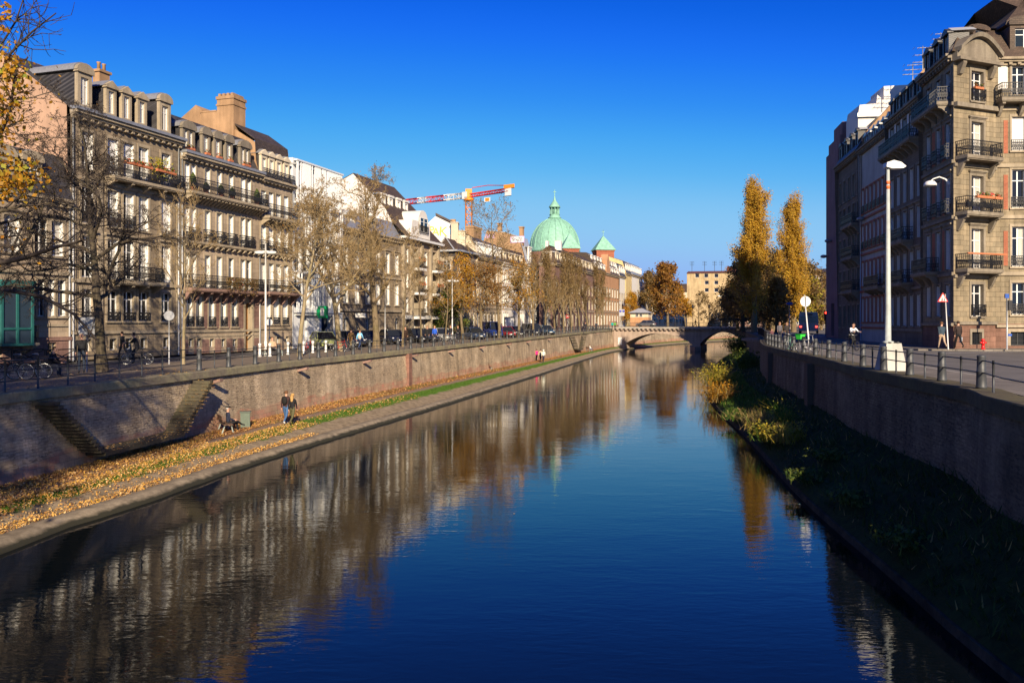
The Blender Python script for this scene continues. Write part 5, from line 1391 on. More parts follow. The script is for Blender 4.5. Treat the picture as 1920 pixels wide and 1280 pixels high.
for x in xs:
    for pt, pb_ in ((433, 498), (328, 393), (226, 288)):
        zA, zB = Z(1886, pb_), Z(1886, pt); xa, xb = x-(xs[0]-b.X(1881.5)), x-(xs[0]-b.X(1889.5)); pb = MB(); pb.box(xa, -.025, zA, xb, -.001, zB); pb.build('brick_panel', M['brick'], b.o)
    zA, zB = Z(1880, 168), Z(1880, 116); pb = MB(); pb.box(b.X(1871)+x-xs[0], -.03, zA, b.X(1889)+x-xs[0], -.001, zB); pb.build('white_panel', M['plaster_white'], b.o)
for z in (Z(1880, 508), Z(1880, 402), Z(1880, 306), Z(1880, 200)): b.course(z-.3, .24, .12)
b.course(Z(1880, 611)-.1, .2, .16); b.cornice(pr=.45)
b.finish_wall(left=False); b.done_cornice()
b.dormer(b.X(1925), b.H+.35, 2.0, 2.0, .2, 2.4, 'arch', 'slate_brown', 'slate_brown', 1.3, 1.5, 1, 'dark', .5)
b.dormer(b.X(2010), b.H+.35, 2.0, 2.0, .2, 2.4, 'arch', 'slate_brown', 'slate_brown', 1.3, 1.5, 1, 'dark', .5)
b = ch
b.dormer(b.X(1850), b.H+.75, 1.45, 1.35, .45, 1.3, 'arch', 'slate_brown', 'slate_brown', 1.0, 1.05, 1, 'dark', .25)
# quay face of the corner house
b = Bld('corner_house', 'shaded quay front of the ashlar corner house with brick panels between its three window bays', RF, 1730, 1788, ZR-.1, ztop, 13, 'corner', 'trim_dark', cat='house'); r1 = b
bx = [b.W*f for f in (.22, .55, .85)]
for x in bx:
    for i, (z0, z1) in enumerate(lv): b.op(x, z0, .95, z1-z0, b.rng.choice(['dimcurtain', 'dark']) if False else b.rng.choice(['curtain', 'half', 'half']), panel='l', surround=1, cur='curtain', sill=i == 0, hood=.7 if 0 < i < 4 else 0)
    link('railing', railing_mesh(1.1, .3, .95), b.o, (x-.55, -.32, lv[2][0])); link('railing', railing_mesh(1.1, .3, .95), b.o, (x-.55, -.32, lv[3][0]))
b.balcony(.1, b.W-.5, lv[4][0]-.05, .9, .2, 5, 1.0, 'trim_dark', bh=.6); b.balcony(.1, b.W*.55, lv[1][0]-.02, .9, .2, 3, 1.0, 'trim_dark', bh=.7)
pb = MB()
for i in (1, 2, 3):
    for xa, xb in ((bx[0]+.75, bx[1]-.75), (bx[1]+.75, bx[2]-.75)):
        if xb > xa+.2: pb = MB(); pb.box(xa, -.02, lv[i][0], xb, -.001, lv[i][1]); pb.build('brick_panel', M['brick'], b.o)
for i in (1, 2, 3, 4): b.course(lv[i][0]-.45, .22, .12)
b.course(1.75, .2, .16); prof = [(-.35, b.H), (1.3, b.H+3.6), (5, b.H+5.0), (12.9, b.H+5)]; b.cornice(pr=.5)
b.finish_wall(right=False); b.done_cornice()
for f in (.14, .44, .74): b.dormer(b.W*f, b.H+.2, 1.2, 1.5, .05, 1.3, 'gable', 'slate', 'zinc_light', .8, 1.3, 1, 'dark', .35)
f0 = RF.pt(r1.t0); f1 = Vector(c0); f2 = Vector(K1); f3 = fsd.pt(sd_.t0+sd_.W); f4 = f3 + fsd.inn*14; f5_ = f0 + RF.inn*14
zc_ = min(ch.zt, sd_.zt)
merge_into(ch, sd_, r1); add_world(ch, hip_rings([f0, f1, f2, f3, f4, f5_], zc_+.03, [(-.25, .0), (1.0, 2.0), (1.9, 2.7)]), 'roof', 'slate_brown')
k0 = K1 + fsd.u*.5 + fsd.inn*1.15; add_world(ch, hip_rings([k0, f3 + fsd.inn*1.15, f4, k0 + fsd.inn*12], zc_+2.0, [(0, 0), (4.6, 4.4)]), 'roof', 'slate_brown')
# R2
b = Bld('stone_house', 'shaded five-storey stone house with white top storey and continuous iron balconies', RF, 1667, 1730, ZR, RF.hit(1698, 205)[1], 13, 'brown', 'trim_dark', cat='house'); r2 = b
n = 5; zz2 = [1.6, 5.0, 8.3, 11.4, b.H-2.6]; xs = [b.W*(i+.6)/n*.98 for i in range(n)]
for i, x in enumerate(xs):
    for k, z0 in enumerate(zz2): b.op(x, z0, 1.0, (2.4 if k < 4 else 1.9), b.rng.choice(['curtain', 'half', 'curtain', 'dark']), panel='l', hood=.8 if k in (1, 2) else 0, sill=k in (0, 4), surround=1)
pw = MB()
for xa, xb in zip([0]+[x+.5 for x in xs], [x-.5 for x in xs]+[b.W]): pw.box(xa, -.04, b.H-2.9, xb, -.001, b.H-.55)
pw.build('top_storey', M['plaster_white'], b.o)
for z0 in (5.0, 8.3): b.balcony(b.W*.15, b.W*.75, z0-.03, .9, .2, 5, 1.0, 'trim_dark', bh=.6)
b.balcony(.1, b.W-.1, b.H-3.0, .95, .22, 8, 1.0, 'trim_dark', bh=.6)
b.course(4.4, .2, .15); b.course(1.2, .2, .12); prof = [(-.35, b.H), (1.0, b.H+.9), (12.9, b.H+.9)]; b.cornice(pr=.5); b.finish_wall(prof); b.done_cornice(); b.roof(prof, 'slate')
for i in range(5): b.dormer(b.W*(i+.5)/5, b.H+.25, 1.1, 1.2, .0, 1.6, 'flat', 'slate', 'zinc_light', .7, .85, 1, 'dark')
# R3
b = Bld('white_house', 'shaded pale house with rows of white windows under small brick arches', RF, 1615, 1667, ZR, RF.hit(1640, 262)[1], 13, 'plaster_grey', 'brick', cat='house'); r3 = b
n = 7; xs = [b.W*(i+.5)/n for i in range(n)]
for x in xs:
    for k, z0 in enumerate((1.9, 5.3, 8.8, 12.2)): b.op(x, z0, .82, 2.3, b.rng.choice(['curtain', 'half', 'curtain']), panel='l', surround=.7, arch=k != 1, sill=True, rail=.7 if k > 1 else None)
b.course(4.7, .2, .15); b.course(8.2, .2, .12); b.course(11.6, .2, .12); b.course(1.3, .2, .12); b.balcony(b.W*.45, b.W*.98, 5.0, .9, .2, 4, 1.0, 'trim_dark')
prof = [(-.35, b.H), (1.2, b.H+1.0), (12.9, b.H+1.1)]; b.cornice(pr=.55); b.finish_wall(prof); b.done_cornice('trim_dark'); b.roof(prof, 'slate')
for i in range(6): b.dormer(b.W*(i+.5)/6, b.H+.25, .8, .9, .2, 1.6, 'gable', 'zinc', 'zinc_light', .45, .6, 1, 'dark', .3)
b.pipe(.15, 0, b.H-.5)
# R4 with the tall tan party wall
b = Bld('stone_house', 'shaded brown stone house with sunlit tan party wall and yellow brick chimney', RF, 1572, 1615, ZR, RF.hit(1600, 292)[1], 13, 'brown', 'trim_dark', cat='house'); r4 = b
n = 5
for i in range(n):
    for k, z0 in enumerate((1.4, 5.0, 8.3, 11.5, 14.4)): b.op(b.W*(i+.5)/n, z0, .95, 2.2, b.rng.choice(['dark', 'half', 'dimcurtain']) if False else b.rng.choice(['dark', 'half']), surround=.8, sill=True, cur='dimcurtain')
for z0 in (5.0, 8.3, 11.5): b.balcony(b.W*.5, b.W*.98, z0, .9, .22, 4, 1.0, 'trim_dark', bh=.7)
prof = [(-.4, b.H), (1.5, b.H+3.0), (6, b.H+5), (12.9, b.H+3)]; b.cornice(pr=.6); b.finish_wall(prof); b.done_cornice(); b.roof(prof, 'slate', x1=b.W-.3)
for i in range(4): b.dormer(b.W*(i+.5)/4.3, b.H+.35, 1.1, 1.7, .0, 2.0, 'gable', 'slate', 'zinc_light', .7, 1.2, 1, 'dark', .3)
def S4(px, py): return b.S(px, py, b.W)
pm = MB(); pts = [S4(1617, 286), S4(1617, 254), S4(1740, 121), S4(1780, 116), (9.5, 3), (0, 3)]
pm.prism(pts, b.W-.3, b.W+.05, 0); pm.build('party_wall', M['plaster_tan'], b.o)
ya, za = S4(1740, 100); yb, _ = S4(1778, 112); pm = MB(); pm.box(b.W-1.4, ya, b.H, b.W+.12, yb, za); pm.box(b.W-1.5, ya-.1, za+.002, b.W+.2, yb+.1, za+.25); pm.build('chimney', M['brick_yellow'], b.o)
for k, (px, py, hh) in enumerate(((1715, 160, 2.2), (1734, 150, 3.4), (1768, 105, 2.4))):
    y, z = S4(px, py); mb = MB(); mb.tube([(b.W-.6, y, z-1.0), (b.W-.6, y, z+hh)], .045, 5)
    for j in range(3):
        zz_ = z+hh*(.55+.2*j); mb.tube([(b.W-.6, y-.9+.2*j, zz_), (b.W-.6, y+.9, zz_)], .03, 4)
        for q in range(4): mb.tube([(b.W-1.0, y-.8+q*.45, zz_), (b.W-.2, y-.8+q*.45, zz_)], .02, 3)
    mb.build('antenna', M['zinc_light'], b.o)
# R5 blank mauve end house
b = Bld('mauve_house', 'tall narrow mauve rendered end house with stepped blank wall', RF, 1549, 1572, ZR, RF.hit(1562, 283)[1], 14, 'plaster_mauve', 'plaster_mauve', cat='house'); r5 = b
for z0 in (.4,): b.op(b.W*.55, z0, 1.6, 3.6, 'dark', style='plain', surround=0, sill=False, rev=.6)
b.finish_wall(); mb = MB(); mb.box(.4, .2, b.H, b.W, 14, b.H+1.2); mb.box(2.2, .4, b.H+1.2, b.W, 14, b.H+2.6); mb.build('parapet', M['plaster_mauve'], b.o)
mb = MB(); mb.box(1.2, 3, b.H+1.2, 2.1, 3.9, b.H+3.0); mb.build('chimney', M['plaster_orange'], b.o)
# white stepped rear block above the roofs
rb = P2(1612, 84); f5 = Fac(tuple(rb), (1, -.1))
b = Bld('rear_block', 'white stepped rear block lit by the sun above the shaded roofs', f5, 1606, 1716, 0, 20, 10, 'plaster_white', 'plaster_white', cat='building')
mb = MB(); pts = [b.L(*q) for q in ((1609,300),(1720,300),(1720,158),(1657,162),(1657,188),(1645,178),(1643,194),(1612,197),(1609,215))]
mb.prism([(x, z) for x, z in pts], 0, 4, 0, 'y'); mb.build('wall', M['plaster_white'], b.o)
mb = MB(); xa, za = b.L(1606, 216); xb, _ = b.L(1652, 216); mb.box(xa, -.3, za-.25, xb, -.002, za+.15); mb.build('roof', M['zinc'], b.o)
# antenna over the corner roof
# ---------------------------------------------------------------- trees
def perp(v):
    a = Vector((0,0,1)) if abs(v.z) < .9 else Vector((1,0,0)); return v.cross(a).normalized()
def grow(seed, height, r0, clear=.28, spread=55, up=.25, nlimb=9, sub=(6, 6, 5), ratio=(.55, .5, .5), wig=.22, droop=0.0, leaves=0, leaf=.1, sides=(8, 5, 4, 3), leader=True, leafspread=.25, lean=(0, 0), minr=.007, leaf_from=.0, limb_up=0.0, fork=False, twr=None):
    rng = random.Random(seed); tk = MB(); cr = MB(); tips = []
    def path(p, d, L, n, wg, upb, drp=0):
        pts = [p.copy()]; d = d.normalized()
        for i in range(n):
            d = (d + Vector((rng.gauss(0, wg), rng.gauss(0, wg), rng.gauss(0, wg)*.7 + upb - drp*(i/n)))).normalized(); pts.append(pts[-1] + d*(L/n))
        return pts
    def at(pts, f):
        x = f*(len(pts)-1); i = min(len(pts)-2, int(x)); return pts[i].lerp(pts[i+1], x-i), (pts[i+1]-pts[i]).normalized()
    def branch(p, d, L, r, lev):
        n = (10, 7, 5, 3, 2)[min(lev, 4)]
        pts = path(p, d, L, n, wig*(1+.25*lev), up*(.12 if lev else .1), droop*(.0 if lev == 0 else .35))
        rad = [max(minr, r*(1-.78*(i/n))) for i in range(n+1)]
        mb = tk if lev <= 1 else cr
        mb.tube(pts, rad, sides[min(lev, len(sides)-1)], 0, False)
        if lev >= 2: tips.append(pts)
        if lev <= len(sub) and lev >= 1:
            k = sub[lev-1] if lev-1 < len(sub) else 0
            kids(pts, rad, k, lev, L)
        return pts, rad
    def kids(pts, rad, k, lev, L, lo=.22):
        for j in range(k):
            f = lo + (1-lo)*(j+rng.random())/k; f = min(f, .98)
            q, t = at(pts, f); a = rng.random()*2*math.pi; u = perp(t); v = t.cross(u)
            ang = R(rng.gauss(spread*.85, 12)); dd = t*math.cos(ang) + (u*math.cos(a)+v*math.sin(a))*math.sin(ang); dd.z += up*.6 - droop*.25
            i = min(len(rad)-1, int(f*(len(rad)-1))); rr = max(minr, rad[i]*(.62 if lev == 0 else .6))
            LL = L*ratio[min(lev, len(ratio)-1)]*(1-.45*f)*rng.uniform(.75, 1.25)
            branch(q, dd, LL, rr, lev+1)
    # trunk
    n = 12; d = Vector((lean[0], lean[1], 1)).normalized()
    tp = path(Vector((0,0,-.1)), d, height*(1 if leader else .62), n, wig*.22, .08)
    rad = [r0*(1-.86*(i/n)**1.1) + (r0*.35 if i == 0 else 0) for i in range(n+1)]
    tk.tube(tp, rad, sides[0], 0, False)
    for j in range(nlimb):
        f = clear/(1 if leader else .62) + (1-clear/(1 if leader else .62))*((j+rng.random()*.8)/nlimb)**1.0; f = min(f, .97)
        q, t = at(tp, f); a = j*2.4 + rng.random()*.9; ang = R(spread*rng.uniform(.8, 1.2)*(1-.35*f))
        dd = t*math.cos(ang) + Vector((math.cos(a), math.sin(a), 0))*math.sin(ang); dd.z += limb_up
        i = min(n, int(f*n)); L = height*ratio[0]*(1.05-.6*f)*rng.uniform(.8, 1.2)
        branch(q, dd, L, max(.02, rad[i]*.6), 1)
    if not leader:
        for j in range(3): branch(tp[-1], Vector((math.cos(j*2.1+seed), math.sin(j*2.1+seed), 1.5)), height*.4, rad[-1]*1.6+.03, 1)
    tips.append(tp[-3:])
    for i in range(leaves):
        p = tips[rng.randrange(len(tips))]; q, t = at(p, leaf_from+(1-leaf_from)*rng.random())
        c = q + Vector((rng.gauss(0, leafspread), rng.gauss(0, leafspread), rng.gauss(0, leafspread))); s = leaf*rng.uniform(.6, 1.3)
        a = Vector((rng.uniform(-1,1), rng.uniform(-1,1), rng.uniform(-1,1))).normalized(); b = a.cross(Vector((rng.uniform(-1,1), rng.uniform(-1,1), rng.uniform(-1,1)))).normalized()
        cr.quad(c-a*s, c-b*s*.7, c+a*s, c+b*s*.7, 1)
    return tk, cr
def tree(name, label, pos, g, tm, cm, lm, rz=0, cat='tree', group=None):
    o = thing(name, label, cat, pos, rz, group)
    tk, cr = g; tk.build('trunk', M[tm], o); cr.build('crown', [M[cm], M[lm]], o); return o
def PL(px, py, z=None):     # a point on the left promenade seen at (px, py)
    p = W(px, py, ZL)
    for _ in range(6):
        z = zl_top(p); p = W(px, py, z-.01)
    return p
def PD(px, d, z=None):
    x = (px-CX)/F*d; p = Vector((x, d, 0)); p.z = (zl_top(p)-.01) if z is None else z; return p

# big bare tree on the left
p1 = PL(192, 697)
tree('bare_tree', 'large old bare tree with drooping twigs on the promenade in front of the five-dormer house', p1,
     grow(11, 11.3, .24, .27, 64, .1, 20, (11, 9, 6), (.5, .45, .45, .5), .22, .25, 60, .05, (10, 6, 4, 3), minr=.0075), 'bark_dark', 'twig_dark', 'leaf_rust', R(40))
# tree at the left edge with gold leaves and long bare boughs
p0 = PD(-105, 30); 
tree('golden_tree', 'tree at the left edge with clumps of golden leaves and long dark boughs', p0, grow(4, 12.5, .3, .25, 66, .2, 16, (9, 7, 4), (.45, .45, .42), .2, .1, 500, .07, (10, 6, 4, 3), minr=.008), 'bark_dark', 'twig_dark', 'leaf_gold', R(20))
# its leafy bough: leaves clustered on an own branch system
o = [x for x in C.objects if x.get('label', '').startswith('tree at the left edge')][0]
rng = random.Random(8); mb = MB()
def bough(pts, r):
    mb.tube(pts, [r*(1-.75*i/(len(pts)-1)) for i in range(len(pts))], 6, 0, False)
inv = Matrix.Rotation(-R(20), 4, 'Z') @ Matrix.Translation(-p0)
def wp(px, py, d): return inv @ P(px, py, d)
b1 = [wp(-105, 470, 30), wp(-60, 380, 28.5), wp(-20, 300, 27.5), wp(15, 220, 27), wp(28, 150, 26.6), wp(32, 105, 26.4)]
b2 = [wp(-20, 300, 27.5), wp(10, 320, 26.8), wp(40, 320, 26.4), wp(62, 335, 26.2), wp(70, 318, 26)]
b3 = [wp(-60, 380, 28.5), wp(-20, 340, 27), wp(15, 330, 26.6), wp(30, 345, 26.3)]
b4 = [wp(-105, 540, 30), wp(-40, 500, 28), wp(40, 485, 27), wp(110, 462, 26.5), wp(160, 450, 26.2)]
b5 = [wp(-105, 560, 30), wp(-10, 540, 28), wp(80, 556, 27.2), wp(140, 590, 27), wp(185, 640, 26.8)]
b6 = [wp(-105, 430, 30), wp(-30, 200, 28), wp(20, 100, 27), wp(60, 60, 26.6), wp(105, 25, 26.3)]
b7 = [wp(-105, 400, 30), wp(-20, 120, 27.6), wp(30, 40, 27), wp(50, -20, 26.8)]
for q, r in ((b1, .1), (b2, .05), (b3, .05), (b4, .13), (b5, .1), (b6, .07), (b7, .06)): bough(q, r)
def twigs(pts, n, L):
    for i in range(n):
        f = .25+.75*rng.random(); x = f*(len(pts)-1); k = min(len(pts)-2, int(x)); q = pts[k].lerp(pts[k+1], x-k); t = (pts[k+1]-pts[k]).normalized()
        d = (t*.8 + Vector((rng.gauss(0, .7), rng.gauss(0, .7), rng.gauss(0.15, .6)))).normalized(); a = [q]; 
        for j in range(4): d = (d + Vector((rng.gauss(0, .22), rng.gauss(0, .22), rng.gauss(0.03, .22)))).normalized(); a.append(a[-1]+d*L/4*rng.uniform(.6, 1.2))
        mb.tube(a, [.022, .017, .013, .01, .008], 4, 0, False)
        for j in range(4):
            d2 = (d + Vector((rng.gauss(0, .8), rng.gauss(0, .8), rng.gauss(0, .7)))).normalized(); s0 = a[rng.randrange(1, 5)]; mb.tube([s0, s0+d2*L*.22, s0+d2*L*.4+Vector((0,0,.06))], [.011, .009, .007], 3, 0, False)
for q, n, L in ((b4, 26, 1.5), (b5, 26, 1.4), (b6, 20, 1.3), (b7, 14, 1.3), (b1, 10, .8)): twigs(q, n, L)
for pts, n in ((b1, 640), (b2, 330), (b3, 300)):
    for i in range(n):
        x = (1.6+ (len(pts)-2.6)*rng.random()) if pts is b1 else rng.random()*(len(pts)-1); k = min(len(pts)-2, int(x)); q = pts[k].lerp(pts[k+1], x-k)
        c = q + Vector((rng.gauss(-.12, .3), rng.gauss(0, .3), rng.gauss(-.12, .3))); s = .085*rng.uniform(.6, 1.3)
        a = Vector((rng.uniform(-1,1), rng.uniform(-1,1), rng.uniform(-1,1))).normalized(); b = a.cross(Vector((rng.uniform(-1,1), rng.uniform(-1,1), rng.uniform(-1,1)))).normalized()
        mb.quad(c-a*s, c-b*s*.75, c+a*s, c+b*s*.75, 1 if rng.random() < .8 else 2)
for i in range(26):
    c = wp(rng.uniform(0, 20), rng.uniform(5, 60), 26.5); s = .08; a = Vector((rng.uniform(-1,1), rng.uniform(-1,1), rng.uniform(-1,1))).normalized(); b = a.orthogonal().normalized(); mb.quad(c-a*s, c-b*s, c+a*s, c+b*s, 1)
mb.build('leafy_bough', [M['twig_dark'], M['leaf_gold'], M['leaf_yellowgreen']], o)
# slim young tree
tree('young_tree', 'slim pale young bare tree in front of the long-balcony house', PL(343, 684), grow(21, 8.4, .10, .3, 38, .45, 14, (8, 6, 4), (.5, .5, .45), .16, 0, 20, .05, (8, 5, 4, 3), minr=.0065), 'bark_pale', 'twig', 'leaf_rust')
# mid bare trees
tree('bare_tree', 'pale bare tree standing before the white slatted building', PL(562, 668), grow(31, 10.2, .17, .36, 50, .28, 17, (10, 8, 6), (.5, .5, .48), .24, .04, 160, .06, (10, 6, 4, 3), minr=.0095), 'bark_pale', 'twig', 'leaf_rust')
tree('bare_tree', 'big bare tree with thick low forking limbs beside the parked green car', PL(637, 658), grow(33, 11.6, .24, .3, 50, .3, 17, (10, 8, 6), (.52, .5, .48), .22, .03, 160, .06, (10, 6, 4, 3), minr=.0095), 'bark_pale', 'twig', 'leaf_rust')
tree('bare_tree', 'tallest dark bare tree rising above the white gable', PL(706, 652), grow(37, 14.6, .31, .26, 44, .3, 20, (10, 8, 6), (.40, .48, .48), .2, .03, 2200, .05, (10, 6, 4, 3), minr=.0095), 'bark', 'twig', 'leaf_brown')
slim = [(755, 650, 10, 51, 'slim bare tree between the tall dark tree and the apartment house'), (791, 645, 9.5, 53, 'thin bare sapling before the apartment house shop signs'), (835, 640, 9.0, 57, 'thin leafing sapling left of the second white lamp post')]
for px, py, h, sd, lab in slim:
    tree('young_tree', lab, PL(px, py), grow(sd, h, .1, .35, 42, .4, 13, (7, 6, 4), (.42, .5, .48), .18, 0, 500 if px == 835 else 160, .07, (7, 4, 3, 3), minr=.008), 'bark', 'twig', 'leaf_brown')
# leafy autumn trees
leafy = [(868, 636, 8.6, 61, 5200, 'leaf_gold', 'golden tree just right of the second white lamp post', 'leaf_yellowgreen'), (903, 636, 8.8, 63, 3600, 'leaf_rust', 'rusty brown tree beside the dark blue van', None),
         (937, 634, 16.0, 65, 1200, 'leaf_brown', 'tall tree with bare top twigs before the white house', None), (972, 633, 8.8, 67, 3600, 'leaf_gold', 'golden brown tree before the narrow tall house', None)]
for px, py, h, sd, nl, lm, lab, _ in leafy:
    tree('autumn_tree', lab, PL(px, py), grow(sd, h, .2, .3, 52, .25, 15, (8, 7, 4), (.48, .5, .48), .22, .03, nl, .095, (8, 5, 3, 3), minr=.010, leafspread=.3), 'bark', 'twig', lm)
proto = grow(71, 15.5, .26, .16, 26, .6, 20, (8, 6, 4), (.45, .42, .42), .16, 0, 4200, .10, (7, 4, 3, 3), minr=.013, leafspread=.25)
row = [(1000, 122, 10.6), (1022, 131, 11.6), (1040, 140, 11.4), (1057, 146, 12.3), (1072, 152, 12.5), (1087, 158, 12.6), (1102, 164, 12.2), (1118, 170, 12), (1131, 176, 11)]
labs = ['first and nearest', 'second', 'third', 'fourth', 'fifth', 'sixth', 'seventh', 'eighth', 'ninth and farthest']
ro = None
for (px, d, h), lb in zip(row, labs):
    lab = lb+' of the upright brown trees before the mansard house'
    t = LW.hit(px); q, dv, nr = LW.at(t); q = q + nr*3.0
    k = d/q.y if q.y > 1 else 1
    pos = Vector((q.x, q.y, zl_top(q)-.01))
    pos = PD(px, min(d, q.y+12) if abs((px-CX)/F*d-q.x) > 25 else d)
    if ro is None: ro = tree('brown_tree', lab, pos, proto, 'bark', 'twig', 'leaf_brown', 0); ro.scale = (h/15.5,)*3
    else: dup(ro, pos, px*1.7, lab, (h/15.5,)*3)
for o in C.objects:
    if o.name.startswith('brown_tree') and o.parent is None: o['group'] = 'upright brown trees along the left quay'
# trees beyond the bridge
pB = grow(81, 13, .3, .2, 55, .25, 15, (8, 7, 4), (.42, .5, .45), .22, .02, 6500, .22, (7, 4, 3, 3), minr=.02, leafspread=.45)
for k, (px, d, h, lm, lab) in enumerate(((1187, 232, 8.6, 'leaf_gold', 'yellow tree above the little hip-roofed kiosk at the bridge end'), (1218, 262, 15.5, 'leaf_brown', 'dark brown tree left of the round rusty tree beyond the bridge'), (1252, 236, 17.0, 'leaf_rust', 'round rusty tree beyond the bridge, its crown the widest there'), (1285, 250, 11.5, 'leaf_gold', 'golden brown tree right of the round rusty tree beyond the bridge'))):
    o = tree('autumn_tree', lab, PD(px, d, .1), pB if k == 0 else grow(81+k*3, 13, .3, .2, 55, .25, 15, (8, 7, 4), (.42, .5, .45), .22, .02, 6000, .24, (7, 4, 3, 3), minr=.02, leafspread=.45), 'bark', 'twig', lm); o.scale = (h/13,)*3
bare = grow(95, 11, .2, .2, 50, .3, 13, (8, 7, 4), (.42, .5, .45), .2, .0, 500, .2, (6, 4, 3, 3), minr=.02)
first = None
for px, d, h, lab in ((1310, 235, 9.5, 'thin bare tree left of the tan building front'), (1330, 245, 9.0, 'bushy bare tree below the middle of the tan building'), (1352, 230, 10.0, 'bare tree before the right part of the tan building'), (1372, 215, 11, 'bare tree touching the dark left side of the tall poplar')):
    if first is None: first = tree('bare_tree', lab, PD(px, d, .1), bare, 'bark', 'twig', 'leaf_brown'); first.scale = (h/11,)*3
    else: dup(first, PD(px, d, .1), px, lab, (h/11,)*3)
# poplars
def poplar(seed, h, w, n, sz, low=.1):
    rng = random.Random(seed); tk = MB(); cr = MB(); tk.tube([(0,0,-.2),(0,0,h*.5),(0,0,h*.96)], [.5, .3, .03], 8, 0, False)
    for j in range(80):
        z = h*(low + .72*rng.random()**.9); a = rng.random()*6.28; L = h*.27*(1-z/h*.55)*rng.uniform(.6, 1.2); r0 = w*rng.uniform(.3, 1)**.8*min(1, (1.04-z/h)*1.25)
        pts = [Vector((0,0,z))]; 
        for i in range(1, 6): f = i/5; pts.append(Vector((math.cos(a)*r0*f**.7, math.sin(a)*r0*f**.7, z+L*f)) + Vector((rng.gauss(0,.1), rng.gauss(0,.1), 0)))
        cr.tube(pts, [.07, .055, .04, .03, .02, .01], 4, 0, False)
        m = int(n/80)
        cl = [(rng.random(), Vector((rng.gauss(0,.3), rng.gauss(0,.3), rng.gauss(0,.4)))) for _ in range(5)]
        for i in range(m):
            f, off = cl[rng.randrange(5)]; f = min(1, max(.08, f+rng.gauss(0,.1))); x = f*5; k = min(4, int(x)); q = pts[k].lerp(pts[k+1], x-k) + off*.5 + Vector((rng.gauss(0,.33), rng.gauss(0,.33), rng.gauss(0,.45))); s = sz*rng.uniform(.6, 1.3)
            u = Vector((rng.uniform(-1,1), rng.uniform(-1,1), rng.uniform(-.3,1))).normalized(); v = u.orthogonal().normalized(); cr.quad(q-u*s, q-v*s*.6, q+u*s, q+v*s*.6, 1)
    return tk, cr
tree('poplar_tree', 'tallest golden poplar, its lower half in shade, beyond the right quay', PD(1414, 123, .2), poplar(3, 23.9, 4.0, 46000, .135), 'bark', 'twig', 'leaf_poplar', cat='poplar')
tree('poplar_tree', 'shorter sunlit golden poplar right of the tallest one', PD(1488, 136, .2), poplar(7, 23.2, 4.1, 46000, .135), 'bark', 'twig', 'leaf_poplar', cat='poplar')
tree('poplar_tree', 'bare upright tree tucked between the two golden poplars', PD(1449, 138, .2), poplar(9, 14.5, 2.4, 2600, .14), 'bark', 'twig', 'leaf_brown', cat='poplar')
for px, d, h, sd, lab in ((1432, 150, 12.5, 201, 'dark dense tree behind the foot of the tallest poplar'), (1470, 156, 13, 203, 'dark dense tree between the feet of the two poplars'), (1505, 150, 11, 205, 'dark dense tree below the right poplar'), (1383, 168, 8.5, 207, 'dark tree hanging over the right arch of the bridge'), (1410, 166, 10, 209, 'dark tree at the right bridge end behind the tallest poplar'), (1440, 168, 10, 211, 'dark tree right of the bridge end between the poplars')):
    tree('bushy_tree', lab, PD(px, d, .2), grow(sd, h, .35, .1, 60, .3, 18, (8, 7, 4), (.45, .5, .45), .22, 0, 9000, .2, (7, 4, 3, 3), minr=.012, leafspread=.5), 'bark_dark', 'twig', 'leaf_brown')
tree('bushy_tree', 'dark broad tree in shade below the tall poplar at the bridge end', PD(1393, 132, .2), grow(101, 11.5, .35, .12, 60, .3, 18, (8, 7, 4), (.45, .5, .45), .22, 0, 5200, .17, (7, 4, 3, 3), minr=.012, leafspread=.4), 'bark_dark', 'twig', 'leaf_brown')
tree('bushy_tree', 'dark shaded bush-like tree between the poplars and the bus', PD(1456, 126, .2), grow(103, 7.5, .3, .1, 60, .3, 18, (8, 7, 4), (.45, .5, .45), .22, 0, 5200, .16, (7, 4, 3, 3), minr=.012, leafspread=.4), 'bark_dark', 'twig', 'leaf_brown')
tree('bushy_tree', 'yellowish lit tree behind the round white sign disc', PD(1512, 150, .2), grow(105, 8.5, .3, .1, 60, .3, 16, (8, 7, 4), (.45, .5, .45), .22, 0, 4200, .2, (7, 4, 3, 3), minr=.014, leafspread=.4), 'bark_dark', 'twig', 'leaf_yellowgreen')
tree('bushy_tree', 'brown leafless tree before the far mansard block', PD(1540, 165, .2), grow(107, 11.5, .3, .15, 55, .3, 16, (8, 7, 4), (.45, .5, .45), .22, 0, 1600, .2, (7, 4, 3, 3), minr=.016, leafspread=.4), 'bark', 'twig', 'leaf_brown')
tree('evergreen_shrub', 'dark green evergreen in the small yard beside the slate-hung house', PD(842, 104, -.4), grow(111, 6.0, .2, .05, 60, .3, 16, (8, 7, 4), (.45, .5, .45), .22, 0, 5200, .12, (6, 4, 3, 3), minr=.012, leafspread=.3), 'bark_dark', 'twig', 'leaf_green', cat='shrub')

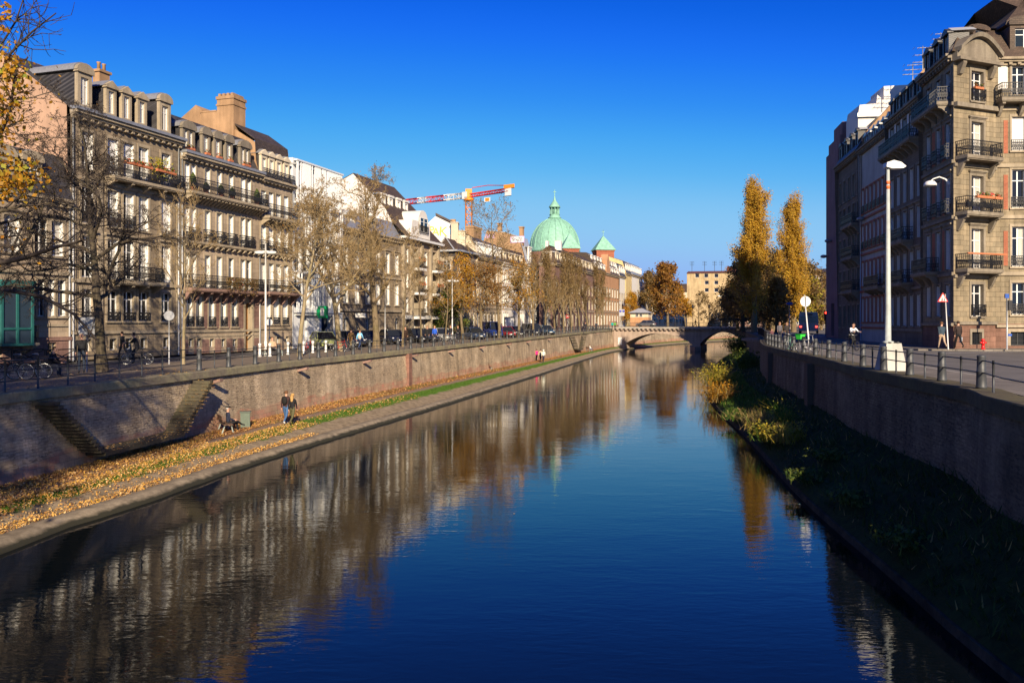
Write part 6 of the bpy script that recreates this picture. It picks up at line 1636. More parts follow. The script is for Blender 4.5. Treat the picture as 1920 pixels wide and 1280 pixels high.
# trees just outside the left edge of the picture and behind the near bridge: their boughs throw the broken shade on the near wall
PROTO_S = grow(301, 17, .3, .26, 60, .25, 17, (9, 8, 4), (.46, .48, .45), .2, .03, 8500, .12, (8, 5, 3, 3), minr=.012, leafspread=.4)
ro = None
for x, y, z, h, a, lab in ((-17.0, 6.0, ZPATH, 16.5, 0, 'tall bank tree beside the near bridge, just outside the left picture edge'), (-13.4, -.5, 0, 16.5, 2, 'street tree at the left end of the near bridge'), (-12.4, -7, 0, 17, 4, 'street tree furthest behind the near bridge'), (-21.4, 17.5, ZL, 13, 3, 'promenade tree outside the left picture edge whose shade falls on the street'), (-22.0, 9.0, ZL, 14, 5, 'second promenade tree outside the left picture edge')):
    if ro is None: ro = tree('autumn_tree', lab, (x, y, z), PROTO_S, 'bark_dark', 'twig_dark', 'leaf_gold'); ro.scale = (h/17,)*3
    else: dup(ro, (x, y, z), a, lab, (h/17,)*3)
# ---------------------------------------------------------------- bridge
A = W(1154, 655, ZW); BD = Vector((1, -.33)).normalized()
def bridge_len():
    k = (1408-CX)/F; return (k*A.y - A.x)/(BD.x - k*BD.y)
BL = bridge_len(); rot = math.atan2(BD.y, BD.x)
br = thing('bridge', 'two-arched pale stone road bridge with dark central pier across the canal', 'bridge', (A.x, A.y, 0), rot)
fb = Fac((A.x, A.y), (BD.x, BD.y))
def bl(px, py): return fb.hit(px, py)
zt = bl(1200, 613)[1]; zdk = zt
def arch(x0, x1, zs, zc, n=16):
    return [(x0 + (x1-x0)*i/n, zs + (zc-zs)*math.sin(math.pi*i/n)**.75) for i in range(n+1)]
xa0, xa1 = bl(1173, 0)[0], bl(1298, 0)[0]; xp1 = bl(1312, 0)[0]; xb1 = BL-1.0
zs1 = bl(1175, 645)[1]; zc1 = bl(1245, 624.5)[1]; zs2 = zs1; zc2 = bl(1380, 622.5)[1]
top = zdk-.35; BWD = 12.0
mb = MB()
def face(y, flip):
    a1 = arch(xa0, xa1, zs1, zc1); a2 = arch(xp1, xb1, zs2, zc2)
    q = lambda pts: mb.poly([(x, y, z) for x, z in (pts[::-1] if flip else pts)])
    q([(-6, -4.5), (xa0, -4.5), (xa0, top), (-6, top)])
    for (x0_, z0_), (x1_, z1_) in zip(a1, a1[1:]): q([(x0_, z0_), (x1_, z1_), (x1_, top), (x0_, top)])
    q([(xa1, -4.5), (xp1, -4.5), (xp1, top), (xa1, top)])
    for (x0_, z0_), (x1_, z1_) in zip(a2, a2[1:]): q([(x0_, z0_), (x1_, z1_), (x1_, top), (x0_, top)])
    q([(xb1, -4.5), (BL+8, -4.5), (BL+8, top), (xb1, top)])
face(0, False); face(BWD, True)
for pts in (arch(xa0, xa1, zs1, zc1), arch(xp1, xb1, zs2, zc2)):
    for (x0_, z0_), (x1_, z1_) in zip(pts, pts[1:]): mb.quad((x0_,0,z0_),(x0_,BWD,z0_),(x1_,BWD,z1_),(x1_,0,z1_))
for x in (xa0, xa1, xp1, xb1): mb.quad((x,0,-4.5),(x,BWD,-4.5),(x,BWD,zs1),(x,0,zs1))
mb.build('arches', M['bridge_stone'] if 'bridge_stone' in M else M['plaster_pinkgrey'], br) if False else None
M['bridge_stone'] = plaster('pale_pink_bridge_stone', (.40, .31, .25), .35)
mb.build('arches', M['bridge_stone'], br)
mb = MB(); mb.box(xa1-.35, -1.2, -5, xp1+.35, BWD+1.2, zs1-.1); mb.prism([(xa1-.2, -1.2), (xp1+.2, -1.2), ((xa1+xp1)/2, -2.6)], -5, zs1-.4, 0, 'z'); mb.build('pier', M['bridge_stone'], br)
mb = MB(); mb.box(-.3, -.25, -4.4, xa0-.25, -.004, top-.6); mb.build('abutment', M['bridge_stone'], br)
x, z = bl(1163, 639.5); mb = MB(); mb.box(x-.45, -.28, z-.8, x+.45, -.252, z+.85); mb.build('sign_plate', M['white'], br)
mb = MB(); mb.box(-6, -.7, top+.003, BL+8, BWD+.7, zdk); mb.build('deck', M['coping_plain'] if 'coping_plain' in M else M['concrete'], br)
mb = MB()
n = int((BL+2)/.95)
for i in range(n): xx = -.6+i*.95; mb.box(xx, -.62, top-.33, xx+.45, -.003, top)
mb.build('corbel', M['bridge_stone'], br)
rl = MB(); L0, L1 = .2, BL+6
for y in (-.45, BWD+.45):
    rl.box(L0, y-.03, zdk+.95, L1, y+.03, zdk+1.02); rl.box(L0, y-.02, zdk+.12, L1, y+.02, zdk+.16)
    x = L0
    while x < L1: rl.box(x-.02, y-.02, zdk+.001, x+.02, y+.02, zdk+.95); x += .3
rl.build('railing', M['iron'], br)
mb = MB(); mb.box(-1.3, -.6, zdk-.1, .1, .6, zdk+1.1); mb.box(-1.4, -.7, zdk+1.1, .2, .7, zdk+1.25); mb.build('end_post', M['trim_pink'], br)
def BP(px, y=3.0, z=None):   # a point on the bridge deck
    t = bl(px, 0)[0]; q = fb.pt(t) + fb.inn*y; k = (px-CX)/F
    # keep the pixel column
    for _ in range(5):
        e = q.x - k*q.y; q = q - fb.u*(e/(fb.u.x-k*fb.u.y))
    return Vector((q.x, q.y, zdk if z is None else z))
# kiosk with grey hip roof
kp = P2(1201, 205); ks = thing('kiosk', 'small kiosk with grey hipped roof and brick lower wall at the left bridge end', 'kiosk', (kp.x, kp.y, .25), R(-18))
h_e = EYE+(604-586.5)*205/F-.25; h_t = EYE+(604-578)*205/F-.25; hw = 2.25
mb = MB(); mb.box(-hw, -2, 0, hw, 2, h_e-1.1, 0); mb.box(-hw+.02, -1.98, h_e-1.1, hw-.02, 1.98, h_e, 1); mb.build('wall', [M['plaster_orange'], M['plaster_cream']], ks)
for x in (-.9, .1): win(ks, x, h_e-1.0, .7, .8, -2.03, 'case', 'dark')
mb = MB(); e = 2.75; mb.poly([(-e,-e,h_e),(e,-e,h_e),(.5,0,h_t),(-.5,0,h_t)]); mb.poly([(e,-e,h_e),(e,e,h_e),(.5,0,h_t)]); mb.poly([(e,e,h_e),(-e,e,h_e),(-.5,0,h_t),(.5,0,h_t)]); mb.poly([(-e,e,h_e),(-e,-e,h_e),(-.5,0,h_t)]); mb.poly([(-e,-e,h_e),(-e,e,h_e),(e,e,h_e),(e,-e,h_e)]); mb.build('roof', M['zinc_light'], ks)
# ---------------------------------------------------------------- people
PM = {}
def pm(name, col, rough=.8):
    if name not in PM: PM[name] = plain(name, col, rough, 0, .15, .25, 12)
    return PM[name]
SKIN = pm('skin', (.5, .28, .19), .6); HAIRD = pm('dark_hair', (.035, .022, .015)); HAIRB = pm('blond_hair', (.42, .25, .09)); HAIRG = pm('grey_hair', (.4, .38, .36)); HAIRBR = pm('brown_hair', (.12, .06, .03)); SHOE = pm('dark_shoes', (.03, .026, .024)); SHOEW = pm('white_shoes', (.7, .7, .68))
EYE_M = pm('eyes', (.02, .015, .012), .3)
def rotx(v, a):  # swing forward (+y) by a
    return Vector((v[0], v[1]*math.cos(a) + -v[2]*math.sin(a)*1.0, v[2]*math.cos(a) + v[1]*math.sin(a)))
def person(label, pos, face, h=1.74, pose='stand', top=(.1,.1,.1), bottom=(.05,.05,.07), hair=None, shoe=None, female=False, hat=None, coat=0, arms=None, long_hair=False, hood=None, seed=0, hold=None, pack=None, sleeves=None, group=None):
    rng = random.Random(label); S = h/1.75
    J = {}; E = []; RD = {}; BM = {}
    def j(n, p, r, par=None, mat=1):
        J[n] = Vector(p); RD[n] = r
        if par: E.append((par, n, mat))
    sh = .165 if female else .185; hipw = .095; lean = 0
    ph = .95
    if pose in ('sit', 'sitlean'): ph = .50
    if pose == 'cycle': ph = .98
    ln = {'stand': .02, 'walk': .05, 'sit': -.06, 'sitlean': .3, 'cycle': .28, 'talk': .0}.get(pose, 0)
    up = lambda z, y=0: Vector((0, (z)*math.sin(ln)+y, ph+z*math.cos(ln)))
    j('pel', (0, 0, ph), .15 if not coat else .165)
    j('wst', up(.2), .13 if female else .145, 'pel', 1); j('chs', up(.42), .155 if female else .175, 'wst', 1); j('nkb', up(.54), .075, 'chs', 1)
    j('nck', up(.6, .01), .055, 'nkb', 0); j('hd1', up(.66, .02), .085, 'nck', 0); j('hd2', up(.73, .025), .098, 'hd1', 0); j('hd3', up(.80, .015), .07, 'hd2', 0)
    A = arms or {}
    for s, nm in ((-1, 'l'), (1, 'r')):
        shp = up(.49) + Vector((s*sh, 0, 0)); j('sh'+nm, shp, .066, 'chs', 2)
        if pose == 'cycle': el = shp + Vector((s*.06, .2, -.2)); wr = el + Vector((-s*.01, .24, -.02)); hn = wr + Vector((0, .08, -.02))
        elif pose.startswith('sit'): el = shp + Vector((s*.05, .06 if pose == 'sit' else .16, -.28)); wr = el + Vector((-s*.06, .24, -.06)); hn = wr + Vector((-s*.02, .09, -.02))
        else:
            sw = (.45*s if pose == 'walk' else .06)*A.get('swing', 1); el = shp + rotx((s*.04, 0, -.29), sw); wr = el + rotx((0, 0, -.25), sw+.2); hn = wr + rotx((0, 0, -.09), sw+.25)
        if nm in A: el, wr, hn = [shp + Vector(q) for q in A[nm]]
        j('el'+nm, el, .047, 'sh'+nm, 2); j('wr'+nm, wr, .033, 'el'+nm, 2); j('hn'+nm, hn, .034, 'wr'+nm, 0)
        hp = Vector((s*hipw, 0, ph-.04)); j('hp'+nm, hp, .098, 'pel', 3)
        if pose.startswith('sit'):
            kn = hp + Vector((s*.05, .42, .02)); an = kn + Vector((0, -.02 if pose == 'sitlean' else .06, -.42)); 
            if pose == 'sit' and s > 0: kn = hp + Vector((-.02, .40, .13)); an = kn + Vector((-.22, .26, -.2))
        elif pose == 'cycle': kn = hp + Vector((s*.02, .33 if s > 0 else .2, -.24 if s > 0 else -.38)); an = kn + Vector((0, -.16 if s > 0 else -.06, -.36 if s > 0 else -.4))
        else:
            sw = (-.36*s if pose == 'walk' else .03*s); bend = (.55 if (pose == 'walk' and sw < 0) else .03)
            kn = hp + rotx((s*.0, 0, -.43), sw); an = kn + rotx((0, 0, -.41), sw-bend)
        j('kn'+nm, kn, .062, 'hp'+nm, 3); j('an'+nm, an, .042, 'kn'+nm, 3)
        toe = an + (Vector((0, .17, -.055)) if pose != 'walk' or sw > 0 else Vector((0, .13, -.12))); j('to'+nm, toe, .04, 'an'+nm, 4)
    zmin = min(J['tol'].z-.045, J['tor'].z-.045, J['anl'].z-.08)
    dz = -zmin if pose not in ('cycle', 'sit', 'sitlean') else 0
    names = list(J); me = bpy.data.meshes.new('tmp'); me.from_pydata([tuple((J[n]+Vector((0,0,dz)))*S) for n in names], [(names.index(a), names.index(b)) for a, b, _ in E], [])
    o = bpy.data.objects.new('tmp', me); C.objects.link(o); md = o.modifiers.new('s', 'SKIN'); md.use_smooth_shade = True
    for i, n in enumerate(names): sv = me.skin_vertices[0].data[i]; sv.radius = (RD[n]*S*(1.12 if n in ('chs','wst','pel') else 1), RD[n]*S*(.82 if n in ('chs','wst','pel') else 1)); sv.use_root = (n == 'pel')
    o.modifiers.new('b', 'SUBSURF').levels = 1
    dg = bpy.context.evaluated_depsgraph_get(); dg.update(); bm_ = bpy.data.meshes.new_from_object(o.evaluated_get(dg)); bpy.data.objects.remove(o)
    mats = [SKIN, pm('clothes_%.2f_%.2f_%.2f' % top, top), pm('clothes_%.2f_%.2f_%.2f' % (sleeves or top), sleeves or top), pm('clothes_%.2f_%.2f_%.2f' % bottom, bottom), shoe or SHOE, EYE_M]
    mb = MB(); mb.v = [tuple(v.co) for v in bm_.vertices]
    segs = [((J[a]+Vector((0,0,dz)))*S, (J[b]+Vector((0,0,dz)))*S, m) for a, b, m in E]
    for p in bm_.polygons:
        c = p.center; best = None
        for a, b, m in segs:
            ab = b-a; t = max(0, min(1, (c-a).dot(ab)/max(1e-9, ab.length_squared))); dd = (c-a-ab*t).length
            if best is None or dd < best[0]: best = (dd, m, c)
        m = best[1]
        if coat and m == 3 and c.z > (ph+dz-coat)*S: m = 1
        mb.f.append(tuple(p.vertices)); mb.m.append(m); mb.sm.append(True)
    bpy.data.meshes.remove(bm_)
    X = lambda n: (J[n]+Vector((0,0,dz)))*S
    hc = X('hd2'); 
    mb.tube([hc+Vector((0,.085,.02))*S, hc+Vector((0,.118,-.022))*S], [.008*S, .018*S], 5, 0); 
    for s in (-1, 1):
        mb.ball(hc+Vector((s*.034, .088, .018))*S, .011*S, 5, 5, 4); mb.ball(hc+Vector((s*.094, .0, -.01))*S, .026*S, 0, 5, 4, sx=.5)
    mb.box(hc.x-.022*S, hc.y+.078*S, hc.z-.062*S, hc.x+.022*S, hc.y+.09*S, hc.z-.054*S, 5)
    for nm, s in (('l', -1), ('r', 1)):
        w_, hn = X('wr'+nm), X('hn'+nm); dr = (hn-w_).normalized(); sd_ = dr.cross(Vector((0,1,0))); sd_ = sd_.normalized() if sd_.length > .1 else Vector((1,0,0)); fr_ = sd_.cross(dr).normalized()
        for k, L in enumerate((.07, .082, .076, .06)):
            b0 = hn + fr_*(.026-.017*k)*S; mb.tube([b0, b0+dr*L*.5*S, b0+(dr*L*.9 - sd_*s*.02)*S], [.0095*S, .009*S, .007*S], 5, 0)
        b0 = w_ + dr*.03*S + fr_*.03*S; mb.tube([b0, b0+(fr_*.03+dr*.03)*S, b0+(fr_*.035+dr*.06)*S], [.011*S, .0105*S, .008*S], 5, 0)
    ob = mb.build('person', mats); ob.location = pos; ob.rotation_euler = (0, 0, face); tag(ob, label, 'person', group)
    hm = MB(); hq = hc + Vector((0, -.012, .028))*S
    if hood: hm.ball(hc+Vector((0,-.025,0))*S, .125*S, 0, 10, 8); hm.build('hood', hood, ob)
    else:
        n0 = len(hm.v); hm.ball(hq, .108*S, 0, 10, 8, sz=.1*S)
        # pull the face side up so that the forehead stays clear
        for i, v in enumerate(hm.v):
            if v[1] > hq.y+.045*S and v[2] < hq.z+.045*S: hm.v[i] = (v[0], hq.y+.02*S, v[2])
        if long_hair: hm.tube([hq+Vector((0,-.07,0))*S, hq+Vector((0,-.1,-.15))*S, hq+Vector((0,-.125,-.36))*S], [.085*S, .1*S, .05*S], 8, 0)
        hm.build('hair', hair or HAIRD, ob)
    if hat: hb = MB(); hb.lathe([(.115*S, .05*S), (.118*S, .085*S), (.09*S, .118*S), (.001, .125*S)], 12, hc); hb.prism([(hc.x-.08*S, hc.y+.07*S), (hc.x+.08*S, hc.y+.07*S), (hc.x+.05*S, hc.y+.16*S), (hc.x-.05*S, hc.y+.16*S)], hc.z+.045*S, hc.z+.06*S, 0, 'z'); hb.build('cap', hat, ob)
    if pack: 
        c = X('chs'); kb = MB(); kb.ball(c+Vector((0,-.2,-.06))*S, .15*S, 0, 10, 8, sz=.23*S, sy=.6); kb.build('backpack', pack, ob)
    if hold:
        c = X('hnr'); kb = MB(); kb.box(c.x-.03, c.y-.14, c.z-.42, c.x+.03, c.y+.14, c.z-.06); kb.tube([(c.x, c.y-.1, c.z-.06), (c.x, c.y, c.z+.02), (c.x, c.y+.1, c.z-.06)], .008, 4)
        bag = kb.build('carrier_bag', hold); bag.location = pos; bag.rotation_euler = (0, 0, face); tag(bag, 'pale carrier bag held by '+('the man in the dark leather jacket'), 'bag')
    return ob
def yaw_to(dx, dy): return math.atan2(-dx, dy)

# ---------------------------------------------------------------- bicycles
def bike_geo(col):
    parts = {}
    def wheel(x):
        mb = MB(); n = 20; ring = [(x+.33*math.cos(2*math.pi*i/n), 0, .34+.33*math.sin(2*math.pi*i/n)) for i in range(n+1)]; mb.tube(ring, .018, 5, 0, False)
        ring = [(x+.30*math.cos(2*math.pi*i/n), 0, .34+.30*math.sin(2*math.pi*i/n)) for i in range(n+1)]; mb.tube(ring, .012, 4, 1, False)
        for i in range(9): a = math.pi*i/9; mb.tube([(x-.3*math.cos(a), 0, .34-.3*math.sin(a)), (x+.3*math.cos(a), 0, .34+.3*math.sin(a))], .0035, 3, 1, False)
        return mb
    fr = MB(); T = lambda *p: fr.tube(p, .018, 6)
    T((-.52,0,.34), (-.12,0,.30)); T((-.12,0,.30), (-.26,0,.86)); T((-.52,0,.34), (-.22,0,.72)); T((-.22,0,.74), (.36,0,.80)); T((-.12,0,.30), (.38,0,.68)); T((.34,0,.98), (.40,0,.66), (.53,0,.34))
    fr.tube([(-.12,.08,.30), (-.12,.1,.14), (-.12,.18,.14)], .012, 5); fr.tube([(-.12,-.08,.30), (-.12,-.1,.46), (-.12,-.18,.46)], .012, 5); fr.lathe([(.09,-.01),(.09,.01)], 12, (-.12,.06,.30), 0)
    hb = MB(); hb.tube([(.16,-.29,1.05), (.28,-.2,1.06), (.34,0,1.0), (.28,.2,1.06), (.16,.29,1.05)], .014, 6)
    sd_ = MB(); sd_.prism([(-.42,-.09), (-.42,.09), (-.3,.07), (-.12,.02), (-.12,-.02), (-.3,-.07)], .87, .93, 0, 'z')
    return wheel(-.52), wheel(.53), fr, hb, sd_
M['rubber'] = plain('tyre_rubber', (.02,.02,.02), .8); M['chrome'] = plain('brushed_metal', (.5,.5,.5), .3, .9)
def bicycle(label, pos, rz, col=(.05,.05,.06), group=None, basket=None, lean=0):
    o = thing('bicycle', label, 'bicycle', pos, rz, group); o.rotation_euler = (lean, 0, rz)
    w1, w2, fr, hb, sd_ = bike_geo(col); cm_ = pm('bike_%.2f_%.2f_%.2f' % col, col, .35)
    w1.build('wheel', [M['rubber'], M['chrome']], o); w2.build('wheel', [M['rubber'], M['chrome']], o); fr.build('frame', cm_, o); hb.build('handlebar', M['chrome'], o); sd_.build('saddle', M['rubber'], o)
    if basket:
        mb = MB(); x, z = (.52, .82) if basket[1] else (-.5, .78)
        mb.hexa([(x-.14,-.16,z),(x+.14,-.16,z),(x+.14,.16,z),(x-.14,.16,z),(x-.18,-.2,z+.26),(x+.18,-.2,z+.26),(x+.18,.2,z+.26),(x-.18,.2,z+.26)]); mb.box(x-.2,-.22,z+.261,x+.2,.22,z+.285); mb.build('basket', basket[0], o)
    return o

# ---------------------------------------------------------------- cars
M['car_glass'] = glassmat('car_glass', (.015,.018,.022)); M['lamp_clear'] = glassmat('headlamp_glass', (.5,.5,.5), .1); M['lamp_red'] = emit('lit_tail_lamp', (1,.05,.03), 4); M['lamp_dull'] = plain('tail_lamp', (.3,.02,.015), .2)
def car(label, pos, rz, col, L=4.0, w=1.72, h=1.48, kind='hatch', lit=False, group=None, plate=True):
    o = thing('parked_car' if not lit else 'car', label, 'van' if kind == 'van' else 'car', pos, rz, group)
    paint = shiny('car_paint_%.2f_%.2f_%.2f' % col, col) if ('cp', col) not in PM else PM[('cp', col)]; PM[('cp', col)] = paint
    hw = w/2; zb = h*.58 if kind != 'van' else h*.52; f, r = L/2, -L/2
    if kind == 'hatch': hood = f-.95*L/4; st = [(r, .82, .38, zb*.92), (r+.12, .95, .24, zb), (r+.9, 1, .2, zb), (0, 1, .19, zb), (hood, .99, .2, zb*.99), (f-.25, .93, .22, zb*.84), (f, .78, .32, zb*.66)]
    else: hood = f-.55; st = [(r, .9, .36, zb), (r+.08, .97, .24, zb), (0, 1, .22, zb), (hood, 1, .22, zb), (f-.18, .95, .24, zb*.92), (f, .85, .32, zb*.78)]
    mb = MB(); K = 8
    for x, k, z0, z1 in st:
        q = hw*k; zm = z0+(z1-z0)*.55
        for y, z in ((-q*.9, z0), (-q, z0+.12), (-q, zm), (-q*.94, z1), (q*.94, z1), (q, zm), (q, z0+.12), (q*.9, z0)): mb.v.append((x, y, z))
    for i in range(len(st)-1):
        for k in range(K): a, b = i*K+k, i*K+(k+1) % K; mb.f.append((a, b, b+K, a+K)); mb.m.append(0); mb.sm.append(k not in (3, 7))
    mb.f.append(tuple(range(K))); mb.m.append(0); mb.sm.append(False); mb.f.append(tuple(range((len(st)-1)*K, len(st)*K))[::-1]); mb.m.append(0); mb.sm.append(False)
    # greenhouse
    if kind == 'hatch': g = (hood+.12, hood-.62, r+.75, r+.08)
    else: g = (hood+.1, hood-.45, r+.06, r+.02)
    zr = h-.05; bw, tw_ = hw*.93, hw*.76
    gl = MB(); B = [(g[0],-bw,zb-.01),(g[0],bw,zb-.01),(g[3],bw,zb-.01),(g[3],-bw,zb-.01)]; Tp = [(g[1],-tw_,zr),(g[1],tw_,zr),(g[2],tw_,zr),(g[2],-tw_,zr)]
    for i in range(4): j_ = (i+1) % 4; gl.quad(B[i], B[j_], Tp[j_], Tp[i])
    ro = mb; ro.hexa([(g[1]+.05,-tw_-.02,zr-.01),(g[1]+.05,tw_+.02,zr-.01),(g[2]-.05,tw_+.02,zr-.01),(g[2]-.05,-tw_-.02,zr-.01),(g[1]-.12,-tw_*.9,h),(g[1]-.12,tw_*.9,h),(g[2]+.15,tw_*.9,h),(g[2]+.15,-tw_*.9,h)])
    for s in (-1, 1):
        ro.tube([(g[0], s*bw, zb), (g[1], s*tw_, zr)], .035, 5); ro.tube([(g[3], s*bw, zb), (g[2], s*tw_, zr)], .06 if kind == 'hatch' else .05, 5)
        xm = (g[1]+g[2])/2+.1; ro.hexa([(xm-.05,s*(bw+.008),zb),(xm+.05,s*(bw+.008),zb),(xm+.05,s*(bw-.03),zb),(xm-.05,s*(bw-.03),zb),(xm-.05,s*(tw_+.008),zr),(xm+.05,s*(tw_+.008),zr),(xm+.05,s*(tw_-.03),zr),(xm-.05,s*(tw_-.03),zr)])
        if kind == 'van': ro.hexa([(g[2],s*(bw+.01),zb),(xm-.1,s*(bw+.01),zb),(xm-.1,s*(bw-.02),zb),(g[2],s*(bw-.02),zb),(g[2],s*(tw_+.01),zr),(xm-.1,s*(tw_+.01),zr),(xm-.1,s*(tw_-.02),zr),(g[2],s*(tw_-.02),zr)])
    mb.build('body', paint, o); gl.build('windows', M['car_glass'], o)
    rw_ = .31 if kind != 'van' else .33
    for x in (f-.8*L/4, r+.72*L/4):
        for s in (-1, 1):
            t = MB(); t.v = []; prof = [(rw_*.6,-.1),(rw_*.95,-.1),(rw_,-.05),(rw_,.05),(rw_*.95,.1),(rw_*.6,.1)]; t.lathe(prof, 16, (0,0,0)); t.lathe([(rw_*.1,.08),(rw_*.55,.075),(rw_*.62,.1)], 10, (0,0,0), 1); t.xform(Matrix.Translation((x, s*(hw-.08), rw_)) @ Matrix.Rotation(math.pi/2*(-s), 4, 'X')); t.build('wheel', [M['rubber'], M['chrome']], o)
    for s in (-1, 1):
        k = MB(); k.ball((f-.16, s*hw*.66, zb*.72), .13, 0, 8, 6, sz=.09, sx=.8); k.build('headlight', M['lamp_clear'], o)
        k = MB(); k.box(r-.02, s*hw*.72-.1, zb*.72, r+.05, s*hw*.72+.1, zb*.95); k.build('tail_light', M['lamp_red'] if lit else M['lamp_dull'], o)
        k = MB(); k.ball((g[0]-.25, s*(hw+.08), zb+.06), .09, 0, 6, 5, sz=.07); k.build('mirror', paint, o)
    k = MB(); k.box(f+.0, -hw*.55, .3, f+.02, hw*.55, .42); k.build('grille', M['rubber'], o)
    if plate: k = MB(); k.box(f+.021, -.26, .40, f+.03, .26, .51); k.build('number_plate', M['white'], o); k = MB(); k.box(r-.03, -.26, .55, r-.01, .26, .66); k.build('number_plate', M['white'], o)
    return o

# ---------------------------------------------------------------- left quay furniture
LB = Line([tuple(p + nr*.5) for p, d, nr in [LW.at(LW.len*i/600) for i in range(601)]])
LP = Line([tuple(p + nr*.3) for p, d, nr in [LW.at(LW.len*i/600) for i in range(601)]])
def on_line(line, px): t = line.hit(px); p, d, nr = line.at(t); return t, Vector((p.x, p.y, 0)), d, nr
bm_l = MB(); bm_l.lathe([(.145,0),(.15,.06),(.125,.1),(.118,.55),(.125,.56),(.125,.6),(.115,.61),(.108,.96),(.12,.97),(.118,1.02),(.06,1.04),(.001,1.045)], 14)
bme = bm_l.mesh('bollard', [M['rail']])
px_l = [311, 373.5, 428.7, 478.5, 522.5, 562, 597, 629, 662, 693, 720, 746, 770, 791.5]
ts = [on_line(LB, p)[0] for p in px_l[1:]]; sp_ = (ts[-1]-ts[0])/(len(ts)-1)
t_end = LB.hit(1150); t = ts[-1]
while t + sp_ < t_end: t += sp_; ts.append(t)
BT = ts
for t in ts:
    p, d, nr = LB.at(t); o = link('bollard', bme, None, (p.x, p.y, zl_top(p))); tag(o, 'dark iron bollard standing on the left quay coping', 'bollard', 'dark bollards along the left quay')
rl = thing('railing', 'thin two-rail iron railing strung between the left quay bollards', 'railing'); 
def rails(line, t0, t1, hs, zfun, parent, r=.022, step=1.0):
    for h in hs:
        mb = MB(); pts = []; n = max(2, int((t1-t0)/step))
        for i in range(n+1): p, d, nr = line.at(t0+(t1-t0)*i/n); pts.append((p.x, p.y, zfun(p)+h))
        mb.tube(pts, r, 5, 0); mb.build('rail', M['rail'], parent)
t_start = LB.hit(-60)
rails(LB, ts[0], t_end, (.48, .9), zl_top, rl)
def rpost(line, t, h, zfun, parent, r=.03):
    p, d, nr = line.at(t); mb = MB(); mb.tube([(p.x, p.y, zfun(p)-.02), (p.x, p.y, zfun(p)+h)], r, 6); mb.build('post', M['rail'], parent)
for a, b in zip(ts, ts[1:]):
    rpost(LB, (a+b)/2, .95, zl_top, rl)
r2 = thing('railing', 'dark three-rail railing above the left stairs, at the picture edge', 'railing')
rails(LB, t_start, ts[0], (.35, .7, 1.05), zl_top, r2)
t = t_start
while t < ts[0]-.3: rpost(LB, t, 1.1, zl_top, r2, .035); t += 1.55
# cross-braced barriers at the promenade kerb
for k, (pa, pb) in enumerate(((-40, 22), (26, 84), (88, 143))):
    a = PL(pa, 690); c = PL(pb, 690); a = PD(pa, 40); c = PD(pb, 41.5); o = thing('barrier', ['cross-braced iron street barrier cut by the left picture edge', 'middle cross-braced iron street barrier, behind the seated person', 'cross-braced iron street barrier nearest the bare trunk'][k], 'barrier', a); v = c-a; L = v.length; o.rotation_euler = (0, 0, math.atan2(v.y, v.x)); mb = MB()
    for p in (((0,0,0),(0,0,1.05)), ((L,0,0),(L,0,1.05)), ((0,0,1.02),(L,0,1.02)), ((0,0,.3),(L,0,.3)), ((0,0,.3),(L,0,1.02)), ((0,0,1.02),(L,0,.3))): mb.tube(p, .03, 6)
    mb.build('frame', M['iron'], o)
M['stair_stone'] = coping_mat('shade_darkened_mossy_stair_stone', (.17, .14, .11))  # mossy stone, its colour darkened to imitate dappled shade on the steps
# stairs down the wall
def stairs(label, pA, pB, pC, pD_, zland, out=.78, n=15):
    o = thing('stairs', label, 'stairs'); tA, tB, tC, tD = [LW.hit(p) for p in (pA, pB, pC, pD_)]
    def slab(t0, t1, z, th, ou, nm, mat, inn=.1):
        mb = MB(); p0, d0, n0 = LW.at(t0); p1, d1, n1 = LW.at(t1)
        lo, hi = z-th, z; a, b, c, e = p0+n0*inn, p1+n1*inn, p1-n1*ou, p0-n0*ou
        mb.hexa([(a.x,a.y,lo),(b.x,b.y,lo),(c.x,c.y,lo),(e.x,e.y,lo),(a.x,a.y,hi),(b.x,b.y,hi),(c.x,c.y,hi),(e.x,e.y,hi)]); mb.build(nm, M[mat], o)
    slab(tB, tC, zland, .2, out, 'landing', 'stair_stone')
    for (ta, tb) in ((tA, tB), (tD, tC)):
        zt = zl_top(LW.at(ta)[0])-.32
        for i in range(n):
            f0, f1 = i/n, (i+1)/n; z = zt + (zland-zt)*((i+.5)/n); t0, t1 = ta+(tb-ta)*f0, ta+(tb-ta)*f1
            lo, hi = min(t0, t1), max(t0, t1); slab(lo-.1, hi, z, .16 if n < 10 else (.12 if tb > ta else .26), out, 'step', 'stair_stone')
    return o, tA, tB, tC, tD
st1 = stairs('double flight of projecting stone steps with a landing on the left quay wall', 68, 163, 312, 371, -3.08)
st2 = stairs('far stone steps with small landing on the quay wall near the bridge', 1069, 1077, 1086, 1093, -2.9, .75, 9)

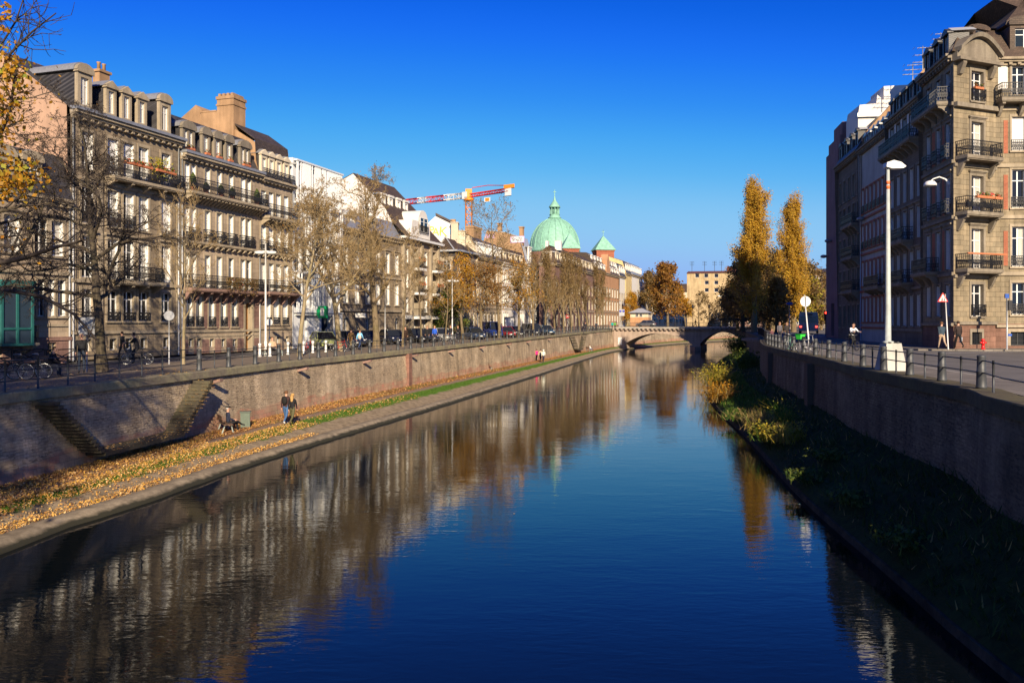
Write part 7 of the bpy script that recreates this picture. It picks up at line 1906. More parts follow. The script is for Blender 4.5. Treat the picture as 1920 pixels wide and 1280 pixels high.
# lamps
def white_lamp(label, px, ytop, d=None, pos=None, mat='white', hw=.62):
    p = pos; o = thing('street_lamp', label, 'street lamp', p); zt = EYE-(ytop-CY)*p.y/F - p.z; mb = MB()
    mb.tube([(0,0,0),(0,0,1.0),(0,0,1.05),(0,0,zt)], [.1,.1,.075,.06], 10); mb.build('pole', M[mat], o)
    for s in (-1, 1):
        hd = MB(); hd.lathe([(.02,-.14),(.26,-.10),(.34,.0),(.28,.08),(.04,.13)], 16, (s*.42,0,zt-.62), 0, True, 0, 1.15, .8); hd.tube([(0,0,zt-.5),(s*.42,0,zt-.56)], .035, 6); hd.build('lamp_head', M[mat], o)
    return o
white_lamp('tall white twin-headed street lamp before the long-balcony house', 498, 457, pos=PL(498, 667))
white_lamp('smaller far white twin-headed street lamp among the golden trees', 848, 517, pos=PL(848, 637.5))
white_lamp('dark twin-headed street lamp at the left edge behind the boughs', 48, 385, pos=PL(50, 668.5), mat='rail')
for px, yb, yt, lab in ((722, 650, 560, 'thin grey pole beside the tallest bare tree'),): 
    p = PL(px, yb); o = thing('pole', lab, 'pole', p); mb = MB(); mb.tube([(0,0,0),(0,0,EYE-(yt-CY)*p.y/F-p.z)], .05, 6); mb.build('shaft', M['zinc_light'], o)
def sign(name, label, pos, ztop, shape, size, mat, pole='zinc_light', face=0, back=None, tilt=0, cat='sign', pr=.035):
    o = thing(name, label, cat, pos, face); o.rotation_euler = (0, tilt, face); mb = MB(); mb.tube([(0,0,0),(0,0,ztop)], pr, 6); mb.build('pole', M[pole], o); k = MB()
    zc = ztop-size
    if shape == 'disc':
        n = 28; k.prism([(size*math.cos(2*math.pi*i/n), zc+size*math.sin(2*math.pi*i/n)) for i in range(n)], -.05, -.03, 0, 'y')
    elif shape == 'rect': k.box(-size*.8, -.06, zc-size, size*.8, -.04, zc+size)
    pl = k.build('panel', M[mat], o); return o, zc
sign('round_sign', 'round sign on thin blue pole in front of the five-dormer house', PL(317, 683), 3.0, 'disc', .27, 'zinc', 'blue_paint' if 'blue_paint' in M else 'zinc_light', R(25))
sign('round_sign', 'round white sign on the pavement before the oak door', PL(505, 664), 2.6, 'disc', .24, 'zinc_light', 'zinc_light', R(20))
o, zc = sign('no_entry_sign', 'red no-entry sign under the brown trees near the bridge', PD(1064, 163), 3.3, 'disc', .42, 'red_paint' if 'red_paint' in M else 'crane_red', 'zinc_light', 0); mb = MB(); mb.box(-.28, -.058, zc-.07, .28, -.051, zc+.07); mb.build('bar', M['white'], o)
sign('street_sign', 'rectangular grey sign in the shade beside the big bare trunk', PL(163, 697), 2.6, 'rect', .45, 'zinc', 'zinc', R(10))
# hanging pharmacy-green bank sign and white sign on the modern building
b = B4; x, z = b.L(588, 585); o = thing('hanging_sign', 'green hanging sign with white vertical band on the modern white building', 'sign', tuple(Vector((*b.fac.pt(b.t0+x), b.zb+z))), b.fac.rot)
mb = MB(); mb.box(-.06, -1.5, -.55, .06, -.5, .55, 0); mb.box(-.065, -.5, -.35, .065, -.35, .25, 0); mb.build('panel', M['green_sign'], o); 
for k, chh in enumerate('BNP'[:0]): pass
mb = MB(); mb.box(-.07, -1.15, -.35, -.061, -.75, .38); mb.build('panel_band', M['white'], o)
mb = MB(); mb.box(-.03, -.5, .15, .03, .0, .2); mb.build('bracket', M['iron'], o)
b = B4b; x, z = b.L(663, 591); o = thing('hanging_sign', 'small white hanging sign on the corner of the rusticated stone building', 'sign', tuple(Vector((*b.fac.pt(b.t0+x), b.zb+z))), b.fac.rot); mb = MB(); mb.box(-.05, -1.4, -.22, .05, -.2, .22); mb.build('panel', M['white'], o); mb = MB(); mb.box(-.02, -.2, .05, .02, 0, .1); mb.build('bracket', M['iron'], o)
# white short bollards
wbm = MB(); wbm.lathe([(.13,0),(.13,.06),(.09,.1),(.085,.75),(.12,.78),(.1,.9),(.001,.93)], 12); wme = wbm.mesh('bollard', [M['white']])
for px, yb in ((487, 668.5), (506, 668), (540, 664.5), (569, 662.5), (586.5, 661.5), (611, 660)):
    o = link('white_bollard', wme, None, PL(px, yb)); tag(o, 'short white bollard on the left promenade behind the quay railing', 'bollard', 'short white bollards on the promenade')
# advertising panel
p = PD(955, 118); o = thing('advertising_panel', 'white lit advertising panel in dark frame beside the parked cars', 'advertising panel', p, R(8)); mb = MB(); mb.box(-.75,-.12,.45,.75,.12,2.75); mb.box(-.12,-.1,0,.12,.1,.449); mb.build('frame', M['iron'], o); mb = MB(); mb.box(-.62,-.14,.62,.62,-.121,2.6); mb.build('poster', M['white'], o)
mb = MB(); mb.box(-.2,-.15,1.2,.35,-.141,1.45); mb.build('poster_print', M['crane_red'], o)
# cars on the left quay
NAVY = (.012,.016,.035); BLK = (.012,.013,.016)
cars = [(607, 655, (.42, .46, .16), 'small pale lime-green parked car behind the railing, facing the canal', 'hatch', 1.5, 3.6), (660, 651, NAVY, 'dark navy parked car right behind the walking couple', 'hatch', 1.5, 4.2), (685, 649, BLK, 'black parked car just left of the tallest bare trunk', 'hatch', 1.5, 4.2), (735, 646, NAVY, 'dark blue parked car with pale plate right of the tallest bare trunk', 'hatch', 1.5, 4.2),
        (779, 643, BLK, 'black parked car with bright headlights before the apartment house', 'hatch', 1.55, 4.3), (800, 641.5, NAVY, 'dark parked car hidden behind the woman in black', 'hatch', 1.5, 4.1), (826, 640, (.3,.3,.3), 'silver parked car behind the blue-jacketed man', 'hatch', 1.5, 4.1), (887, 637, (.03,.05,.1), 'steel blue parked car with white number plate', 'hatch', 1.5, 4.2), (921, 633.5, (.012,.03,.16), 'tall bright navy blue parked van', 'van', 2.15, 4.8),
        (948, 633, (.25,.015,.015), 'red parked car half hidden by the advertising panel', 'hatch', 1.5, 4.1), (966, 632, BLK, 'dark parked car right of the advertising panel', 'hatch', 1.5, 4.1), (997, 629, NAVY, 'dark high parked car under the brown trees', 'van', 1.8, 4.3), (1022, 628, (.02,.06,.12), 'blue-grey parked car before the mansard house end', 'hatch', 1.5, 4.2)]
for px, py, col, lab, kd, hh, L in cars:
    p = PL(px, py); k = FL.rot; p.z = zl_top(p)-.02
    p = p + Vector((-.3, .95, 0))*2.0; kk = (px-CX)/F; p.x = kk*p.y; p.z = zl_top(p)-.02
    car(lab, p, R(-62) if px < 900 else R(-68), col, L, 1.75, hh, kd)
# people on the left quay
def stand(label, px, py, face, **kw): return person(label, PL(px, py), face, **kw)
stand('man in black jacket and jeans standing beside the big bare trunk', 153, 700, R(200), top=(.012,.012,.014), bottom=(.03,.04,.06), h=1.8, hair=HAIRG)
stand('person in dark coat walking past the cellar windows of the five-dormer house', 230, 672, R(80), pose='walk', top=(.015,.015,.018), bottom=(.02,.02,.025))
def sit_bench(label, pos, face, **kw): return person(label, pos, face, pose='sit', **kw)
def bench(label, pos, rz, mat='bench_wood', frame='bench_metal'):
    o = thing('bench', label, 'bench', pos, rz); mb = MB()
    for i in range(3): mb.box(-.8, -.22+i*.15, .43, .8, -.10+i*.15, .47)
    mb.build('seat', M[mat], o); mb = MB()
    for i in range(2): mb.hexa([(-.8,-.27-.04*i,.58+.17*i),(.8,-.27-.04*i,.58+.17*i),(.8,-.30-.04*i,.70+.17*i),(-.8,-.30-.04*i,.70+.17*i),(-.8,-.24-.04*i,.58+.17*i),(.8,-.24-.04*i,.58+.17*i),(.8,-.27-.04*i,.70+.17*i),(-.8,-.27-.04*i,.70+.17*i)])
    mb.build('backrest', M[mat], o)
    for x in (-.62, .62):
        for y, yy in ((.2, .24), (-.2, -.3)):
            mb = MB(); mb.tube([(x, y*.7, .43), (x, yy, 0)], .035, 6); mb.build('leg', M[frame], o)
    return o
M['bench_wood'] = plain('bench_wood', (.13,.075,.045), .7, 0, .3); M['bench_metal'] = plain('pale_bench_legs', (.3,.34,.31), .6)
p = PL(92, 705); bench('dark bench on the left promenade under the boughs, seen from behind', p, R(-80), 'bench_wood', 'iron'); person('person in dark jacket hunched on the promenade bench at the left edge', p + Vector((0,0,-.02)), R(-80), pose='sitlean', top=(.012,.012,.016), bottom=(.03,.035,.05))
bicycle('dark bicycle parked against the left railing near the picture edge', PL(22, 712), R(12), (.03,.03,.035)); bicycle('bicycle with big wheels leaning beside the promenade bench', PL(55, 711), R(20), (.05,.06,.08))
p = PL(258, 684); bicycle('bicycle ridden by the dark-clad cyclist in the left shade', p, R(190), (.06,.06,.07)); person('dark-clad cyclist riding in the shade before the five-dormer house', p, R(100), pose='cycle', top=(.012,.012,.015), bottom=(.02,.022,.03))
p = PL(511, 667); person('person in beige top sitting low on the promenade beside the white lamp', p + Vector((0,0,-.02)), R(220), pose='sit', top=(.5,.32,.2), bottom=(.05,.05,.06), hair=HAIRBR); bench('low bench under the beige-clad person on the promenade', p, R(220))
stand('man in brown coat walking away beside the big forked tree', 658, 656.5, R(-15), pose='walk', top=(.13,.075,.03), bottom=(.35,.27,.15), coat=.2)
stand('woman in cream hooded jacket with pale blue sleeves and jeans', 674.5, 656, R(-15), pose='walk', top=(.62,.48,.36), sleeves=(.2,.5,.75), bottom=(.03,.05,.12), hair=HAIRBR, female=True, h=1.68)
bicycle('bicycle with red frame leaning beside the green car', PL(638, 659), R(30), (.4,.03,.02)); bicycle('dark bicycle standing behind the brown-coated man', PL(650, 656), R(15), (.04,.04,.05)); bicycle('small red bicycle before the modern building', PL(578, 659), R(75), (.45,.03,.03))
stand('person in dark brown coat standing left of the black car', 760, 647.5, R(190), top=(.03,.015,.01), bottom=(.03,.02,.018), coat=.3)
stand('woman in black facing the canal with a small dog-brown bag', 801, 643.5, R(180), top=(.012,.012,.014), bottom=(.015,.015,.018), female=True, hair=HAIRBR)
stand('man in bright blue jacket carrying a child on the promenade', 815, 643, R(170), top=(.02,.09,.5), bottom=(.03,.03,.04), hair=HAIRB)
bicycle('silver bicycle with bright wheel behind the left bollards', PL(839, 643), R(10), (.35,.35,.35)); p = PL(845, 640); person('person in dark jacket pushing a bicycle near the far lamp', p, R(150), top=(.02,.02,.03), bottom=(.03,.03,.05))
p = PL(858.5, 641); bicycle('bicycle ridden by the woman in black on the promenade', p, R(-75), (.03,.03,.03)); person('woman in black cycling towards the camera on the promenade', p, R(185), pose='cycle', top=(.012,.012,.014), bottom=(.02,.02,.025), hair=HAIRBR, female=True)
for px, d, top_, lab in ((893, 108, (.03,.03,.04), 'person standing behind the steel blue car'), (941, 116, (.03,.03,.035), 'person in dark clothes beside the advertising panel'), (1098, 150, (.02,.02,.025), 'dark-clad person under the row of brown trees'), (1118, 160, (.02,.025,.04), 'person in dark jacket with red collar near the far trees'), (1148, 176, (.0,.3,.28), 'person in turquoise jacket at the bridge end'), (1153, 178, (.1,.3,.05), 'person in green top at the bridge end post')):
    person(lab, PD(px, d), R(170), top=top_, bottom=(.03,.03,.04))
# towpath people and furniture
def TPt(px, py, dz=0): p = W(px, py, ZPATH-.06); p.z += dz; return p
p = TPt(424, 811); bench('weathered slatted bench on the towpath with a man sitting on it', p + Vector((0,0,.02)), R(-62)); pp = p + Vector((.1,.05,-.02))
person('man in navy jacket and flat cap sitting cross-legged on the towpath bench', pp, R(-62), h=1.72, pose='sit', top=(.018,.022,.045), bottom=(.012,.012,.014), hair=HAIRG, hat=pm('black_cap', (.012,.012,.012)))
p = TPt(460, 803); o = thing('litter_bin', 'grey-green ribbed litter bin beside the towpath bench', 'bin', p, R(15)); mb = MB(); mb.hexa([(-.3,-.26,0),(.3,-.26,0),(.3,.26,0),(-.3,.26,0),(-.32,-.28,.85),(.32,-.28,.85),(.32,.28,.85),(-.32,.28,.85)])
for i in range(6): x = -.27+.108*i; mb.box(x-.012, -.295, .02, x+.012, -.262, .84); mb.box(.3, -.24+.096*i-.012, .02, .325, -.24+.096*i+.012, .84)
mb.build('body', M['bin_green'] if 'bin_green' in M else plain('bin_green', (.1,.13,.1), .6), o); mb = MB(); mb.box(-.37,-.33,.851,.37,.33,.92); mb.build('lid', plain('bin_lid', (.08,.1,.08), .6), o); o.scale = (.72, .72, .95)
person('man in dark jacket and jeans with backpack, arm around the blond woman', TPt(536, 796.5), R(-8), h=1.78, pose='walk', top=(.045,.022,.022), bottom=(.05,.11,.24), hair=HAIRBR, shoe=SHOEW, pack=pm('black_bag', (.012,.012,.012)), arms={'swing': .4})
person('blond long-haired woman in black jacket and olive trousers on the towpath', TPt(548, 797.5), R(-12), h=1.66, pose='walk', top=(.012,.012,.012), bottom=(.09,.085,.04), hair=HAIRB, female=True, long_hair=True, arms={'swing': .4})
p = TPt(912, 694); bench('empty bench on the towpath further along', p, R(-50)); p = TPt(925, 691); o = thing('litter_bin', 'dark litter bin beside the empty towpath bench', 'bin', p, R(20)); mb = MB(); mb.hexa([(-.3,-.26,0),(.3,-.26,0),(.3,.26,0),(-.3,.26,0),(-.33,-.29,.85),(.33,-.29,.85),(.33,.29,.85),(-.33,.29,.85)]); mb.build('body', plain('dark_bin', (.04,.05,.045), .6), o); mb = MB(); mb.box(-.38,-.34,.851,.38,.34,.92); mb.build('lid', M['iron'], o); o.scale = (.72, .72, .95)
person('woman in bright pink jacket and black trousers on the towpath', TPt(1006, 677), R(-20), h=1.66, pose='walk', top=(.75,.02,.2), bottom=(.012,.012,.014), female=True)
person('person in dark vest over cream sleeves in the towpath group', TPt(1013.5, 678.5), R(-20), h=1.74, pose='walk', top=(.03,.03,.05), sleeves=(.55,.42,.32), bottom=(.012,.012,.014))
person('person in white hooded jacket rightmost of the towpath group', TPt(1019, 679.5), R(-15), h=1.72, pose='walk', top=(.6,.62,.52), bottom=(.03,.025,.05), hood=pm('white_hood', (.75,.75,.68)))
p = TPt(1105, 659); bench('far towpath bench by the wall near the bridge', p, R(-70)); person('person in white top and jeans sitting on the far towpath bench', p + Vector((.1,0,-.02)), R(-70), pose='sit', top=(.75,.75,.72), bottom=(.06,.12,.25), hair=HAIRBR)
# ---------------------------------------------------------------- bridge traffic
p = BP(1211, 4); car('grey hatchback driving across the bridge, seen from the side', p + Vector((0,0,.02)), rot+math.pi, (.09,.09,.1), 4.3, 1.75, 1.5)
person('dark silhouetted pedestrian in the middle of the bridge', BP(1281, 1.5), R(90), pose='walk', top=(.02,.02,.02), bottom=(.02,.02,.02), coat=.3); person('dark silhouetted pedestrian right of the bridge lamp', BP(1304, 1.5), R(-90), pose='walk', top=(.02,.02,.02), bottom=(.02,.02,.02))
def classic_lamp(label, pos, h, mat='iron'):
    o = thing('street_lamp', label, 'street lamp', pos); mb = MB(); mb.tube([(0,0,0),(0,0,.8),(0,0,.85),(0,0,h)], [.13,.1,.06,.045], 8); mb.build('pole', M[mat], o); mb = MB(); mb.lathe([(.1,h),(.26,h+.15),(.3,h+.55),(.16,h+.62),(.14,h+.75),(.02,h+.95)], 8); mb.build('lantern', M[mat], o)
for px, lab in ((1266, 'slim black lantern post left of the bridge middle'), (1299, 'slim black lantern post at the bridge middle'), (1330, 'slim black lantern post on the right half of the bridge')): classic_lamp(lab, BP(px, 11.6), 4.2)
p = BP(1367, 14); o = thing('street_lamp', 'tall white curved-arm street lamp beyond the right bridge end', 'street lamp', p); mb = MB(); mb.tube([(0,0,0),(0,0,6.6),(-.4,0,7.0),(-1.8,0,7.1)], [.12,.09,.07,.06], 8); mb.build('pole', M['white'], o); mb = MB(); mb.ball((-2.2,0,7.0), .5, 0, 10, 6, sz=.18, sy=.5); mb.build('lamp_head', M['white'], o)
o, zc = sign('direction_sign', 'cluster of blue and grey direction signs at the left bridge end', PD(1166, 190, .5), 4.2, 'rect', .75, 'zinc', 'zinc'); mb = MB(); mb.ball((-.35,-.08,zc+.35), .28, 0, 12, 6, sy=.1); mb.ball((.35,-.08,zc+.35), .28, 0, 12, 6, sy=.1); mb.build('disc', plain('blue_sign', (.01,.02,.3), .4), o)
# ---------------------------------------------------------------- right quay furniture
RB_ = Line([tuple(p - nr*.32) for p, d, nr in [RW.at(RW.len*i/600) for i in range(601)]])
mb = MB(); mb.lathe([(.135,0),(.138,.05),(.128,.08),(.118,.42),(.124,.43),(.124,.46),(.115,.47),(.104,.82),(.112,.84),(.106,.87),(.06,.885),(.001,.89)], 16); rme = mb.mesh('bollard', [M['rail']])
M['red_paint'] = plain('red_sign_paint', (.55,.03,.025), .4); M['blue_paint'] = plain('blue_sign_paint', (.02,.08,.35), .4)
pr_ = [1840, 1766, 1706, 1657, 1618, 1583, 1554, 1529, 1507, 1488, 1471.5, 1460.6, 1454.5, 1448.6, 1443.6, 1439]
ts_r = [RB_.hit(p) for p in pr_]; ts_r = [t for t in ts_r if t is not None]
for t in ts_r:
    p, d, nr = RB_.at(t); tag(link('bollard', rme, None, (p.x, p.y, zr_top(p))), 'grey tapered iron bollard on the right quay coping', 'bollard', 'grey bollards along the right quay')
sp_r = ts_r[1]-ts_r[0]; t0r = ts_r[0]-3*sp_r
tb = ts_r[0]-sp_r
rr = thing('railing', 'thin two-rail iron railing between the grey bollards of the right quay', 'railing')
rails(RB_, t0r, ts_r[-1], (.42, .74), zr_top, rr, .02)
al = sorted([tb-sp_r, tb] + ts_r)
for a, c in zip(al, al[1:]):
    if c-a > 1.0: rpost(RB_, (a+c)/2, .8, zr_top, rr, .03)
tfar = ts_r[-1]
rd = thing('railing', 'dark vertical-barred railing where the right quay meets the bridge', 'railing'); rails(RB_, tfar+.3, tfar+38, (.12, 1.0), zr_top, rd, .025)
mb = MB(); t = tfar+.3
while t < tfar+38: p, d, nr = RB_.at(t); mb.tube([(p.x,p.y,zr_top(p)+.02),(p.x,p.y,zr_top(p)+1.0)], .012, 3, 0, False); t += .14
mb.build('bars', M['iron'], rd)
# road markings and pavement by the corner house
mb = MB(); q = [W(1560,662,-.112), W(1690,690,-.112)]
def rline(px0, py0, px1, py1, w2, nm):
    a, c = W(px0, py0, -.114), W(px1, py1, -.114); v = (c-a); s = Vector((-v.y, v.x, 0)).normalized()*w2; m2 = MB(); m2.poly([a-s, c-s, c+s, a+s]); o = m2.build('road_marking', M['paint']); o['kind'] = 'structure'
rline(1760, 662, 1915, 658.5, .06, 'x')
a = Vector((c0.x, c0.y)); mb = MB()
pts = [(c0.x-3.6, c0.y+38), (c0.x-2.6, c0.y-.5), (K1.x-2.4, K1.y-3.0), (K1.x+30, K1.y-3.2), (K1.x+30, K1.y+2), (K1.x, K1.y+1.5), (c0.x+1, c0.y+1), (c0.x+6.5, c0.y+38)]
pv = MB(); pv.prism(pts, -.3, -.02, 0, 'z'); tag(pv.build('pavement', M['pave']), 'stone pavement round the foot of the corner house', 'pavement', kind='structure')
M['lamp_foot'] = plaster('worn_white_concrete', (.55,.54,.49), .4)
# big lamp with painted concrete foot
p = W(1670, 694, -.008); o = thing('street_lamp', 'tall white street lamp with orange bands on a white concrete foot', 'street lamp', p); s_ = p.y/F
H_ = (694-315)*s_; hb = (694-643)*s_; mb = MB(); mb.hexa([(-.42,-.4,0),(.42,-.4,0),(.42,.4,0),(-.42,.4,0),(-.27,-.27,hb),(.27,-.27,hb),(.27,.27,hb),(-.27,.27,hb)]); mb.build('foot', M['lamp_foot'], o)
for s2 in (-1, 1): mb = MB(); mb.box(s2*.14-.035, -.3, hb+.002, s2*.14+.035, .3, hb+.05); mb.build('clamp', M['rail'], o)
x0 = (1665-1670)*s_; mb = MB(); mb.lathe([(.2,hb),(.2,hb+.06),(.11,hb+.08),(.10,hb+1.2),(.055,H_)], 14, (x0,0,0)); mb.build('pole', M['lamp_pole'] if 'lamp_pole' in M else plain('lamp_pole_paint', (.36,.39,.37), .5), o)
mo = plain('orange_band', (.75,.14,.03), .6)
for py in (602, 595, 351, 342):
    z = (694-py)*s_; r = .10-(z/H_)*.042+.004; mb = MB(); mb.lathe([(r,z-.07),(r,z+.05)], 14, (x0,0,0)); mb.build('band', mo, o)
mb = MB(); n = 10; Lh = (1690-1655)*s_
for i in range(n+1): pass
prof = [(-.12, .0), (-.1, .16), (.15, .24), (.42, .17), (.60, .02), (.5, -.05), (.1, -.06)]
mb.prism([(x0+a*1.0, H_+.02+c) for a, c in prof], -.16, .16, 0, 'y'); mb.build('lamp_head', M['white'], o)
# wall lamp on a curved arm
b = r1; x, z = RF.hit(1781, 344); o2 = RF.pt(x); o = thing('wall_lamp', 'white domed lamp on a curved arm fixed to the corner house', 'wall lamp', (o2.x, o2.y, z), 0); d_ = o2.y
hx = (1742-1781)*d_/F; mb = MB(); mb.tube([(0,0,0), (hx*.25,-.05,.28), (hx*.55,-.1,.42), (hx*.85,-.15,.28), (hx,-.15,.1)], [.09,.06,.045,.04,.04], 7); mb.build('arm', M['white'], o); mb = MB(); mb.lathe([(.42,-.22),(.40,-.08),(.28,.08),(.06,.15)], 16, (hx,-.15,.02)); mb.lathe([(.001,-.24),(.38,-.23)], 16, (hx,-.15,.02)); mb.build('lamp_head', M['white'], o)
for px, py, lab in ((1612, 411, 'grey lamp head on an arm before the shaded pale house'), (1551, 452, 'upper dark lamp head at the edge of the mauve house'), (1543, 481, 'lower dark lamp head at the edge of the mauve house')):
    x, z = RF.hit(max(px+8, 1552), py); o2 = RF.pt(x); o = thing('wall_lamp', lab, 'wall lamp', (o2.x, o2.y, z)); L_ = (px-max(px+8, 1552))*o2.y/F; mb = MB(); mb.tube([(0,0,-.1),(L_*.4,-.1,.15),(L_,-.2,.1)], .04, 5); mb.build('arm', M['rail'], o); mb = MB(); mb.ball((L_,-.2,0), .38, 0, 10, 6, sz=.2); mb.build('lamp_head', M['zinc'], o)
# round sign, triangular sign, post with traffic box
p = W(1518, 656, -.01); o = thing('round_sign', 'white back of a round road sign on a leaning pole, above the green basket', 'road sign', p); s_ = p.y/F; mb = MB(); tx, tz = (1508-1518)*s_, (656-553)*s_; mb.tube([(0,0,0),(tx,0,tz)], .045, 7); mb.build('pole', M['white'], o); mb = MB(); r = .33; zc = (656-565)*s_; xc = (1510-1518)*s_; n = 28; mb.prism([(xc+r*math.cos(2*math.pi*i/n), zc+r*math.sin(2*math.pi*i/n)) for i in range(n)], -.03, -.008, 0, 'y'); mb.build('panel', M['white'], o); mb = MB(); mb.box(xc-.02,-.06,zc-.3,xc+.02,-.031,zc+.3); mb.build('bracket', M['rail'], o)
p = W(1778, 655, -.03); s_ = p.y/F; o = thing('warning_sign', 'red-edged triangular sign with two walking children on a leaning pole', 'road sign', p); tx, tz = (1772-1778)*s_, (655-551)*s_; mb = MB(); mb.tube([(0,0,0),(tx,0,tz)], .04, 7); mb.build('pole', M['white'], o)
xc, zc = (1767-1778)*s_, (655-560)*s_; a_ = .36
def tri(r, dz=0): return [(xc-r, zc-r*.58+dz), (xc+r, zc-r*.58+dz), (xc, zc+r*1.15+dz)]
mb = MB(); mb.prism(tri(a_), -.06, -.045, 0, 'y'); mb.build('panel', M['red_paint'], o); mb = MB(); mb.prism(tri(a_*.72), -.068, -.061, 0, 'y'); mb.build('panel_field', M['white'], o)
mb = MB()
for dx, k in ((-.06, 1), (.08, .8)): mb.ball((xc+dx,-.072,zc+.08*k), .03*k, 0, 6, 5, sy=.2); mb.prism([(xc+dx-.05*k, zc-.14), (xc+dx-.02*k, zc+.05*k), (xc+dx+.03*k, zc+.05*k), (xc+dx+.05*k, zc-.14)], -.074, -.069, 0, 'y')
mb.build('panel_symbol', M['iron'], o)
p = W(1871, 654.5, -.02); s_ = p.y/F; o = thing('traffic_light', 'slim pole with blue plate and signal box, casting its shadow on the corner house', 'traffic light', p + Vector((0,-1.0,0))); mb = MB(); H_ = (654-552)*s_; mb.tube([(0,0,0),(0,0,H_)], .05, 7); mb.build('pole', M['zinc_light'], o); mb = MB(); mb.box(-.14,-.06,H_-.25,.1,.06,H_+.02); mb.build('plate', M['blue_paint'], o); mb = MB(); mb.box(.02,-.15,H_-1.05,.26,.15,H_-.4); mb.build('signal_box', M['iron'], o); mb = MB(); mb.box(.06,-.04,H_-2.7,.3,-.02,H_-2.55); mb.build('plate', M['blue_paint'], o)
# hydrant
p = W(1843, 655, -.02); o = thing('fire_hydrant', 'red fire hydrant on the pavement before the corner house', 'fire hydrant', p); mb = MB(); mb.lathe([(.16,0),(.16,.05),(.11,.06),(.1,.35),(.13,.37),(.13,.46),(.1,.48),(.1,.55),(.14,.56),(.12,.64),(.05,.7),(.001,.71)], 14); mb.build('body', shiny('hydrant_red', (.6,.015,.012), .3), o)
for s in (-1, 1): mb = MB(); mb.tube([(s*.08,-.02,.45),(s*.21,-.03,.45)], .06, 8); mb.build('outlet', M['red_paint'], o)
# pedestrians
def rp(px, py, z=-.02): return W(px, py, z)
person('man in blue-grey jacket and beige trousers walking away along the corner house', rp(1766, 655.5), R(-5), pose='walk', top=(.035,.055,.075), bottom=(.4,.29,.2), hair=HAIRBR, h=1.78)
person('man in dark leather jacket and black trousers carrying a pale bag', rp(1797, 654.5), R(-5), pose='walk', top=(.025,.022,.02), bottom=(.015,.014,.014), hair=HAIRD, h=1.82, hold=pm('pale_bag', (.5,.62,.75)), arms={'swing': .3})
p = W(1597, 657, -.12); bicycle('dark bicycle ridden by the cyclist in black and white jacket', p, R(-80), (.03,.03,.03)); person('cyclist in black jacket with white sleeves riding towards the camera', p, R(190), pose='cycle', top=(.012,.012,.014), sleeves=(.75,.75,.75), bottom=(.02,.02,.022), hair=HAIRD, h=1.76)
person('grey-jacketed person walking along the right quay behind the bicycles', W(1462, 640, 0), R(170), pose='walk', top=(.1,.095,.11), bottom=(.03,.03,.04), hair=HAIRBR); person('dark-clad person walking beside the grey-jacketed one on the right quay', W(1475, 640, 0), R(175), pose='walk', top=(.03,.025,.025), bottom=(.03,.03,.03)); person('small child walking along the right quay railing', W(1447, 641, 0), R(175), h=1.15, top=(.12,.05,.06), bottom=(.05,.04,.04))
p = W(1475, 657, 0); bicycle('city bicycle with white handlebar leaning on the right railing', p, R(65), (.3,.32,.3), lean=R(4)); bicycle('bicycle with pale green frame leaning on the right railing', W(1482, 658, 0), R(75), (.2,.4,.3)); bicycle('bicycle with bright green basket at the leaning sign pole', W(1514, 662, 0), R(-60), (.35,.35,.36), basket=(pm('green_basket', (.04,.55,.05), .5), False))
for px in (1560, 1568): person('pedestrian in shade near the mauve house, %s' % ('left of two' if px == 1560 else 'right of two'), W(px, 629, .0), R(170), top=(.05,.04,.06), bottom=(.03,.03,.04))
# bus
bp = W(1516, 625, -.05); bp = Vector(((1516-CX)/F*112, 112, .2)); o = thing('bus', 'dark city bus with lit tail lights driving away under the poplars', 'bus', bp, R(-20)); mb = MB(); hw = 1.25; HB = 2.95
pf = [(-hw,.35),(hw,.35),(hw,.9),(hw*.99,1.3),(hw*.96,HB-.2),(hw*.82,HB),(-hw*.82,HB),(-hw*.96,HB-.2),(-hw*.99,1.3),(-hw,.9)]; mb.prism(pf, 0, 11, 0, 'y'); mb.build('body', shiny('bus_paint', (.13,.15,.18), .3), o)
mb = MB(); mb.box(-hw*.82,-.03,1.5,hw*.82,-.002,2.35); mb.build('rear_window', M['car_glass'], o)
for s in (-1, 1):
    for k in range(6): mb = MB(); mb.box(s*hw*1.0-(.0 if s > 0 else .02), .6+k*1.7, 1.35, s*hw*1.0+(.02 if s > 0 else 0), 2.1+k*1.7, 2.3); mb.build('window', M['car_glass'], o)
    mb = MB(); mb.box(s*1.0-.13,-.06,.85,s*1.0+.13,-.003,1.05); mb.build('tail_light', M['lamp_red'], o)
    for y in (2.2, 8.4): mb = MB(); mb.lathe([(.2,-.14),(.46,-.14),(.5,-.08),(.5,.08),(.46,.14),(.2,.14)], 16, (0,0,0)); mb.xform(Matrix.Translation((s*1.13, y, .5)) @ Matrix.Rotation(math.pi/2, 4, 'Y')); mb.build('wheel', M['rubber'], o)
mb = MB(); mb.box(-.5,-.05,2.5,.5,-.003,2.68); mb.build('route_display', M['iron'], o)
p = Vector(((1548-CX)/F*100, 100, .1)); o = thing('traffic_light', 'traffic light showing red at the far crossing beside the mauve house', 'traffic light', p); mb = MB(); mb.tube([(0,0,0),(0,0,2.2)], .06, 7); mb.build('pole', M['rail'], o); mb = MB(); mb.box(-.17,-.12,2.0,.17,.12,3.0); mb.build('signal_box', M['iron'], o); mb = MB(); mb.ball((0,-.14,2.8), .12, 0, 10, 6, sy=.4); mb.build('signal_lamp', emit('red_signal', (1,.02,.01), 12), o)
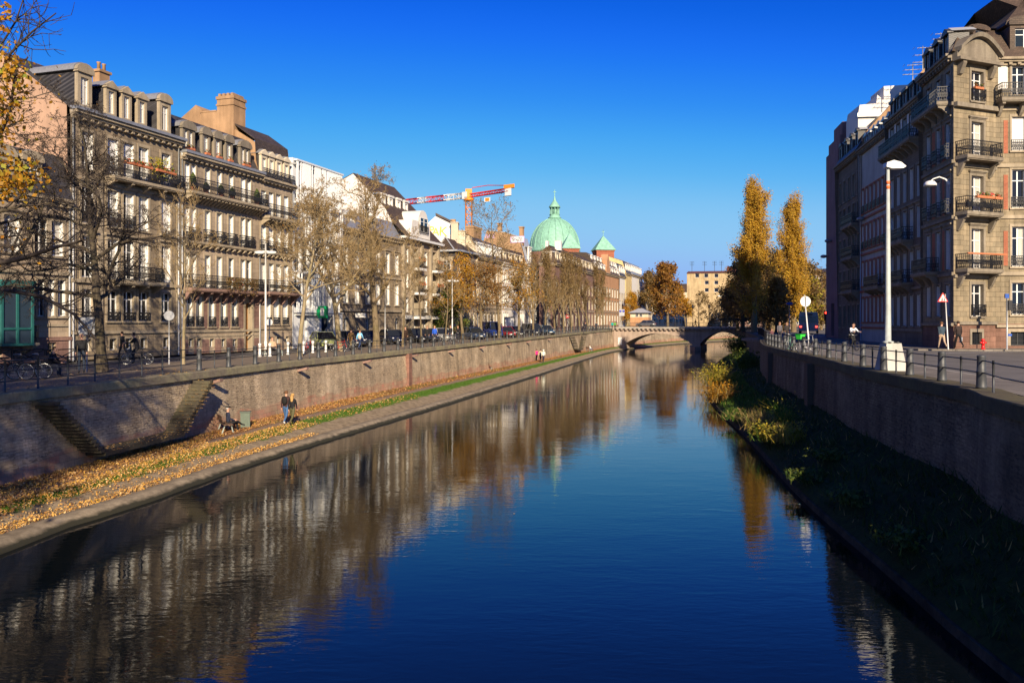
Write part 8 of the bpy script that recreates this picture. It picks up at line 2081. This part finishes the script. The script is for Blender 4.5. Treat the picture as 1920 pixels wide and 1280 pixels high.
p = Vector(((1480-CX)/F*105, 105, .1)); o = thing('direction_sign', 'dark blue oval direction sign on a post under the poplars', 'sign', p); mb = MB(); mb.tube([(0,0,0),(0,0,4.3)], .06, 6); mb.build('pole', M['zinc'], o); mb = MB(); mb.ball((0,-.1,4.0), .45, 0, 14, 6, sy=.1, sz=.17); mb.build('panel', M['blue_paint'], o)

# ---------------------------------------------------------------- litter, grass, plants
def scatter_leaf(mb, c, s, rng, tilt=.45, m=0):
    a = rng.random()*6.283; u = Vector((math.cos(a), math.sin(a), rng.uniform(-tilt, tilt))); v = Vector((-math.sin(a), math.cos(a), rng.uniform(-tilt, tilt)))
    mb.quad(c-u*s, c-v*s*.7, c+u*s, c+v*s*.7, m)
rng = random.Random(77); mb = MB()
tpx = [LW.hit(p) or 0 for p in (-40, 120, 330, 480, 700, 1000)]
TS = [LW.len*i/(len(TP)-1) for i in range(len(TP))]
def bank_at(t, f):
    i = max(0, min(len(TP)-2, int(t/LW.len*(len(TP)-1)))); p, d, nr, w2 = TP[i]; p2, d2, nr2, w22 = TP[i+1]; g = t/LW.len*(len(TP)-1)-i
    q = (p - nr*f*(w2-.75)).lerp(p2 - nr2*f*(w22-.75), g); return Vector((q.x, q.y, bank_z(f)+.035))
def leaves(n, t0, t1, f0, f1, s0, s1, mats, pw=1.0):
    for i in range(n):
        t = t0 + (t1-t0)*rng.random()**pw; f = f0 + (f1-f0)*rng.random(); c = bank_at(t, f); c.z += rng.random()*.04; scatter_leaf(mb, c, rng.uniform(s0, s1), rng, 1.0, mats[0] if rng.random() < mats[1] else 1)
ta = max(0, LW.hit(-60)-16); 
leaves(17000, ta, tpx[2], .0, .62, .018, .042, (0, .75), .9); leaves(13000, ta, tpx[3], .48, .76, .018, .042, (0, .9), 1.3); leaves(6500, ta, tpx[2]+6, .9, 1.0, .018, .042, (0, .95), 1.2); leaves(2500, ta, tpx[2], .7, .95, .018, .04, (0, .9), 1.2)
leaves(9000, tpx[2], tpx[4], .0, .33, .02, .042, (0, .3), 1.0); leaves(5000, tpx[4], LW.hit(1140), .0, .36, .04, .07, (0, .15), 1.0); leaves(1200, tpx[2], tpx[4], .45, .74, .03, .05, (0, .8), 1.0)
for i in range(1600):
    t = ta + (LW.hit(420)-ta)*rng.random(); p, d, nr = LW.at(t); off = rng.random()**1.6*6; q = p+nr*(.3+off); scatter_leaf(mb, Vector((q.x, q.y, zl_top(p)+.012+rng.random()*.02)), rng.uniform(.03, .06), rng, .3)
for k in range(700):     # leaves caught on the right-hand stair flight and landing
    _, tA, tB, tC, tD = st1
    t = tC + (tD-tC)*rng.random(); zt = zl_top(LW.at(tD)[0])-.32; i = int((tD-t)/(tD-tC)*15); z = zt + (-3.08-zt)*((i+.5)/15)
    if rng.random() < .3: t = tB+(tC-tB)*rng.random(); z = -3.08
    p, d, nr = LW.at(t); q = p - nr*rng.uniform(.05, 1.1); scatter_leaf(mb, Vector((q.x, q.y, z+.02)), rng.uniform(.03, .055), rng, .3)
tag(mb.build('fallen_leaves', [M['leaf_fallen'], M['leaf_fallen_dark']]), 'golden and brown fallen leaves along the left towpath', 'leaves', kind='stuff')
mb = MB()
for i in range(15000):
    t = tpx[1] + (LW.hit(1130)-tpx[1])*rng.random()**1.35; f = .49 + .235*rng.random(); c = bank_at(t, f); c.z -= .03; a = rng.random()*6.28; h = rng.uniform(.05, .12); wv = Vector((math.cos(a), math.sin(a), 0))*.016; ln_ = Vector((rng.gauss(0,.04), rng.gauss(0,.04), h))
    mb.poly([c-wv, c+wv, c+ln_])
for i in range(3500):
    t = tpx[2] + (LW.hit(1100)-tpx[2])*rng.random(); f = .02 + .26*rng.random(); c = bank_at(t, f)
    if math.sin(c.y*.55)+math.sin(c.y*.21+1) < .5: continue
    c.z -= .03; a = rng.random()*6.28; h = rng.uniform(.05, .12); wv = Vector((math.cos(a), math.sin(a), 0))*.016; mb.poly([c-wv, c+wv, c+Vector((rng.gauss(0,.04), rng.gauss(0,.04), h))])
tag(mb.build('grass', M['grass_blade']), 'short green grass of the left towpath verge', 'grass', kind='stuff')
mb = MB()
nb = len(RB)
for i in range(34000):
    k = int(rng.random()**1.4*(nb-2)*.62); p, d, nr, w2 = RB[k]; p2 = RB[k+1][0]; g = rng.random(); f = .04+.93*rng.random(); q = p.lerp(p2, g) - nr*(f*(w2+.4)); z = rbank_z(f, w2)-.02
    a = rng.random()*6.28; h = rng.uniform(.08, .26)*(1.5 if math.sin(q.y*.9+f*7) > .6 else 1); wv = Vector((math.cos(a), math.sin(a), 0))*.022; c = Vector((q.x, q.y, z)); mb.poly([c-wv, c+wv, c+Vector((rng.gauss(0,.13), rng.gauss(0,.13), h))], 0 if rng.random() < .95 else 1)
tag(mb.build('grass', [M['grass_shade'], M['grass_dry']]), 'long rough grass on the shaded right bank, its colour darkened for shade', 'grass', kind='stuff')
mb = MB(); ks = [k for k in range(nb) if 40 < RB[k][0].y < 80]
for i in range(9000):
    k = rng.choice(ks); p, d, nr, w2 = RB[k]; f = .05+.55*rng.random(); q = p.lerp(RB[k+1][0], rng.random()) - nr*(f*(w2+.4)); a = rng.random()*6.28; h = rng.uniform(.1, .24); wv = Vector((math.cos(a), math.sin(a), 0))*.022; c = Vector((q.x, q.y, rbank_z(f, w2)-.02)); mb.poly([c-wv, c+wv, c+Vector((rng.gauss(0,.08), rng.gauss(0,.08), h))])  # brighter blades than the rest of the bank, imitating its sunlit strip
tag(mb.build('grass', M['grass_blade']), 'short grass strip at the bend of the right bank, coloured brighter for sunlight', 'grass', kind='stuff')
mb = MB()
for i in range(90):
    t = LQ.len*(.1+.45*rng.random()); p, d, nr = LQ.at(t); q = p - nr*(.3 + 17*rng.random()**1.5); scatter_leaf(mb, Vector((q.x, q.y, ZW+.006)), rng.uniform(.03, .06), rng, .02, 0)
tag(mb.build('floating_leaves', M['leaf_fallen']), 'scattered fallen leaves floating on the canal water', 'leaves', kind='stuff')
def rbp(px, py):   # point on the right bank
    p = W(px, py, -3.7)
    for _ in range(12):
        k = min(range(nb), key=lambda i: (RB[i][0]-Vector((p.x, p.y))).length); q, d, nr, w2 = RB[k]; off = -(Vector((p.x, p.y))-q).dot(nr); f = max(0, min(1, off/(w2+.4))); z = rbank_z(f, w2); p = W(px, py, .5*p.z+.5*z)
    return p
def tuft(name, label, px, py, n, h, sp, mats, ratio=.9, stem=None, cat='plant', lf=0, ls=.06):
    rg = random.Random(label); p = rbp(px, py); o = thing(name, label, cat, p); m2 = MB()
    for i in range(n):
        b = Vector((rg.gauss(0, sp*.35), rg.gauss(0, sp*.5), 0)); d = Vector((rg.gauss(0, .45), rg.gauss(0, .45), 1)).normalized(); L = h*rg.uniform(.5, 1.15); wv = Vector((rg.uniform(-1,1), rg.uniform(-1,1), 0)).normalized()*.014; mid = b+d*L*.6; tip = b+d*L+Vector((d.x, d.y, -.25))*L*.35; mm = 0 if rg.random() < ratio else 1
        m2.quad(b-wv, b+wv, mid+wv*.8, mid-wv*.8, mm); m2.poly([mid-wv*.8, mid+wv*.8, tip], mm)
        if lf and rg.random() < lf:
            for k in range(4): scatter_leaf(m2, b+d*L*rg.uniform(.3,1)+Vector((rg.gauss(0,.05), rg.gauss(0,.05), 0)), ls*rg.uniform(.6,1.3), rg, .9, 1)
    m2.build('foliage', [M[mats[0]], M[mats[1]]], o)
    m2 = MB(); 
    for i in range(5): m2.tube([(rg.gauss(0,sp*.25), rg.gauss(0,sp*.25), -.05), (rg.gauss(0,sp*.3), rg.gauss(0,sp*.3), h*.5)], .01, 3, 0, False)
    m2.build('stem', M['twig'], o)
tuft('dry_grass_tuft', 'sunlit straw-coloured grass tuft leaning over the right bank', 1424, 806, 420, 1.25, .9, ('grass_dry', 'grass_blade'))
tuft('weed_clump', 'green leafy weed clump just right of the straw-coloured tuft', 1446, 826, 420, .85, 1.0, ('grass_blade', 'leaf_yellowgreen'), .5, lf=.8)
tuft('weed_clump', 'brownish flowering weeds at the right end of the sunlit patch', 1478, 828, 320, .95, 1.0, ('grass_dry', 'leaf_yellowgreen'), .6, lf=.5)
tuft('tall_weed', 'tall upright green-stemmed weeds standing above the sunlit patch', 1472, 800, 90, 1.6, .35, ('grass_blade', 'leaf_yellowgreen'), .8, lf=.6, ls=.04)
tuft('weed_clump', 'low grass clump at the water edge left of the straw-coloured tuft', 1385, 786, 300, .7, 1.3, ('grass_blade', 'grass_dry'), .7, lf=.2)
tuft('weed_clump', 'orange-brown bush at the bend of the right bank', 1350, 752, 420, 1.5, 1.3, ('grass_dry', 'leaf_gold'), .6, lf=.8, ls=.07)
tuft('weed_clump', 'yellow-green bush furthest along the right water edge', 1346, 722, 420, 2.0, 1.5, ('grass_dry', 'leaf_yellowgreen'), .5, lf=.9, ls=.08)
tuft('weed_clump', 'dark bush below the right end of the bridge', 1383, 660, 420, 3.2, 2.4, ('grass_blade', 'leaf_green'), .5, lf=.9, ls=.12)
tuft('weed_clump', 'grey-green bush on the bank under the far quay railing', 1400, 690, 300, 2.0, 1.6, ('grass_blade', 'leaf_green'), .5, lf=.9, ls=.1)
for k, (px, py) in enumerate(((1520, 900), (1600, 940), (1700, 1020), (1560, 860))):
    tuft('weed_clump', ['dark weeds by the kerb below the sunlit patch', 'second dark weed clump along the shaded bank', 'dark weed clump lowest on the shaded bank', 'dark weed clump at mid slope of the shaded bank'][k], px, py, 240, .38, .9, ('grass_shade', 'leaf_green'), .6, lf=.5)  # blades take the grass colour darkened for shade
